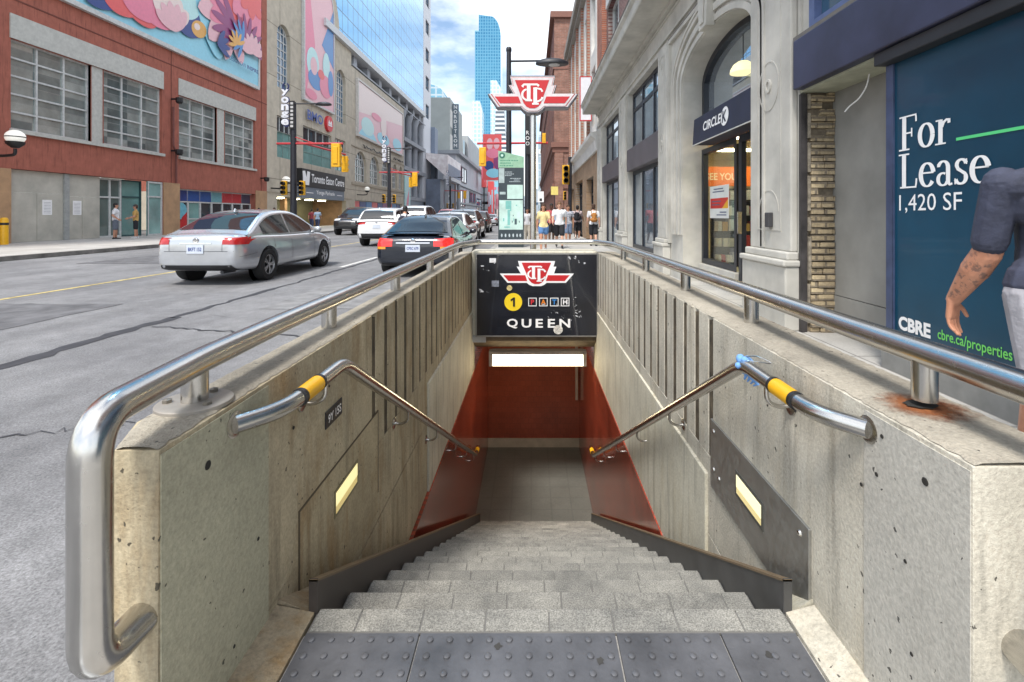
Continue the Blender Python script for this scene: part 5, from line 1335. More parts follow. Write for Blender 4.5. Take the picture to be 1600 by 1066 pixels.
for a, b, c, d_ in ((128, 143, 10.2, 14.6), (126, 140, 3.4, 8.2), (150, 166, 5.0, 8.6), (170, 186, 2, 7.2), (146, 160, .3, 3.2)):
    window(pd, TP, a, b, c, d_, -.05, 3, 1, G_BLUE, F_DARK, bar=.35, fd=.12)
k = MB(TP); k.box(124, 190, 0, .8, 4.2, 4.6); k.box(124, 190, 0, .6, 9.0, 9.2); k.build('string_band', plain('podium band', (.22,.24,.26), .5), pd)
k = MB(); k.text('NORDSTROM', (-29.8, 122.95, 12.9), (1,0,0), (0,0,1), 1.7, w=9.8, bold=.0); k.build('lettering', plain('dark letters', (.10,.12,.16), .5), pd)
cn = thing('striped_canopy', 'pink and white glazed canopy on posts over the shop row before the podium', 'canopy', (-19, 108, 10))
k = MB(); k.prism([(-22.0, 15.2), (-17.5, 10.6), (-17.5, 10.0), (-22.0, 14.4)], 'y', 104, 122) if False else k.add([(x, y, z) for y in (103.2, 122) for x, z in ((-22.2, 14.4), (-17.6, 14.0), (-17.6, 9.6), (-18.2, 9.6), (-22.2, 13.2))], [(0,1,2,3,4), (5,6,7,8,9), (0,1,6,5), (1,2,7,6), (2,3,8,7), (3,4,9,8), (4,0,5,9)])
k.build('glazing', plain('pink canopy glass', (.92,.80,.80), .4, vary=.2, vscale=.8), cn)
k = MB()
for i in range(12): k.box(-17.62, -17.5, 104+i*1.5, 104.7+i*1.5, 9.7, 12.2)
k.build('stripe', plain('slate stripe', (.25,.30,.40), .5), cn)
k = MB(); k.text('ORDSTROM', (-17.45, 105, 12.6), (0,1,0), (0,0,1), .01) if False else k.box(-18.5, -17.55, 103, 122, 8.9, 9.6); k.build('fascia', plain('canopy fascia', (.62,.62,.64), .6), cn)
for y in (103.6, 121):
    k = MB(); k.tube([(-18, y, 0), (-18, y, 9)], .45, 10); k.build('post', CG, cn)
sr = thing('shop_row', 'dark blue grey shop row with numbered panel under the pink canopy', 'building', (-20, 112, 0))
k = MB(); k.box(-22.2, -19.2, 103.2, 122.5, 0, 8.9); k.build('wall', plain('shop row wall', (.15,.18,.24), .5, vary=.2, vscale=.5), sr)
k = MB(); k.text('20', (-19.17, 113.5, 3.9), (0,1,0), (0,0,1), 2.1, w=3.4, bold=.03); k.build('lettering', WHITE, sr)
k = MB(); k.box(-19.19, -19.1, 107.5, 108.6, 3.6, 6.2); k.build('red_panel', RED, sr)
k = MB(); k.box(-19.19, -19.1, 104, 121, .1, 2.8); k.build('shop_glass', G_DARK, sr)
bp = thing('banner_pier', 'brown and cream banner pier at the near corner of the podium', 'pier', (-19, 123, 0))
k = MB(); k.box(-20.4, -18.9, 122.55, 122.95, 1.0, 11.5); k.build('panel', plain('banner brown', (.42,.30,.25), .6), bp)
k = MB(); k.box(-20.1, -19.2, 122.45, 122.54, 2.5, 7.5); k.build('cream_panel', ADM['cream'], bp)
# ---- far towers and signs at the end of the street
ft = thing('blue_skyscraper', 'very tall blue glass skyscraper with a stepped curved top in the distance', 'tower', (-45, 505, 0))
SKY1 = curtain('skyscraper glass', (.03,.16,.29), (.05,.22,.36), (.12,.32,.45), 2.6, 3.2, 'x', .55, .12, .5)
k = MB(); y0 = 500
out = [(-57.6, 0), (-31.2, 0), (-31.2, 183)]+[(p[0], p[1]) for p in arc(-42.5, 183, 11.3, 22, 0, 75, 8)]+[(-53.6, 206), (-53.6, 189), (-57.6, 189)]
k.prism(out, 'y', y0, y0+30); k.build('shaft', SKY1, ft)
k = MB(); k.prism([(-57.7, 188.5), (-53.4, 188.5), (-53.4, 189.8), (-57.7, 189.8)], 'y', y0-.3, y0+30); k.box(-57.8, -31.0, y0-.4, y0+30, 56, 58); k.build('parapet_band', plain('skyscraper band', (.2,.45,.6), .3), ft)
f2 = thing('pale_blue_tower', 'pale blue stepped tower in front of the skyscraper', 'tower', (-28, 420, 0))
SKY2 = curtain('pale tower glass', (.42,.60,.70), (.36,.55,.66), (.60,.68,.72), 3, 3.4, 'x', .6, .2, .3)
k = MB(); k.prism([(-35, 0), (-23, 0), (-23, 103), (-27, 112), (-30, 117), (-35, 117)], 'y', 420, 440); k.build('shaft', SKY2, f2)
f3 = thing('striped_tower', 'slanted tower with dark and white balcony stripes', 'tower', (-17, 330, 0))
k = MB(); k.prism([(-26, 0), (-14, 0), (-18.5, 74), (-24, 74)], 'y', 330, 345); k.build('shaft', bricks('balcony stripes', (.10,.13,.16), (.10,.13,.16), (.72,.74,.75), bw=40, rh=3.0, axis='x', rough=.4, msize=.7, vary=.1, bump=0, offset=0), f3)
f4 = thing('grey_blue_tower', 'small pale tower left of the skyscraper', 'tower', (-44, 380, 0))
k = MB(); k.prism([(-46, 0), (-38, 0), (-38, 82), (-40, 90), (-46, 90)], 'y', 380, 395); k.build('shaft', SKY2, f4)
f5 = thing('rounded_glass_tower', 'rounded blue glass tower top peeping over the department store', 'tower', (-44, 230, 0))
k = MB(); k.prism([(-60, 0), (-41, 0), (-41, 58)]+[(p[0], p[1]) for p in arc(-50, 58, 9, 5, 0, 180, 10)][1:], 'y', 230, 250); k.build('shaft', curtain('rounded tower glass', (.18,.36,.46), (.15,.32,.42), (.4,.48,.52), 3.2, 3.4, 'x', .4, .1, .5), f5)
fb = thing('red_video_billboard', 'big red and pink picture billboard far up the street', 'billboard', (-12, 160, 20))
k = MB(); k.box(-15.6, -9.6, 158, 158.6, 12.6, 27.4); k.build('panel', ADM['coral'], fb)
for c_, e in (('rose', el(-13.4, 24.2, 1.0, 1.9)), ('rose', el(-11.2, 24.4, 1.0, 1.8)), ('pink', el(-12.4, 21.2, 2.2, 1.6)), ('navy', el(-13.6, 17.2, 1.5, 1.6)), ('plum', el(-11, 18.6, 1.2, 2.6)), ('sky', el(-12.2, 14.8, 2.4, 1.5))):
    d += .0; k = MB(TC(158)); dd = .02+.01*random.random(); k.add([(u, dd, z) for u, z in e], [tuple(range(len(e)))]); k.build('picture_shape', ADM[c_], fb)
rnd = random.Random(12)
far = [(-17.3,-15.7,170,11,22,'coral','red mesh sign frame on the roof edge beyond the podium'), (-16.4,-14.2,185,.1,14,'coral','narrow red sign tower low at the far end'), (-13.9,-11.6,190,3.5,9.5,'rose','pink lit sign box far down the left side'),
       (-15.2,-10.0,215,.1,4.5,'cream','cream low storefront at the far end of the road'), (-17,-12,200,9.5,15,'sky','blue picture panel hung far down the left side'), (-12.8,-8.6,235,5.2,7.6,'coral','red and white marquee strip far up the road'),
       (-11,-6,250,9,18,'blue','blue glass far block behind the marquee'), (4.4,7.2,190,4,15,'coral','pinkish banner on the far right corner')]
for i, (x0, x1, y, z0, z1, c_, lab) in enumerate(far):
    t = thing('street_sign_block' if z0 > 1 else 'far_storefront', lab, 'sign' if z0 > 1 else 'building', ((x0+x1)/2, y, 0))
    k = MB(); k.box(x0, x1, y, y+4, z0, z1); k.build('panel', ADM[c_], t)
    k = MB()
    for q in range(3):
        a = x0+(x1-x0)*(.12+.27*q); k.box(a, a+(x1-x0)*.16, y-.1, y+.01, z0+(z1-z0)*rnd.uniform(.15,.4), z0+(z1-z0)*rnd.uniform(.55,.9))
    k.build('panel_detail', ADM[rnd.choice(['navy', 'cream', 'pink', 'sky'])], t)
    k = MB(); k.box((x0+x1)/2-.2, (x0+x1)/2+.2, y+1, y+1.4, 0, z0+.2); k.build('support', BLACK, t)
lb2 = thing('left_far_block', 'pale grey mixed block closing the left side at the far end', 'building', (-20, 260, 0))
k = MB(); k.box(-40, -16, 215, 330, 0, 19); k.build('wall', bricks('far block', (.40,.42,.44), (.36,.38,.41), (.2,.22,.24), bw=4, rh=3.4, axis='y', rough=.4, msize=.6, vary=.2, bump=0, offset=0), lb2)
k = MB(); k.box(-40, -15.6, 215, 330, 6, 7); k.build('band', CONGD, lb2)
ef = thing('street_end_block', 'hazy pale blocks closing the street at its far end', 'building', (-2, 640, 0))
k = MB(); k.box(-34, 0, 640, 660, 0, 26); k.box(2, 40, 610, 630, 0, 34); k.build('wall', plain('hazy block', (.50,.55,.60), .8, vary=.15, vscale=.1), ef)
k = MB(); k.box(-34, 0, 639.7, 640, 10, 12); k.box(2, 40, 609.7, 610, 14, 17); k.build('window_band', G_BLUE, ef)
# ================================================================ STREET FURNITURE
POLE = plain('dark pole paint', (.018,.02,.028), .45, vary=.2)
MASTR = plain('red mast arm', (.50,.03,.04), .4)
# ---- transit sign on its post, just behind the stairwell
ts = thing('transit_sign', 'red winged transit emblem on a steel post behind the stairwell', 'sign', (.04, 8, 0))
YT = 8.0
def P8(px, py): return (px-830)*YT/FPX, CAMZ-(py-336)*YT/FPX
k = MB(); k.tube([(.035, YT+.12, 0), (.035, YT+.12, 3.02)], .05, 20); k.lathe([(.11, 0), (.11, .012), (.05, .018)], (.035, YT+.12, 0), 20); k.build('post', STEEL, ts, smooth=50)
x0, z0 = P8(832.5, 120.5)
W_ = 137*YT/FPX; kk = W_/364
out = [(-94,-4),(90,-4),(82,30),(96,30),(84,62),(183,62),(143,112),(48,112),(36,124),(20,132),(-22,132),(-38,124),(-50,112),(-146,112),(-184,62),(-80,62),(-100,30),(-86,30)]
zc = z0-.012
k = MB(); k.prism([(x0+(a+1)*kk*1.03-.0, zc-(b-64)*kk*1.16-64*kk*1.08) for a, b in out], 'y', YT, YT+.22); k.build('case', plain('sign case', (.13,.12,.14), .4, .3), ts, bevel=.006)
emb_z = zc-.012
def emb2(scale, dz, y, m, nm):
    k = MB(); k.prism([(x0+(a+1)*kk*scale, zc-(b-64)*kk*1.08*(scale if scale < 1 else scale)-64*kk*1.08+dz) for a, b in out], 'y', y-.004, y); k.build(nm, m, ts)
emb2(1.0, 0, YT-.0005, plain('silver face', (.62,.60,.60), .4, .2), 'silver_face')
emb2(.955, 0, YT-.005, RED, 'red_line')
emb2(.935, 0, YT-.0095, plain('pale grey face', (.66,.62,.63), .4), 'pale_face')
k = MB(); Z8 = lambda b: zc-(b-64)*kk*1.08-64*kk*1.08
k.prism([(x0+a*kk, Z8(b)) for a, b in ((-74,10),(68,10),(34,98),(22,112),(8,118),(-12,118),(-26,112),(-38,98))], 'y', YT-.018, YT-.0138)
for sx in (-1, 1): k.prism([(x0+(a*sx-2)*kk, Z8(b)) for a, b in ((58,73),(156,73),(134,99),(47,99))], 'y', YT-.018, YT-.0138)
k.build('red_face', RED, ts)
k = MB(); M = lambda a, b: (x0+a*kk, YT-.0195, Z8(b)+.0)
th, tn = 12, 6
k.stroke([(-44,36),(-37,27),(-10,27),(18,27),(25,33)], 13, 7, M); k.stroke([(-17,27),(-17,86)], 15, 8, M); k.stroke([(-31,88),(-3,88)], 8, 7, M)
k.stroke([(2,42),(12,41),(34,45),(40,55)], 9, 6, M); k.stroke([(10,41),(10,99)], 15, 8, M); k.stroke([(-3,101),(24,101)], 8, 7, M)
k.stroke(arc(14, 74, 26, 18, 5, 95, 8), 9, 6, M); k.stroke(arc(-20, 66, 24, 21, 60, 255, 14), 9, 6, M)
k.build('emblem_letters', plain('emblem white', (.82,.80,.78), .5), ts)
# ---- wayfinding pillar
YW = 19.6
wp = thing('wayfinding_pillar', 'tall map pillar with green header and street map on the sidewalk', 'map pillar', (-.8, YW, 0))
WX = lambda px: (px-830)*YW/FPX
WZ = lambda py: CAMZ-(py-336)*YW/FPX
ax, bx = WX(778.5), WX(818.5)
k = MB(); k.box(ax, bx, YW, YW+.30, .0, WZ(262)); k.build('body', plain('pillar dark', (.035,.05,.06), .35), wp, bevel=.01)
k = MB(); k.prism([(ax, WZ(262)), (bx, WZ(262)), (bx, WZ(245)), (ax, WZ(235.5))], 'y', YW, YW+.30); k.build('green_header', plain('pale green header', (.28,.48,.33), .45), wp)
k = MB(); k.prism([(p[0], p[1]) for p in arc(WX(784.5), WZ(243), .12, .12, 0, 360, 24)[:-1]], 'y', YW-.006, YW); k.build('compass_disc', plain('deep green', (.04,.16,.11), .5), wp)
k = MB(); k.prism([(p[0], p[1]) for p in arc(WX(784.5), WZ(243), .05, .05, 0, 360, 16)[:-1]], 'y', YW-.010, YW-.006); k.build('compass_dot', plain('pale dot', (.5,.7,.6), .5), wp)
k = MB()
rnd = random.Random(8)
for py, w_ in ((251, 28), (255, 15), (259, 20)):
    x = 781
    while x < 781+w_:
        a = rnd.uniform(1.6, 3.4); k.box(WX(x), WX(x+a*.7), YW-.003, YW, WZ(py+.8), WZ(py-.8)); x += a
k.build('header_print', plain('green print', (.06,.25,.17), .5), wp)
MAPT = plain('map face', (.50,.68,.62), .35, vary=.12, vscale=3); MAPT2 = plain('map strip', (.20,.50,.46), .4); GRYP = plain('pillar grey face', (.38,.46,.46), .4)
for a, b, c, e, m_, nm in ((779.5, 788, 263, 286, GRYP, 'grey_face'), (792.5, 817, 289, 311, MAPT, 'upper_map'), (780, 817, 313, 359, MAPT, 'street_map'), (781, 790, 300, 304, GRYP, 'grey_strip')):
    k = MB(); k.box(WX(a), WX(b), YW-.006, YW, WZ(e), WZ(c)); k.build(nm, m_, wp)
k = MB()
for a, b, c, e in ((793,797,328,352),(786,788,341,346),(802,803,341,346),(788,797,354,356),(797,799,327,330),(790,799,314,327),(806,808,320,322)): k.box(WX(a), WX(b), YW-.009, YW-.0055, WZ(e), WZ(c))
k.build('map_block', MAPT2, wp)
k = MB()
for a, b, c, e in ((804,807.5,342,351),(801.5,802.5,336,338),(811,812,345,348),(800,801,345,348)): k.box(WX(a), WX(b), YW-.010, YW-.0055, WZ(e), WZ(c))
k.build('map_mark', plain('map dark', (.05,.09,.10), .5), wp)
k = MB()
for py, a, b in ((269,789,800),(272,789,803),(274.5,789,799),(279,797,814),(281.5,803,812),(284,796,813)):
    x = a
    while x < b:
        w_ = rnd.uniform(1.2, 3); k.box(WX(x), WX(min(b, x+w_*.75)), YW-.004, YW, WZ(py+.55), WZ(py-.55)); x += w_
for x in (784, 790, 796, 802, 808, 813): k.prism([(p[0], p[1]) for p in arc(WX(x), WZ(368), .035, .07, 40, 330, 10)], 'y', YW-.004, YW)
k.build('white_print', plain('pillar print', (.45,.52,.55), .5), wp)
# ---- street light over the sidewalk
sl_ = thing('street_lamp', 'dark street lamp pole behind the map pillar, lamp arm reaching over the transit sign', 'street lamp', (-.96, 21, 0))
k = MB(); k.tube([(0,0,0),(0,0,8.3)], [.135,.10], 16); k.lathe([(.10,8.3),(.12,8.33),(.12,8.45),(.09,8.5)], (0,0,0), 14); k.lathe([(.2,0),(.2,.5),(.14,.6)], (0,0,0), 14); k.build('pole', POLE, sl_, local=True, smooth=50)
k = MB(); k.tube([(0,0,7.9),(1.35,0,7.92)], .045, 10); k.build('arm', POLE, sl_, local=True)
k = MB(); k.add([], []); k.ball((1.86,0,7.80), (.72,.36,.22), 20, 9); k.v = [(x,y,max(z,7.74)) for x,y,z in k.v]; k.build('lamp_head', POLE, sl_, local=True, smooth=50)
k = MB(); k.lathe([(.0,7.70),(.22,7.72),(.25,7.745)], (1.95,0,0), 16); k.build('lamp_lens', plain('lamp lens', (.5,.5,.5), .3), sl_, local=True)
# ---- traffic signals and mast arm poles
def signal_mb(parent, x, y, z, h, away=True, name='signal'):
    """yellow three lamp signal; away=True shows its plain back to the camera"""
    w_ = h*.36; d_ = h*.2
    k = MB(); k.box(x-w_/2, x+w_/2, y-d_/2, y+d_/2, z-h/2, z+h/2)
    if away: k.box(x-w_*.28, x+w_*.28, y-d_*.7, y-d_/2, z-h*.36, z+h*.36)
    o = k.build(name, YELLOW, parent, local=True, bevel=.02)
    q = MB()
    for i in (-1, 0, 1):
        s_ = 1 if away else -1; c = (x, y+s_*d_/2, z+i*h*.31)
        q.lathe([(w_*.36, 0), (w_*.36, s_*d_*1.3), (w_*.31, s_*d_*1.3), (w_*.31, 0)], c, 12, 'y')
    q.build('visor', BLACK if not away else YELLOW, o, local=True)
    l = MB()
    for i in (-1, 0, 1): l.lathe([(w_*.31, 0), (0, .0)], (x, y+(1 if away else -1)*(d_/2+.006), z+i*h*.31), 12, 'y')
    l.build('lamp_disc', plain('unlit signal lens', (.05,.03,.03), .3), o, local=True)
    return o
def mast_pole(label, loc, lettered=True):
    t = thing('signal_pole', label, 'signal pole', loc, 0, 'dark signal and lamp poles on the left curb')
    k = MB(); k.tube([(0,0,0),(0,0,8.7)], [.22,.17], 14); k.lathe([(.34,0),(.34,.9),(.24,1.1)], (0,0,0), 14); k.build('pole', POLE, t, local=True, smooth=50)
    k = MB(); k.box(-.17,.17,-.24,-.17,6.9,8.75); k.build('name_board', BLACK, t, local=True)
    k = MB(); rr_ = random.Random(1)
    for i in range(7): k.box(-.09,.09,-.245,-.24,7.0+i*.25,7.0+i*.25+.15)
    k.build('board_print', plain('board print', (.5,.5,.5), .5), t, local=True)
    k = MB(); k.tube([(0,0,8.6),(1.6,0,8.62)], .05, 8); k.build('lamp_arm', POLE, t, local=True)
    k = MB(); k.ball((2.0,0,8.55),(.55,.3,.17),16,8); k.v = [(x,y,max(z,8.5)) for x,y,z in k.v]; k.build('lamp_head', POLE, t, local=True, smooth=50)
    k = MB(); k.tube([(-1.1,0,5.95),(3.3,0,5.95)], .075, 10); k.tube([(0,0,6.15),(.6,7.5,6.15)], .075, 10); k.tube([(.05,-.05,6.4),(1.3,-.02,6.0)], .03, 6); k.build('mast_arm', MASTR, t, local=True, smooth=50)
    signal_mb(t, 2.9, -.15, 5.15, 1.55, True)
    signal_mb(t, .6, 7.4, 5.35, 1.3, True)
    signal_mb(t, -.55, -.1, 3.0, .95, False); signal_mb(t, .55, .1, 3.0, .95, False)
    k = MB(); k.tube([(-.6,0,3.3),(.6,0,3.3)], .04, 8); k.tube([(-.6,0,2.7),(.6,0,2.7)], .04, 8); k.build('signal_bracket', BLACK, t, local=True)
    # decorative letters running down the side of the pole
    k = MB(); zz = 9.55
    for ch in 'yonge':
        k.text(ch, (-.55, -.05, zz-.42), (1,0,0), (0,0,1), .42, w=.5, align='c', bold=.04); zz -= .49
    k.build('ornament_letters', plain('ornament white', (.70,.72,.78), .4), t, local=True)
    k = MB(); zz = 9.55
    for ch in 'yonge':
        k.text(ch, (-.52, -.02, zz-.45), (1,0,0), (0,0,1), .48, w=.58, align='c', bold=.05); zz -= .49
    k.tube([(-.55,0,9.4),(-.72,.02,9.75),(-.6,.02,10.0)], .05, 6, bend=.1); k.tube([(-.5,0,9.4),(-.3,.02,9.75),(-.42,.02,9.95)], .05, 6, bend=.1)
    k.tube([(-.2,0,7.2),(-.5,0,7.05),(-.75,0,7.3)], .05, 6, bend=.1)
    k.build('ornament_edge', plain('ornament navy', (.02,.03,.12), .5), t, local=True)  # navy edging behind the white letters
    return t
mp1 = mast_pole('dark signal pole with ornament letters in front of the parkade entrance', (-15.8, 32.5, .09))
dup(mp1, (-15.8, 54.4, .09), 0, 'second signal pole of its kind, in front of the arched mall windows')
dup(mp1, (-15.9, 96, .09), 0, 'smallest and farthest signal pole of its kind, near the pink canopy')
rp = thing('signal_pole', 'dark pole with red mast arm behind the transit sign, signal over the road', 'signal pole', (-.22, 30, 0))
k = MB(); k.tube([(0,0,0),(0,0,8.4)], [.19,.15], 14); k.build('pole', POLE, rp, local=True)
k = MB(); k.box(-.16,.16,-.24,-.16,5.0,7.6); k.build('name_board', BLACK, rp, local=True)
k = MB()
for i, ch in enumerate('ROO'): k.text(ch, (0,-.245,6.2-i*.33), (1,0,0), (0,0,1), .22, align='c')
k.build('lettering', WHITE, rp, local=True)
k = MB(); k.tube([(-3.1,0,5.68),(1.25,0,5.72)], .07, 10); k.build('mast_arm', MASTR, rp, local=True)
signal_mb(rp, -2.75, -.1, 4.85, 1.15, True); signal_mb(rp, 1.0, -.1, 6.0, .6, True)
s2 = thing('signal_pole', 'dark post with yellow signals beside the brick doorway on the right', 'signal pole', (2.62, 33, 0))
k = MB(); k.tube([(0,0,0),(0,0,5.2)], .13, 12); k.build('pole', POLE, s2, local=True)
signal_mb(s2, -.3, -.1, 4.0, 1.3, False); signal_mb(s2, -.35, 0, 2.6, .6, False)
y2 = thing('street_sign', 'small yellow square sign on a thin post by the brown brick block', 'sign', (2.1, 44, 0))
k = MB(); k.tube([(0,0,0),(0,0,3.9)], .04, 8); k.build('post', POLE, y2, local=True)
k = MB(); k.box(-.32,.32,-.07,-.04,3.1,3.85); k.build('plate', plain('yellow plate', (.75,.62,.18), .5), y2, local=True)
y3 = thing('street_sign', 'small white parking sign on a thin post up the sidewalk', 'sign', (.9, 46, 0))
k = MB(); k.tube([(0,0,0),(0,0,3.6)], .04, 8); k.build('post', POLE, y3, local=True)
k = MB(); k.box(-.28,.28,-.07,-.04,2.5,3.5); k.build('plate', WHITE, y3, local=True)
k = MB(); k.box(-.12,.12,-.08,-.07,2.6,2.85); k.build('plate_mark', BLACK, y3, local=True)
yb_ = thing('bollard', 'yellow bollard at the left edge by the boarded doorway', 'bollard', (-21.5, 19.95, .085))
k = MB(); k.lathe([(.13,0),(.13,1.02),(.09,1.1),(0,1.12)], (0,0,0), 16); k.build('post', YELLOW, yb_, local=True, smooth=50)
k = MB(); k.lathe([(.134,.8),(.134,.9)], (0,0,0), 16); k.build('band', BLACK, yb_, local=True)
# ================================================================ VEHICLES
CARGLASS = glass('car window glass', (.018,.022,.026), .03, vary=.2)
LAMPRED = plain('tail lamp red', (.40,.012,.012), .2, vary=.1, coat=.5)
LAMPLIT = plain('lit brake lamp', (.50,.008,.01), .2, vary=.1, emit=.5, ecol=(1,.03,.02), coat=.6)
LAMPCLR = plain('head lamp clear', (.65,.68,.70), .12, vary=.1)
RIM = metal('alloy rim', (.55,.55,.56), .3, False)
CHROME = metal('chrome trim', (.7,.7,.72), .12, False)
def paint(name, col, met=.3): return plain(name, col, .24, met, vary=.03, coat=1.0)
def chaikin(P, n=3):
    for _ in range(n):
        Q = [P[0]]
        for a, b in zip(P[:-1], P[1:]):
            Q += [tuple(a[i]*.75+b[i]*.25 for i in range(len(a))), tuple(a[i]*.25+b[i]*.75 for i in range(len(a)))]
        Q.append(P[-1]); P = Q
    return P
def interp(P, y):
    for a, b in zip(P[:-1], P[1:]):
        if a[0] <= y <= b[0]: return a[1]+(b[1]-a[1])*(y-a[0])/((b[0]-a[0]) or 1)
    return P[0][1] if y < P[0][0] else P[-1][1]
def make_car(name, label, cat, pm, spec, group=None, plate=None, lit=False, front=False):
    """+y is forward; spec: stations (y, half width, underside, deck), roof outline, wheels"""
    t = thing(name, label, cat, (0,0,0), 0, group)
    W = spec['w']; st = spec['st']; rw = spec['wheel_r']; axles = spec['axles']
    v = []; n = 14
    for y, wd, zb, zt in st:
        h = zt-zb
        half = [(wd*.80, zb), (wd*.965, zb+.05), (wd, zb+h*.36), (wd*.985, zb+h*.66), (wd*.945, zt-.07), (wd*.85, zt-.008)]
        ring = [(0, zb)]+half+[(0, zt+.015)]+[(-a, b) for a, b in half[::-1]]
        v += [(a, y, b) for a, b in ring]
    f = [(i*n+k, i*n+(k+1) % n, (i+1)*n+(k+1) % n, (i+1)*n+k) for i in range(len(st)-1) for k in range(n)]
    f += [tuple(range(n)), tuple(range((len(st)-1)*n, len(st)*n))]
    b0 = MB(); b0.add(v, f); o = b0.build('tmp', pm)
    s_ = o.modifiers.new('s', 'SUBSURF'); s_.levels = 2; s_.render_levels = 2
    cut = MB()
    for ya in axles:
        for sx in (-1, 1): cut.cyl((sx*(W-.24), ya, rw+.01), (sx*(W+.3), ya, rw+.01), rw+.055, n=28)
    co_ = cut.build('tmpcut', BLACK)
    bo = o.modifiers.new('b', 'BOOLEAN'); bo.operation = 'DIFFERENCE'; bo.object = co_; bo.solver = 'EXACT'
    me = evaluated(o)
    bpy.data.objects.remove(o); bpy.data.objects.remove(co_)
    me.materials.clear(); me.name = 'car_body'
    for p in me.polygons: p.use_smooth = True; p.material_index = 0
    me.set_sharp_from_angle(angle=R(38))
    bm = bmesh.new(); bm.from_mesh(me); bvh = BVHTree.FromBMesh(bm); bm.free()
    body = link('body', me, pm, t, True)
    # cabin
    roof = chaikin(spec['roof'], 3); zb = spec['belt']; zr = max(p[1] for p in roof); wb, wr = spec['cab_w']
    ztf = lambda y: interp(roof, y)
    wf = lambda z: wb+(wr-wb)*max(0, min(1.15, (z-zb)/(zr-zb)))
    ys = [p[0] for p in roof]; cv = []; m = 0
    cross = lambda y: 0
    for y in ys:
        zt = ztf(y); hw = wf(zt); r_ = min(.07, (zt-zb)*.5+.003)
        side = [(wf(zb)+.01, zb-.10), (wf(zb), zb), (wf(zt-r_), zt-r_)]
        cor = [(wf(zt-r_*.4)-.004, zt-r_*.35), (hw-.035, zt-.006), (hw-.09, zt+.004)]
        half = side+cor+[(hw*.5, zt+.022)]
        ring = half+[(0, zt+.028)]+[(-a, b) for a, b in half[::-1]]
        m = len(ring); cv += [(a, y, b) for a, b in ring]
    cf = [(i*m+k, i*m+k+1, (i+1)*m+k+1, (i+1)*m+k) for i in range(len(ys)-1) for k in range(m-1)]
    cb = MB(); cb.add(cv, cf); cb.build('cabin', pm, t, True, smooth=50)
    crown = lambda x, hw: .004+.024*(1-(x/hw)**2) if hw else 0
    def screen(ya, yb, nm, mrg):
        g = MB(); N, K = 14, 10; vv = []
        for i in range(N+1):
            y = ya+(yb-ya)*i/N; zt = ztf(y); hw = wf(zt)-mrg
            for j in range(K+1):
                x = -hw+2*hw*j/K; vv.append((x, y+(-.010 if ya < 0 and yb < 0 else .010)*1, zt+.009+.022*(1-(x/(hw+mrg))**2)))
        g.add(vv, [(i*(K+1)+j, i*(K+1)+j+1, (i+1)*(K+1)+j+1, (i+1)*(K+1)+j) for i in range(N) for j in range(K)])
        return g.build(nm, CARGLASS, t, True, smooth=50)
    screen(spec['rear_glass'][0], spec['rear_glass'][1], 'rear_window', .085)
    screen(spec['front_glass'][0], spec['front_glass'][1], 'windshield', .085)
    for sx in (-1, 1):
        for a, b in spec['side_glass']:
            g = MB(); N = 18; vv = []
            for i in range(N+1):
                y = a+(b-a)*i/N; lo = zb+.025; hi = max(lo+.002, ztf(y)-.085)
                for z in (lo, (lo+hi)/2, hi): vv.append((sx*(wf(z)+.006), y, z))
            g.add(vv, [(i*3+j, i*3+j+1, (i+1)*3+j+1, (i+1)*3+j) for i in range(N) for j in range(2)])
            g.build('side_window', CARGLASS, t, True, smooth=40)
    def decal(quad, d, m_, nm, off=.008, N=10, K=6, par=None):
        """quad: 4 points (a,b) bilinear; d: 'rear','front','left','right' viewing side; laid onto the body"""
        vv = []
        for i in range(N+1):
            for j in range(K+1):
                s, u = i/N, j/K
                p = [(quad[0][q]*(1-s)+quad[1][q]*s)*(1-u)+(quad[3][q]*(1-s)+quad[2][q]*s)*u for q in (0, 1)]
                if d in ('rear', 'front'):
                    sg = -1 if d == 'rear' else 1; og = Vector((p[0], sg*6, p[1])); dr_ = Vector((0, -sg, 0))
                else:
                    sg = -1 if d == 'left' else 1; og = Vector((sg*3, p[0], p[1])); dr_ = Vector((-sg, 0, 0))
                hit = bvh.ray_cast(og, dr_)
                if hit[0] is None: vv.append(None)
                else: vv.append(hit[0]+hit[1]*off*(1 if hit[1].dot(dr_) < 0 else -1))
        idx = {}; V = []
        for i, p in enumerate(vv):
            if p is not None: idx[i] = len(V); V.append(p)
        F = []
        for i in range(N):
            for j in range(K):
                q = (i*(K+1)+j, i*(K+1)+j+1, (i+1)*(K+1)+j+1, (i+1)*(K+1)+j)
                if all(x in idx for x in q) and max((vv[x]-vv[y_]).length for x in q for y_ in q) < .45: F.append(tuple(idx[x] for x in q))
        if not F: return None
        g = MB(); g.add(V, F); return g.build(nm, m_, par or t, True, smooth=50)
    for args in spec['decals']:
        m_ = {'tail': LAMPLIT if lit else LAMPRED, 'clear': LAMPCLR, 'black': BLACK, 'chrome': CHROME, 'amber': plain('amber lens', (.75,.30,.03), .2)}[args[2]]
        decal(args[0], args[1], m_, args[3])
    sy = spec['seams']
    for d_ in ('left', 'right'):
        for y, za, zz in sy: decal([(y-.006, za), (y+.006, za), (y+.006, zz), (y-.006, zz)], d_, DARKTRIM, 'door_seam', .003, 1, 6)
        for y in spec['handles']: decal([(y-.09, spec['belt']-.17), (y+.09, spec['belt']-.17), (y+.09, spec['belt']-.135), (y-.09, spec['belt']-.135)], d_, pm, 'door_handle', .03, 2, 1)
    if spec.get('boot'):
        for q, d_ in spec['boot']: decal(q, d_, DARKTRIM, 'panel_seam', .003, 12, 1)
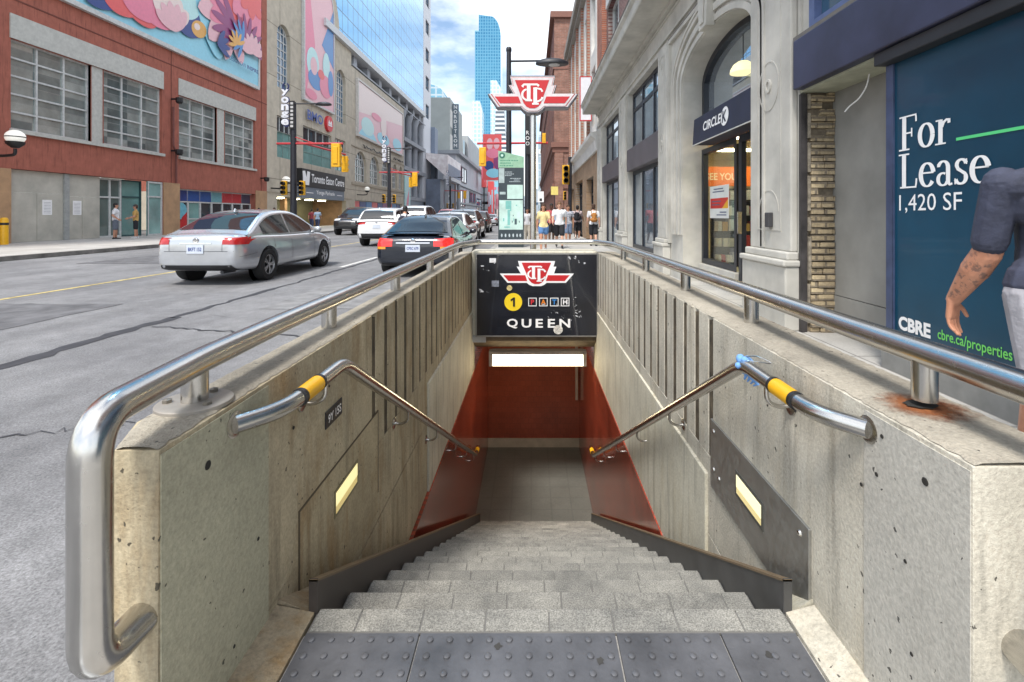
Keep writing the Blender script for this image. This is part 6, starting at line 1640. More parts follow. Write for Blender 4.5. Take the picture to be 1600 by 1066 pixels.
    # wheels
    for i, ya in enumerate(axles):
        for sx in (-1, 1):
            x = sx*(W-.005)
            k = MB(); k.lathe([(rw*.62, -sx*.20), (rw*.93, -sx*.205), (rw, -sx*.17), (rw, -sx*.03), (rw*.95, 0), (rw*.66, sx*.004), (rw*.62, -sx*.02), (rw*.62, -sx*.20)], (x, ya, rw), 28, 'x')
            wh = k.build('wheel', RUBBER, t, True, smooth=40)
            k = MB(); k.lathe([(rw*.64, -sx*.012), (rw*.60, -sx*.005), (rw*.57, -sx*.05), (rw*.64, -sx*.05), (rw*.64, -sx*.012)], (x, ya, rw), 28, 'x')
            for q in range(10):
                a = 2*PI*(q//2)/5+(.16 if q % 2 else -.16); c_, s2_ = math.cos(a), math.sin(a); wv = .018
                for e in (-.16, .16) if False else (0,):
                    p0 = Vector((x-sx*.012, ya+c_*rw*.10, rw+s2_*rw*.10)); p1 = Vector((x-sx*.02, ya+c_*rw*.6, rw+s2_*rw*.6)); tv = Vector((0, -s2_, c_))
                    k.add([p0-tv*.010, p0+tv*.010, p1+tv*.016, p1-tv*.016]+[p+Vector((-sx*.03,0,0)) for p in (p0-tv*.010, p0+tv*.010, p1+tv*.016, p1-tv*.016)], [(0,1,2,3),(0,1,5,4),(1,2,6,5),(2,3,7,6),(3,0,4,7)])
            k.lathe([(rw*.14, -sx*.03), (rw*.13, -sx*.006), (0, -sx*.004)], (x, ya, rw), 14, 'x')
            k.build('rim', RIM, wh, True)
            k = MB(); k.lathe([(rw*.62, -sx*.07), (0, -sx*.075)], (x, ya, rw), 20, 'x'); k.lathe([(rw+.05, -sx*.24), (0, -sx*.24)], (x, ya, rw), 20, 'x'); k.build('wheel_well', BLACK, wh, True)
    # mirrors
    for sx in (-1, 1):
        k = MB(); my = spec['mirror']; k.ball((sx*(wb+.11), my, zb+.06), (.10, .06, .075), 12, 8); k.tube([(sx*wb*.98, my+.02, zb-.01), (sx*(wb+.08), my, zb+.03)], .03, 8); k.build('mirror', pm, t, True, smooth=60)
    yr = spec['plate']
    hit = bvh.ray_cast(Vector((0, -6, yr)), Vector((0, 1, 0)))
    py_ = (hit[0].y if hit[0] else st[0][0])-.012
    k = MB(); k.box(-.155, .155, py_-.006, py_+.06, yr-.08, yr+.08); po = k.build('licence_plate', plain('plate white', (.55,.60,.68), .5, vary=.05), t, True)
    if plate:
        k = MB(); k.text(plate, (0, py_-.009, yr-.035), (1,0,0), (0,0,1), .07, w=.25, align='c', bold=.02); k.build('plate_lettering', plain('plate blue', (.03,.06,.25), .5), po, True)
    hb_ = spec.get('badge')
    if hb_:
        hit = bvh.ray_cast(Vector((0, -6, hb_)), Vector((0, 1, 0)))
        if hit[0]:
            k = MB(); k.lathe([(.055, -.012), (.062, 0), (.045, -.014), (.0, -.010)], (0, hit[0].y, hb_), 18, 'y'); k.build('badge', CHROME, t, True)
    k = MB(); ye = st[0][0]+.18; k.tube([(.45, ye-.1, .26), (.45, ye+.3, .26)], .035, 10); k.build('exhaust_pipe', DARKTRIM, t, True)
    if spec.get('spoiler'):
        k = MB(); a, z_ = spec['spoiler']; k.prism([(a-.10, z_), (a+.12, z_-.01), (a+.10, z_-.05), (a-.06, z_-.03)], 'x', -.62, .62); k.build('spoiler', pm, t, True, bevel=.012)
    if spec.get('antenna'):
        k = MB(); y, z_ = spec['antenna']; k.prism([(y-.09, z_), (y+.08, z_), (y-.07, z_+.07)], 'x', -.015, .015); k.build('antenna_fin', pm, t, True)
    return t
sedan = dict(w=.885, wheel_r=.325, axles=(-1.32, 1.38), belt=.93, cab_w=(.80, .56), plate=.70, badge=.86, mirror=.88,
    st=[(-2.30,.60,.36,.80), (-2.28,.70,.33,.90), (-2.18,.81,.28,.985), (-1.95,.86,.25,1.005), (-1.5,.885,.22,.985), (-.8,.885,.20,.965), (0,.885,.20,.955), (.9,.885,.20,.965), (1.3,.88,.21,.945), (1.75,.86,.22,.86), (2.05,.80,.24,.76), (2.24,.66,.27,.65), (2.30,.55,.32,.55)],
    roof=[(-1.98,.965), (-1.72,1.075), (-1.05,1.405), (-.30,1.465), (.30,1.435), (.95,1.10), (1.25,.945)],
    rear_glass=(-1.80,-1.02), front_glass=(.42,1.12), side_glass=((-1.42,-.36), (-.28,.80)), seams=((-.33,.30,.90), (.80,.32,.90), (-1.08,.45,.9)), handles=(-.52,.50), antenna=(-1.0,1.415),
    decals=[([(-.86,.78),(-.50,.79),(-.50,.88),(-.86,.935)], 'rear', 'tail', 'tail_light'), ([(.86,.78),(.50,.79),(.50,.88),(.86,.935)], 'rear', 'tail', 'tail_light'),
            ([(-2.28,.80),(-1.93,.85),(-1.86,.93),(-2.25,.91)], 'right', 'tail', 'tail_light'), ([(-2.28,.80),(-1.93,.85),(-1.86,.93),(-2.25,.91)], 'left', 'tail', 'tail_light'),
            ([(-.72,.30),(.72,.30),(.66,.40),(-.66,.40)], 'rear', 'black', 'rear_valance'), ([(-.30,.80),(.30,.80),(.30,.82),(-.30,.82)], 'rear', 'chrome', 'boot_strip'),
            ([(-.8,.60),(-.42,.60),(-.42,.70),(-.8,.70)], 'front', 'clear', 'headlight'), ([(.8,.60),(.42,.60),(.42,.70),(.8,.70)], 'front', 'clear', 'headlight'), ([(-.5,.32),(.5,.32),(.5,.50),(-.5,.50)], 'front', 'black', 'grille')])
sedan['boot'] = [([(-.50,.70),(-.47,.70),(-.47,.97),(-.50,.97)], 'rear') if False else ([(-.70,.655),(.70,.655),(.70,.663),(-.70,.663)], 'rear'), ([(-.502,.66),(-.494,.66),(-.494,.79),(-.502,.79)], 'rear'), ([(.502,.66),(.494,.66),(.494,.79),(.502,.79)], 'rear'), ([(-1.9,.27),(1.9,.27),(1.9,.285),(-1.9,.285)], 'right'), ([(-2.2,.55),(-1.75,.60),(-1.75,.606),(-2.2,.556)], 'right')]
import copy as _cp
sedan2 = _cp.deepcopy(sedan); sedan2['decals'] = [
    ([(-.85,.735),(-.44,.745),(-.44,.905),(-.85,.935)], 'rear', 'tail', 'tail_light'), ([(.85,.735),(.44,.745),(.44,.905),(.85,.935)], 'rear', 'tail', 'tail_light'),
    ([(-.85,.675),(-.58,.685),(-.58,.737),(-.85,.732)], 'rear', 'amber', 'indicator_light'), ([(.85,.675),(.58,.685),(.58,.737),(.85,.732)], 'rear', 'amber', 'indicator_light'),
    ([(-2.28,.74),(-2.0,.80),(-1.95,.92),(-2.25,.91)], 'right', 'tail', 'tail_light'), ([(-2.28,.74),(-2.0,.80),(-1.95,.92),(-2.25,.91)], 'left', 'tail', 'tail_light'),
    ([(-.72,.29),(.72,.29),(.66,.37),(-.66,.37)], 'rear', 'black', 'rear_valance'), ([(-.36,.81),(.36,.81),(.36,.835),(-.36,.835)], 'rear', 'chrome', 'boot_strip'), ([(-.76,.455),(.76,.455),(.76,.462),(-.76,.462)], 'rear', 'black', 'bumper_seam')]
sedan2['spoiler'] = (-2.10, 1.04); sedan2['plate'] = .70
suv = dict(w=.92, wheel_r=.36, axles=(-1.32, 1.36), belt=1.03, cab_w=(.85, .66), plate=.86, badge=.99, mirror=.92,
    st=[(-2.22,.68,.42,.90), (-2.20,.78,.40,1.00), (-2.12,.86,.34,1.07), (-1.8,.905,.30,1.08), (-.9,.92,.26,1.06), (0,.92,.26,1.05), (1.0,.92,.26,1.06), (1.5,.91,.28,1.03), (1.95,.86,.30,.94), (2.15,.76,.33,.82), (2.22,.60,.38,.68)],
    roof=[(-2.16,1.05), (-2.05,1.30), (-1.78,1.60), (-.8,1.67), (.25,1.63), (.95,1.25), (1.25,1.04)],
    rear_glass=(-2.12,-1.82), front_glass=(.42,1.10), side_glass=((-1.85,-1.15), (-1.08,-.16), (-.08,.80)), seams=((-.12,.36,1.0), (.84,.36,1.0), (-1.0,.5,1.0)), handles=(-.35,.55), antenna=(-1.7,1.61),
    decals=[([(-.88,.92),(-.48,.96),(-.48,1.04),(-.88,1.05)], 'rear', 'tail', 'tail_light'), ([(.88,.92),(.48,.96),(.48,1.04),(.88,1.05)], 'rear', 'tail', 'tail_light'),
            ([(-2.18,.93),(-1.85,.97),(-1.8,1.04),(-2.15,1.03)], 'right', 'tail', 'tail_light'), ([(-2.18,.93),(-1.85,.97),(-1.8,1.04),(-2.15,1.03)], 'left', 'tail', 'tail_light'),
            ([(-.80,.36),(.80,.36),(.76,.56),(-.76,.56)], 'rear', 'black', 'rear_bumper'), ([(-.86,.84),(-.40,.86),(-.40,.98),(-.86,.96)], 'front', 'clear', 'headlight'), ([(.86,.84),(.40,.86),(.40,.98),(.86,.96)], 'front', 'clear', 'headlight'),
            ([(-.38,.58),(.38,.58),(.38,.95),(-.38,.95)], 'front', 'black', 'grille'), ([(-.38,.80),(.38,.80),(.38,.84),(-.38,.84)], 'front', 'chrome', 'grille_bar')])
pick = _cp.deepcopy(suv); pick['w'] = .96; pick['st'] = [(y*1.12, w_*1.04, z+.10, zt+.16) for y, w_, z, zt in suv['st']]; pick['belt'] = 1.18; pick['cab_w'] = (.88, .70); pick['wheel_r'] = .40
pick['axles'] = (-1.5, 1.52); pick['roof'] = [(-2.35,1.20), (-2.2,1.5), (-1.95,1.84), (-.8,1.92), (.3,1.87), (.98,1.42), (1.25,1.19)]; pick['rear_glass'] = (-2.3,-2.0); pick['plate'] = .98; pick['badge'] = 1.12
pick['decals'] = [(([(a, b+.13) for a, b in q]) if d_ in ('front', 'rear') else [(a*1.1, b+.13) for a, b in q], d_, m_, n_) for q, d_, m_, n_ in suv['decals']]
SILV = paint('silver car paint', (.50,.52,.55), .55); NAVYP = paint('black blue car paint', (.010,.014,.024), .2); WHTP = paint('white car paint', (.68,.69,.70), 0); BLKP = paint('black car paint', (.010,.011,.013), .1); GRYC = paint('grey car paint', (.17,.185,.20), .5)
ROADC = ROADZ+.002
c1 = make_car('sedan', 'silver sedan driving away in the middle lane, nearest car to the left sidewalk', 'car', SILV, sedan, plate='BKFT 152')
c1.location = (-6.32, 11.5, ROADC)
c2 = make_car('sedan', 'dark navy sedan with lit brake lights right behind the stairwell wall', 'car', NAVYP, sedan2, plate='CPSC 679', lit=True)
c2.location = (-2.52, 12.7, ROADC-.015); c2.scale = (1, 1, .93)
c3 = make_car('sport_utility', 'white sport utility car ahead of the silver sedan', 'car', WHTP, suv)
c3.location = (-6.55, 22.9, ROADC)
c4_ = make_car('pickup_suv', 'large black oncoming sport utility facing the camera on the far lane', 'car', BLKP, pick)
c4_.location = (-12.2, 34.5, ROADC); c4_.rotation_euler = (0, 0, PI)
c5 = make_car('sport_utility', 'grey sport utility car two places ahead of the navy sedan', 'car', GRYC, suv)
c5.location = (-3.75, 28.6, ROADC)
def recolour(src, loc, rz, m_, label):
    r = dup(src, loc, rz, label)
    for ch in r.children:
        if ch.name.split('.')[0] in ('body', 'cabin', 'mirror', 'spoiler', 'antenna_fin', 'door_handle'):
            ch.data = ch.data.copy(); ch.data.materials.clear(); ch.data.materials.append(m_)
    return r
recolour(c1, (-3.3, 20.8, ROADC), 0, WHTP, 'white sedan directly ahead of the navy sedan')
recolour(c4_, (-6.9, 30.5, ROADC), 0, WHTP, 'white high roofed pickup ahead of the white sport utility')
recolour(c3, (-4.1, 38.5, ROADC), 0, BLKP, 'black sport utility at the head of the near lane queue')
recolour(c4_, (-8.0, 47, ROADC), PI, paint('red truck paint', (.42,.07,.06), .1), 'red tinted truck coming down the middle of the road behind the pickup')
recolour(c3, (-12.0, 47, ROADC), PI, WHTP, 'white oncoming car behind the black oncoming sport utility')
recolour(c1, (-5.0, 62, ROADC), 0, SILV, 'silver car far up the road beyond the queue')
recolour(c1, (-3.4, 75, ROADC), 0, BLKP, 'small dark car at the far end of the near lane')
recolour(c3, (-9.4, 90, ROADC), PI, GRYC, 'grey oncoming car farthest up the road')
recolour(c3, (-6.4, 110, ROADC), 0, WHTP, 'tiny white car at the far end of the road')
# ================================================================ PEOPLE
def blob_mesh(prims, voxel, name, smooth_it=3):
    k = MB()
    for p in prims:
        if p[0] == 'c': k.capsule(p[1], p[2], p[3], p[4], 12)
        else: k.ball(p[1], p[2], 16, 10)
    o = k.build('tmp', None, weld=False)
    r = o.modifiers.new('r', 'REMESH'); r.mode = 'VOXEL'; r.voxel_size = voxel; r.use_smooth_shade = True
    s = o.modifiers.new('s', 'SMOOTH'); s.iterations = smooth_it; s.factor = .5
    me = evaluated(o); bpy.data.objects.remove(o); me.name = name
    for p in me.polygons: p.use_smooth = True
    return me
def hand(prims, wr, d, pn, out, k=1.0, curl=.5, r=.009):
    """palm, four fingers and thumb; d: along the hand, pn: palm normal (fingers curl towards it), out: thumb side"""
    d = Vector(d).normalized(); pn = Vector(pn); pn = (pn-d*pn.dot(d)).normalized(); out = Vector(out); out = (out-d*out.dot(d)-pn*out.dot(pn)).normalized()
    wr = Vector(wr)
    for q in (-.027, -.009, .009, .027):
        prims.append(('c', wr+out*q*.7*k, wr+d*.085*k+out*q*k, .017*k, .0135*k))
    for i, (q, ln) in enumerate(((.033, .072), (.011, .082), (-.011, .076), (-.031, .058))):
        p = wr+d*.088*k+out*q*k; c = curl*(.75+.25*i); a = 0; d_ = (d+out*q*1.6).normalized()
        for s_, f_ in ((.45, .6), (.32, 1.0), (.23, .8)):
            a += c*f_; e = p+(d_*math.cos(a)+pn*math.sin(a))*ln*s_*k*1.12; prims.append(('c', p, e, r*k*(1.05-.1*(s_ < .4)), r*k*(.98-.12*(s_ < .3)))); p = e
    b = wr+d*.025*k+out*.026*k
    m = b+(d*.65+out*.62+pn*.25).normalized()*.042*k; e = m+(d*.85+out*.15+pn*.45).normalized()*.034*k
    prims += [('c', b, m, .013*k, .0105*k), ('c', m, e, .0105*k, .0088*k)]
def person(label, loc, face, h=1.75, skin=None, shirt=None, bottom=None, shoes=None, hair=None, legs=((12,5),(-14,18)), arms=((-16,12),(14,20)), shirt_len='short', bottom_len='short', hair_len='short', group='pedestrians on the right sidewalk', voxel=.013, build_=1.0, custom=None, lean=0, dw=0, slv=.62, arm=1.0, hat=None, belt=None, female=False):
    """local axes: +y is where the person faces, +x their right; arms/legs are (left, right) pairs of (swing, bend) in degrees"""
    s = h/1.75
    t = thing('person', label, 'person', loc, face, group)
    V = lambda x, y, z: Vector((x*s, y*s, z*s))
    B = build_; J = {}
    pel = V(0, 0, .94); che = V(0, .0+.03*lean, 1.30); nek = V(0, .005+.05*lean, 1.485); hed = V(0, .02+.08*lean, 1.635)
    sw = (.165 if female else .185)*B
    prims = [('c', V(0,.0,.92), V(0,0,1.06), .115*s*B, .112*s*B), ('c', V(-.065*B,.0,.93), V(.065*B,0,.93), .10*s*B, .10*s*B), ('c', V(0,0,1.06), V(0,.01,1.32), .115*s*B, .125*s*B),
             ('c', V(-sw*.5,.0,1.33), V(sw*.5,0,1.33), .098*s*B, .098*s*B), ('c', V(0,-.01,1.45), V(-sw*.92,-.005,1.395), .050*s*B, .052*s*B), ('c', V(0,-.01,1.45), V(sw*.92,-.005,1.395), .050*s*B, .052*s*B), ('c', V(0,-.01,1.42), nek+V(0,.012,.06), .068*s, .055*s),
             ('b', hed+V(0,-.008,.02), (.073*s,.092*s,.105*s)), ('b', hed+V(0,.022,-.055), (.052*s,.058*s,.062*s)), ('c', hed+V(0,.084,.012), hed+V(0,.100,-.018), .010*s, .015*s),
             ('b', hed+V(-.076,-.008,-.005), (.012*s,.022*s,.032*s)), ('b', hed+V(.076,-.008,-.005), (.012*s,.022*s,.032*s)), ('b', hed+V(0,.080,-.052), (.022*s,.010*s,.010*s)), ('c', hed+V(-.045,.070,.032), hed+V(.045,.070,.032), .013*s, .013*s)]
    sh_p = [('c', V(0,.005,.96), V(0,.005,1.10), .130*s*B, .128*s*B), ('c', V(-.06*B,.0,.98), V(.06*B,0,.98), .112*s*B, .112*s*B), ('c', V(0,0,1.1), V(0,.01,1.33), .128*s*B, .136*s*B), ('c', V(-sw*.5,.0,1.33), V(sw*.5,0,1.33), .110*s*B, .110*s*B), ('c', V(0,-.01,1.455), V(-sw*.98,-.005,1.395), .058*s*B, .062*s*B), ('c', V(0,-.01,1.455), V(sw*.98,-.005,1.395), .058*s*B, .062*s*B), ('c', V(-.075*B,.0,.92+abs(dw)*.6), V(.075*B,0,.92+abs(dw)*.6), .118*s*B, .118*s*B)]
    bt_p = [('c', V(-.07*B,.0,.90+dw), V(.07*B,0,.90+dw), .118*s*B, .118*s*B), ('c', V(0,0,.93+dw*2), V(0,0,1.0+dw*2), .122*s*B, .120*s*B)]
    shoe_prims = []
    for i, sx in ((0, -1), (1, 1)):
        a, b = R(legs[i][0]), R(legs[i][1])
        hip = V(sx*.088*B, 0, .90); kn = hip+V(0, math.sin(a)*.42, -math.cos(a)*.42); an = kn+V(0, math.sin(a-b)*.41, -math.cos(a-b)*.41)
        prims += [('c', hip, kn, .088*s*B, .055*s*B), ('c', kn, kn+(an-kn)*.35, .054*s, .056*s*B), ('c', kn+(an-kn)*.3, an, .056*s*B, .036*s)]
        fa = a-b
        to = an+V(0, .15*math.cos(fa*.6), -.055-.10*math.sin(-fa*.6) if fa < 0 else -.055+.05*math.sin(fa))
        prims += [('c', an+V(0,-.02,-.04), to, .036*s, .026*s)]
        J['an%d' % i] = an; J['to%d' % i] = to
        shoe_prims += [('c', an+V(0,-.035,-.05), to+V(0,.015,0), .043*s, .033*s), ('c', an+V(0,-.03,-.055), an+V(0,0,.0), .043*s, .042*s)]
        if bottom_len == 'short': bt_p.append(('c', hip+V(0,0,.01), hip+(kn-hip)*.86, .108*s*B, .098*s*B))
        elif bottom_len == 'mini': bt_p.append(('c', hip+V(0,0,.01), hip+(kn-hip)*.42, .110*s*B, .104*s*B))
        else: bt_p += [('c', hip, kn, .104*s*B, .075*s*B), ('c', kn, an+V(0,0,.03), .074*s*B, .066*s)]
        if custom and i in custom:
            sh, el, wr, hd, pn, ot = [Vector(q) for q in custom[i]]
        else:
            a, b = R(arms[i][0]), R(arms[i][1])
            sh = V(sx*sw*1.02, -.005, 1.415); el = sh+V(sx*.05, math.sin(a)*.28, -math.cos(a)*.28); wr = el+V(sx*.01, math.sin(a+b)*.25, -math.cos(a+b)*.25)
            hd = (wr-el).normalized(); pn = Vector((-sx, .25, 0)); ot = Vector((0, 1, .2))
        prims += [('c', sh, el, .052*s*B, .041*s*B*arm), ('c', el, el+(wr-el)*.35, .042*s*B*arm, .043*s*B*arm), ('c', el+(wr-el)*.3, wr, .043*s*B*arm, .027*s*B*(1+(arm-1)*.4))]
        hand(prims, wr, hd, pn, ot, s*(.95 if not custom else 1.05), .42 if not custom else .26, .0092 if not custom else .0085)
        if shirt_len == 'short': sh_p.append(('c', sh+V(0,0,.005), sh+(el-sh)*slv, .066*s*B, .064*s*B))
        elif shirt_len == 'long': sh_p += [('c', sh, el, .064*s*B, .053*s*B), ('c', el, el+(wr-el)*.9, .053*s*B, .040*s*B)]
        else: sh_p.append(('c', sh+V(0,0,.01), sh+(el-sh)*.10, .060*s*B, .056*s*B))
    link('body', blob_mesh(prims, voxel, 'person_body'), skin, t, True)
    link('shirt', blob_mesh(sh_p, voxel*1.1, 'person_shirt'), shirt, t, True)
    link('shorts' if bottom_len != 'long' else 'trousers', blob_mesh(bt_p, voxel*1.1, 'person_bottom'), bottom, t, True)
    link('shoes', blob_mesh(shoe_prims, voxel, 'person_shoes', 1), shoes, t, True)
    hp = [('b', hed+V(0,-.016,.058), (.086*s,.104*s,.092*s)), ('b', hed+V(0,-.045,-.0), (.084*s,.072*s,.092*s))]
    if hair_len == 'long': hp += [('c', hed+V(0,-.06,.02), V(0,-.085,1.40), .070*s, .058*s), ('c', hed+V(-.06,-.03,.02), V(-.09,-.03,1.44), .032*s, .028*s), ('c', hed+V(.06,-.03,.02), V(.09,-.03,1.44), .032*s, .028*s)]
    if hair_len == 'bun': hp += [('b', hed+V(0,-.10,.05), (.045*s,.045*s,.045*s))]
    if hair is not None: link('hair', blob_mesh(hp, voxel, 'person_hair'), hair, t, True)
    e = MB()
    for sx in (-1, 1): e.ball(hed+V(sx*.030,.077,.012), (.012*s,.008*s,.008*s), 8, 6)
    e.build('eyes', plain('dark eyes', (.03,.02,.02), .3), t, True)
    e = MB(); e.ball(hed+V(0,.081,-.052), (.022*s,.010*s,.006*s), 10, 6); e.build('lips', plain('lips', (.36,.12,.10), .5), t, True)
    if belt:
        z = .925*s; k = MB(); k.lathe([(.128*s*B, z-.02), (.130*s*B, z-.02), (.130*s*B, z+.02), (.128*s*B, z+.02)], (0,0,0), 28)
        k.v = [(x*1.32, y*.98, zz) for x, y, zz in k.v]; k.build('belt', belt, t, True)
    if hat is not None:
        k = MB(); k.ball(hed+V(0,-.012,.062), (.086*s,.105*s,.075*s), 16, 8); k.prism([(-.06*s,.06*s),(.06*s,.06*s),(.045*s,.17*s),(-.045*s,.17*s)], 'z', (hed.z+.055*s), (hed.z+.065*s)); k.build('cap', hat, t, True, smooth=50)
    return t
def bag(label, loc, face, m_, h=1.75, size=(.15,.09,.22), z=1.2, strap=True, crossed=False):
    s = h/1.75; t = thing('backpack', label, 'backpack', loc, face)
    k = blob_mesh([('c', Vector((-.07,-.20,z-.10))*s, Vector((.07,-.20,z-.10))*s, size[1]*s, size[1]*s), ('c', Vector((-.06,-.19,z+.10))*s, Vector((.06,-.19,z+.10))*s, size[1]*.85*s, size[1]*.85*s), ('c', Vector((0,-.21,z-.1))*s, Vector((0,-.2,z+.12))*s, size[1]*1.15*s, size[1]*s), ('c', Vector((-.05,-.27,z-.10))*s, Vector((.05,-.27,z-.10))*s, .05*s, .05*s)], .013, 'bag_body')
    link('pack_body', k, m_, t, True)
    k = MB()
    for sx in (-1, 1):
        k.tube([Vector((sx*.08,-.155,z+.12))*s, Vector((sx*.105,-.09,1.475))*s, Vector((sx*.11,.04,1.47))*s, Vector((sx*.12,.14,1.30))*s, Vector((sx*.13,.03,1.08))*s, Vector((sx*.09,-.13,z-.14))*s], .016*s, 8, bend=.05*s)
    k.build('strap', m_, t, True, smooth=50); return t
def tattoo_skin():
    m, t, b = _mat('tattooed skin'); co = _co(t)
    base = _ramp(t, _noise(t, co, 14), .3, .7, (.46,.20,.12), (.60,.29,.18))
    sx = t.nodes.new('ShaderNodeSeparateXYZ'); t.links.new(co, sx.inputs[0])
    za = _ramp(t, sx.outputs['Z'], .0, 1.0)
    def rng(sock, a, b_):
        g = t.nodes.new('ShaderNodeMath'); g.operation = 'GREATER_THAN'; g.inputs[1].default_value = a; t.links.new(sock, g.inputs[0])
        l = t.nodes.new('ShaderNodeMath'); l.operation = 'LESS_THAN'; l.inputs[1].default_value = b_; t.links.new(sock, l.inputs[0])
        m_ = t.nodes.new('ShaderNodeMath'); m_.operation = 'MULTIPLY'; t.links.new(g.outputs[0], m_.inputs[0]); t.links.new(l.outputs[0], m_.inputs[1]); return m_.outputs[0]
    r1 = rng(sx.outputs['Z'], .87, 1.2); r2 = rng(sx.outputs['X'], -.5, -.12)
    mm = t.nodes.new('ShaderNodeMath'); mm.operation = 'MULTIPLY'; t.links.new(r1, mm.inputs[0]); t.links.new(r2, mm.inputs[1])
    n = _ramp(t, _noise(t, co, 26, 5, .7), .50, .60)
    q = _mix(t, 1.0, n, mm.outputs[0], 'MULTIPLY')
    sc = t.nodes.new('ShaderNodeMixRGB'); sc.inputs['Fac'].default_value = 1; sc.blend_type = 'MULTIPLY'; sc.inputs['Color2'].default_value = (.7,.7,.7,1); t.links.new(q, sc.inputs['Color1'])
    c = _mix(t, sc.outputs[0], base, (.10,.075,.07))
    t.links.new(c, b.inputs['Base Color']); b.inputs['Roughness'].default_value = .5; b.inputs['Subsurface Weight'].default_value = .0
    return m
cl = lambda n, c, v=.12: plain('cloth '+n, c, .9, vary=v, vscale=18, bump=.15, bscale=120)
S_TAN = plain('skin tan', (.50,.25,.16), .5, vary=.1, vscale=14); S_PALE = plain('skin pale', (.60,.34,.24), .5, vary=.1, vscale=14); S_DARK = plain('skin dark', (.13,.065,.04), .5, vary=.1, vscale=14)
H_BRN = plain('brown hair', (.06,.03,.018), .7, vary=.3, vscale=40); H_BLK = plain('black hair', (.012,.010,.010), .6, vary=.3, vscale=40); H_LT = plain('light brown hair', (.17,.09,.045), .7, vary=.3, vscale=40)
WH_S = plain('white shoe', (.6,.6,.6), .6); BK_S = plain('dark shoe', (.02,.02,.022), .6)
C_WHITE = cl('white', (.72,.73,.76), .06); C_BLACK = cl('black', (.016,.017,.022)); C_YEL = cl('pale yellow', (.72,.60,.30)); C_DENIM = cl('denim', (.10,.22,.45)); C_RED = cl('red', (.42,.08,.09)); C_NAVY = cl('navy', (.03,.04,.09))
C_PAT = bricks('patterned shirt cloth', (.66,.66,.68), (.05,.07,.14), (.40,.42,.48), bw=.055, rh=.045, axis='x', rough=.9, msize=.006, vary=.5, bump=0)
# the man passing close by on the right
man = person('man in slate polo shirt and pale shorts with tattooed forearm passing the lease board', (2.43, 2.25, 0), 0, 1.80, tattoo_skin(), plain('slate polo', (.050,.056,.090), .9, vary=.3, vscale=7, bump=.9, bscale=11), plain('pale grey shorts', (.40,.39,.42), .9, vary=.15, vscale=9, bump=.8, bscale=14), WH_S, H_BRN,
    legs=((-10,6),(22,10)), arms=((20,18),(-18,10)), voxel=.0045, build_=1.10, group=None, dw=-.05, slv=.84, arm=1.28, belt=plain('black belt', (.012,.012,.014), .5),
    custom={0: ((-.235,.03,1.445), (-.205,.135,1.115), (-.205,.325,.855), (.05,.14,-1.0), (.30,-.92,0), (.88,.35,0))})
# the crowd walking on the right sidewalk
person('woman in a pale yellow top and denim shorts beside the sign post', (.43, 17.1, 0), PI, 1.68, S_TAN, C_YEL, C_DENIM, WH_S, H_BRN, bottom_len='mini', hair_len='long', female=True, legs=((-14,20),(16,6)), arms=((14,60),(-14,12)))
person('man in a white T-shirt and black shorts walking towards the camera', (1.10, 19.1, 0), PI, 1.78, S_PALE, C_WHITE, C_BLACK, BK_S, H_LT, legs=((18,6),(-14,22)), arms=((-20,14),(24,22)), build_=1.08)
person('man in a red shirt behind the man in the white T-shirt', (.92, 22.3, 0), PI, 1.80, S_DARK, C_RED, C_BLACK, WH_S, H_BLK, legs=((-12,14),(14,4)))
person('man in a blue and white patterned shirt and denim shorts', (1.66, 22.0, 0), PI, 1.74, S_TAN, C_PAT, cl('washed denim', (.16,.22,.34)), WH_S, H_BRN, legs=((-10,12),(12,6)))
person('man in a white T-shirt with an orange backpack walking away by the shop wall', (2.62, 20.6, 0), 0, 1.74, S_PALE, C_WHITE, C_BLACK, BK_S, H_BRN, legs=((8,4),(-10,12)), arms=((10,14),(-8,10)))
bag('orange brown backpack on the man walking away by the shop wall', (2.62, 20.6, 0), 0, plain('orange canvas', (.42,.17,.035), .7, vary=.25, vscale=14, bump=.2), 1.74)
cyc = person('man in a pink and white shirt with a black backpack standing over a bicycle', (2.42, 25.6, 0), -.25, 1.78, S_TAN, cl('pink white', (.62,.50,.50)), C_BLACK, WH_S, H_BLK, legs=((4,6),(10,24)), arms=((30,20),(30,20)))
bag('black backpack on the man with the bicycle', (2.42, 25.6, 0), -.25, cl('black nylon', (.014,.015,.02)), 1.78, size=(.18,.11,.24))
person('woman in white with dark hair half hidden behind the sign post', (-.18, 23.2, 0), PI, 1.62, S_TAN, C_WHITE, cl('beige trousers', (.55,.50,.42)), WH_S, H_BLK, bottom_len='long', hair_len='long', female=True, legs=((10,4),(-8,8)))
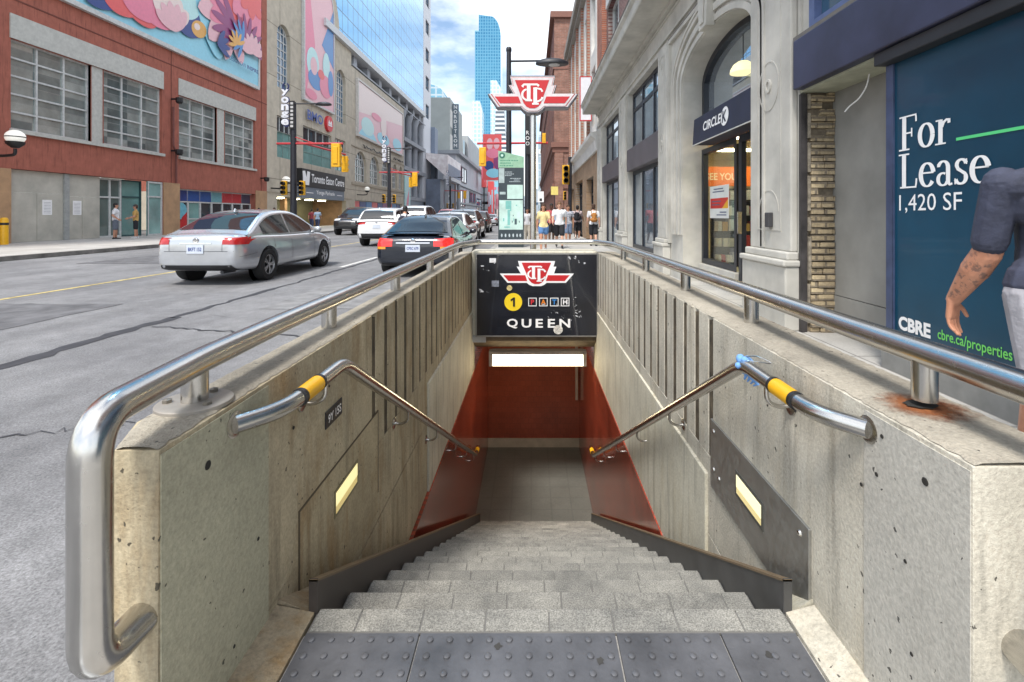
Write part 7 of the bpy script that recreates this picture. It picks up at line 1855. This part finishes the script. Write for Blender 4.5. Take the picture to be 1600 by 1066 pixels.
for i, (x, y, lab, sh, bo, sk, hr, fa) in enumerate(((.55, 27, 'man in a grey shirt farther back behind the woman in yellow', cl('grey', (.25,.26,.29)), C_NAVY, S_PALE, H_BRN, PI), (1.35, 27.5, 'person in pale blue behind the patterned shirt', cl('pale blue', (.36,.48,.62)), C_BLACK, S_TAN, H_BLK, PI), (2.0, 31, 'person in teal walking away far up the sidewalk', cl('teal', (.06,.25,.25)), C_NAVY, S_TAN, H_BRN, 0),
        (.2, 33, 'person in blue far up the sidewalk near the curb', cl('royal blue', (.05,.10,.38)), C_BLACK, S_PALE, H_LT, PI), (1.1, 36, 'person in cream far up the sidewalk', cl('cream', (.60,.54,.42)), C_DENIM, S_DARK, H_BLK, PI), (1.7, 41, 'smallest figure in rust red far up the sidewalk', cl('rust', (.35,.12,.06)), C_NAVY, S_TAN, H_BLK, 0))):
    person(lab, (x, y, 0), fa, 1.66+.04*(i % 3), sk, sh, bo, WH_S if i % 2 else BK_S, hr, bottom_len='long' if i % 2 else 'short', legs=((12,6),(-10,14)) if i % 2 else ((-12,14),(10,4)), voxel=.02)
# the bicycle
bi = thing('bicycle', 'black bicycle under the man with the black backpack', 'bicycle', (2.42, 25.75, 0), -.25)
for y in (-.52, .52):
    k = MB(); k.lathe([(.335,-.015),(.345,0),(.335,.015),(.318,.012),(.318,-.012),(.335,-.015)], (0,y,.345), 28, 'x'); wh = k.build('wheel', RUBBER, bi, True, smooth=50)
    k = MB()
    for q in range(12): k.tube([(0,y,.345),(0,y+.32*math.cos(PI*q/6),.345+.32*math.sin(PI*q/6))], .003, 4)
    k.build('spokes', STEEL, wh, True)
k = MB()
for a, b in (((0,-.52,.345),(0,-.12,.30)),((0,-.12,.30),(0,-.22,.85)),((0,-.22,.80),(0,.36,.86)),((0,-.12,.30),(0,.38,.80)),((0,-.52,.345),(0,-.22,.80)),((0,.52,.345),(0,.35,.98))): k.tube([a,b], .017, 8)
k.build('frame', BLACK, bi, True)
k = MB(); k.tube([(-.29,.33,1.02),(0,.36,1.0),(.29,.33,1.02)], .014, 8, bend=.05); k.build('handlebar', STEEL, bi, True)
k = MB(); k.ball((0,-.25,.89), (.07,.13,.03), 12, 6); k.build('saddle', BLACK, bi, True, smooth=60)
# pedestrians on the far side and the one in the road
person('man in white shirt and dark shorts, hands on hips by the glass doors', (-21.0, 24.7, .085), -.9, 1.80, S_TAN, C_WHITE, cl('slate shorts', (.12,.14,.18)), BK_S, H_BLK, legs=((2,2),(-2,4)), arms=((-20,70),(-20,70)), group='pedestrians on the far sidewalk', build_=1.12)
person('man in a mustard shirt beside the man with hands on hips', (-20.7, 25.6, .085), 2.2, 1.74, S_TAN, cl('mustard', (.52,.32,.10)), C_BLACK, WH_S, H_BRN, legs=((2,2),(-2,4)), arms=((10,60),(10,60)), group='pedestrians on the far sidewalk', hat=cl('dark cap', (.05,.05,.06)))
for x, y, lab, sh in ((-17.6, 33.5, 'person in a black top on the far sidewalk by the parkade entrance', C_BLACK), (-16.6, 38, 'person in a denim jacket on the far sidewalk beyond the signal pole', cl('pale denim', (.30,.40,.52))), (-19.5, 35, 'person in white on the far sidewalk close to the red corner', C_WHITE), (-18.4, 41, 'person in maroon on the far sidewalk before the parkade', cl('maroon', (.25,.04,.05))), (-18.0, 58, 'person in navy on the far sidewalk under the arched windows', C_NAVY), (-17.2, 66, 'person in red on the far sidewalk well up the street', C_RED)):
    person(lab, (x, y, .085), PI if sh is C_BLACK else .3, 1.70, S_TAN, sh, C_NAVY, WH_S, H_BLK, bottom_len='long', group='pedestrians on the far sidewalk', voxel=.02)
person('person in a white shirt with a dark backpack in the road behind the navy sedan', (-4.05, 15.6, ROADZ), 0, 1.62, S_TAN, C_WHITE, C_NAVY, BK_S, H_BLK, bottom_len='long', group=None, legs=((14,6),(-12,20)), lean=1.6)
bag('dark backpack on the person in the road', (-4.05, 15.6, ROADZ), 0, cl('dark nylon', (.02,.022,.04)), 1.62, size=(.18,.12,.24))
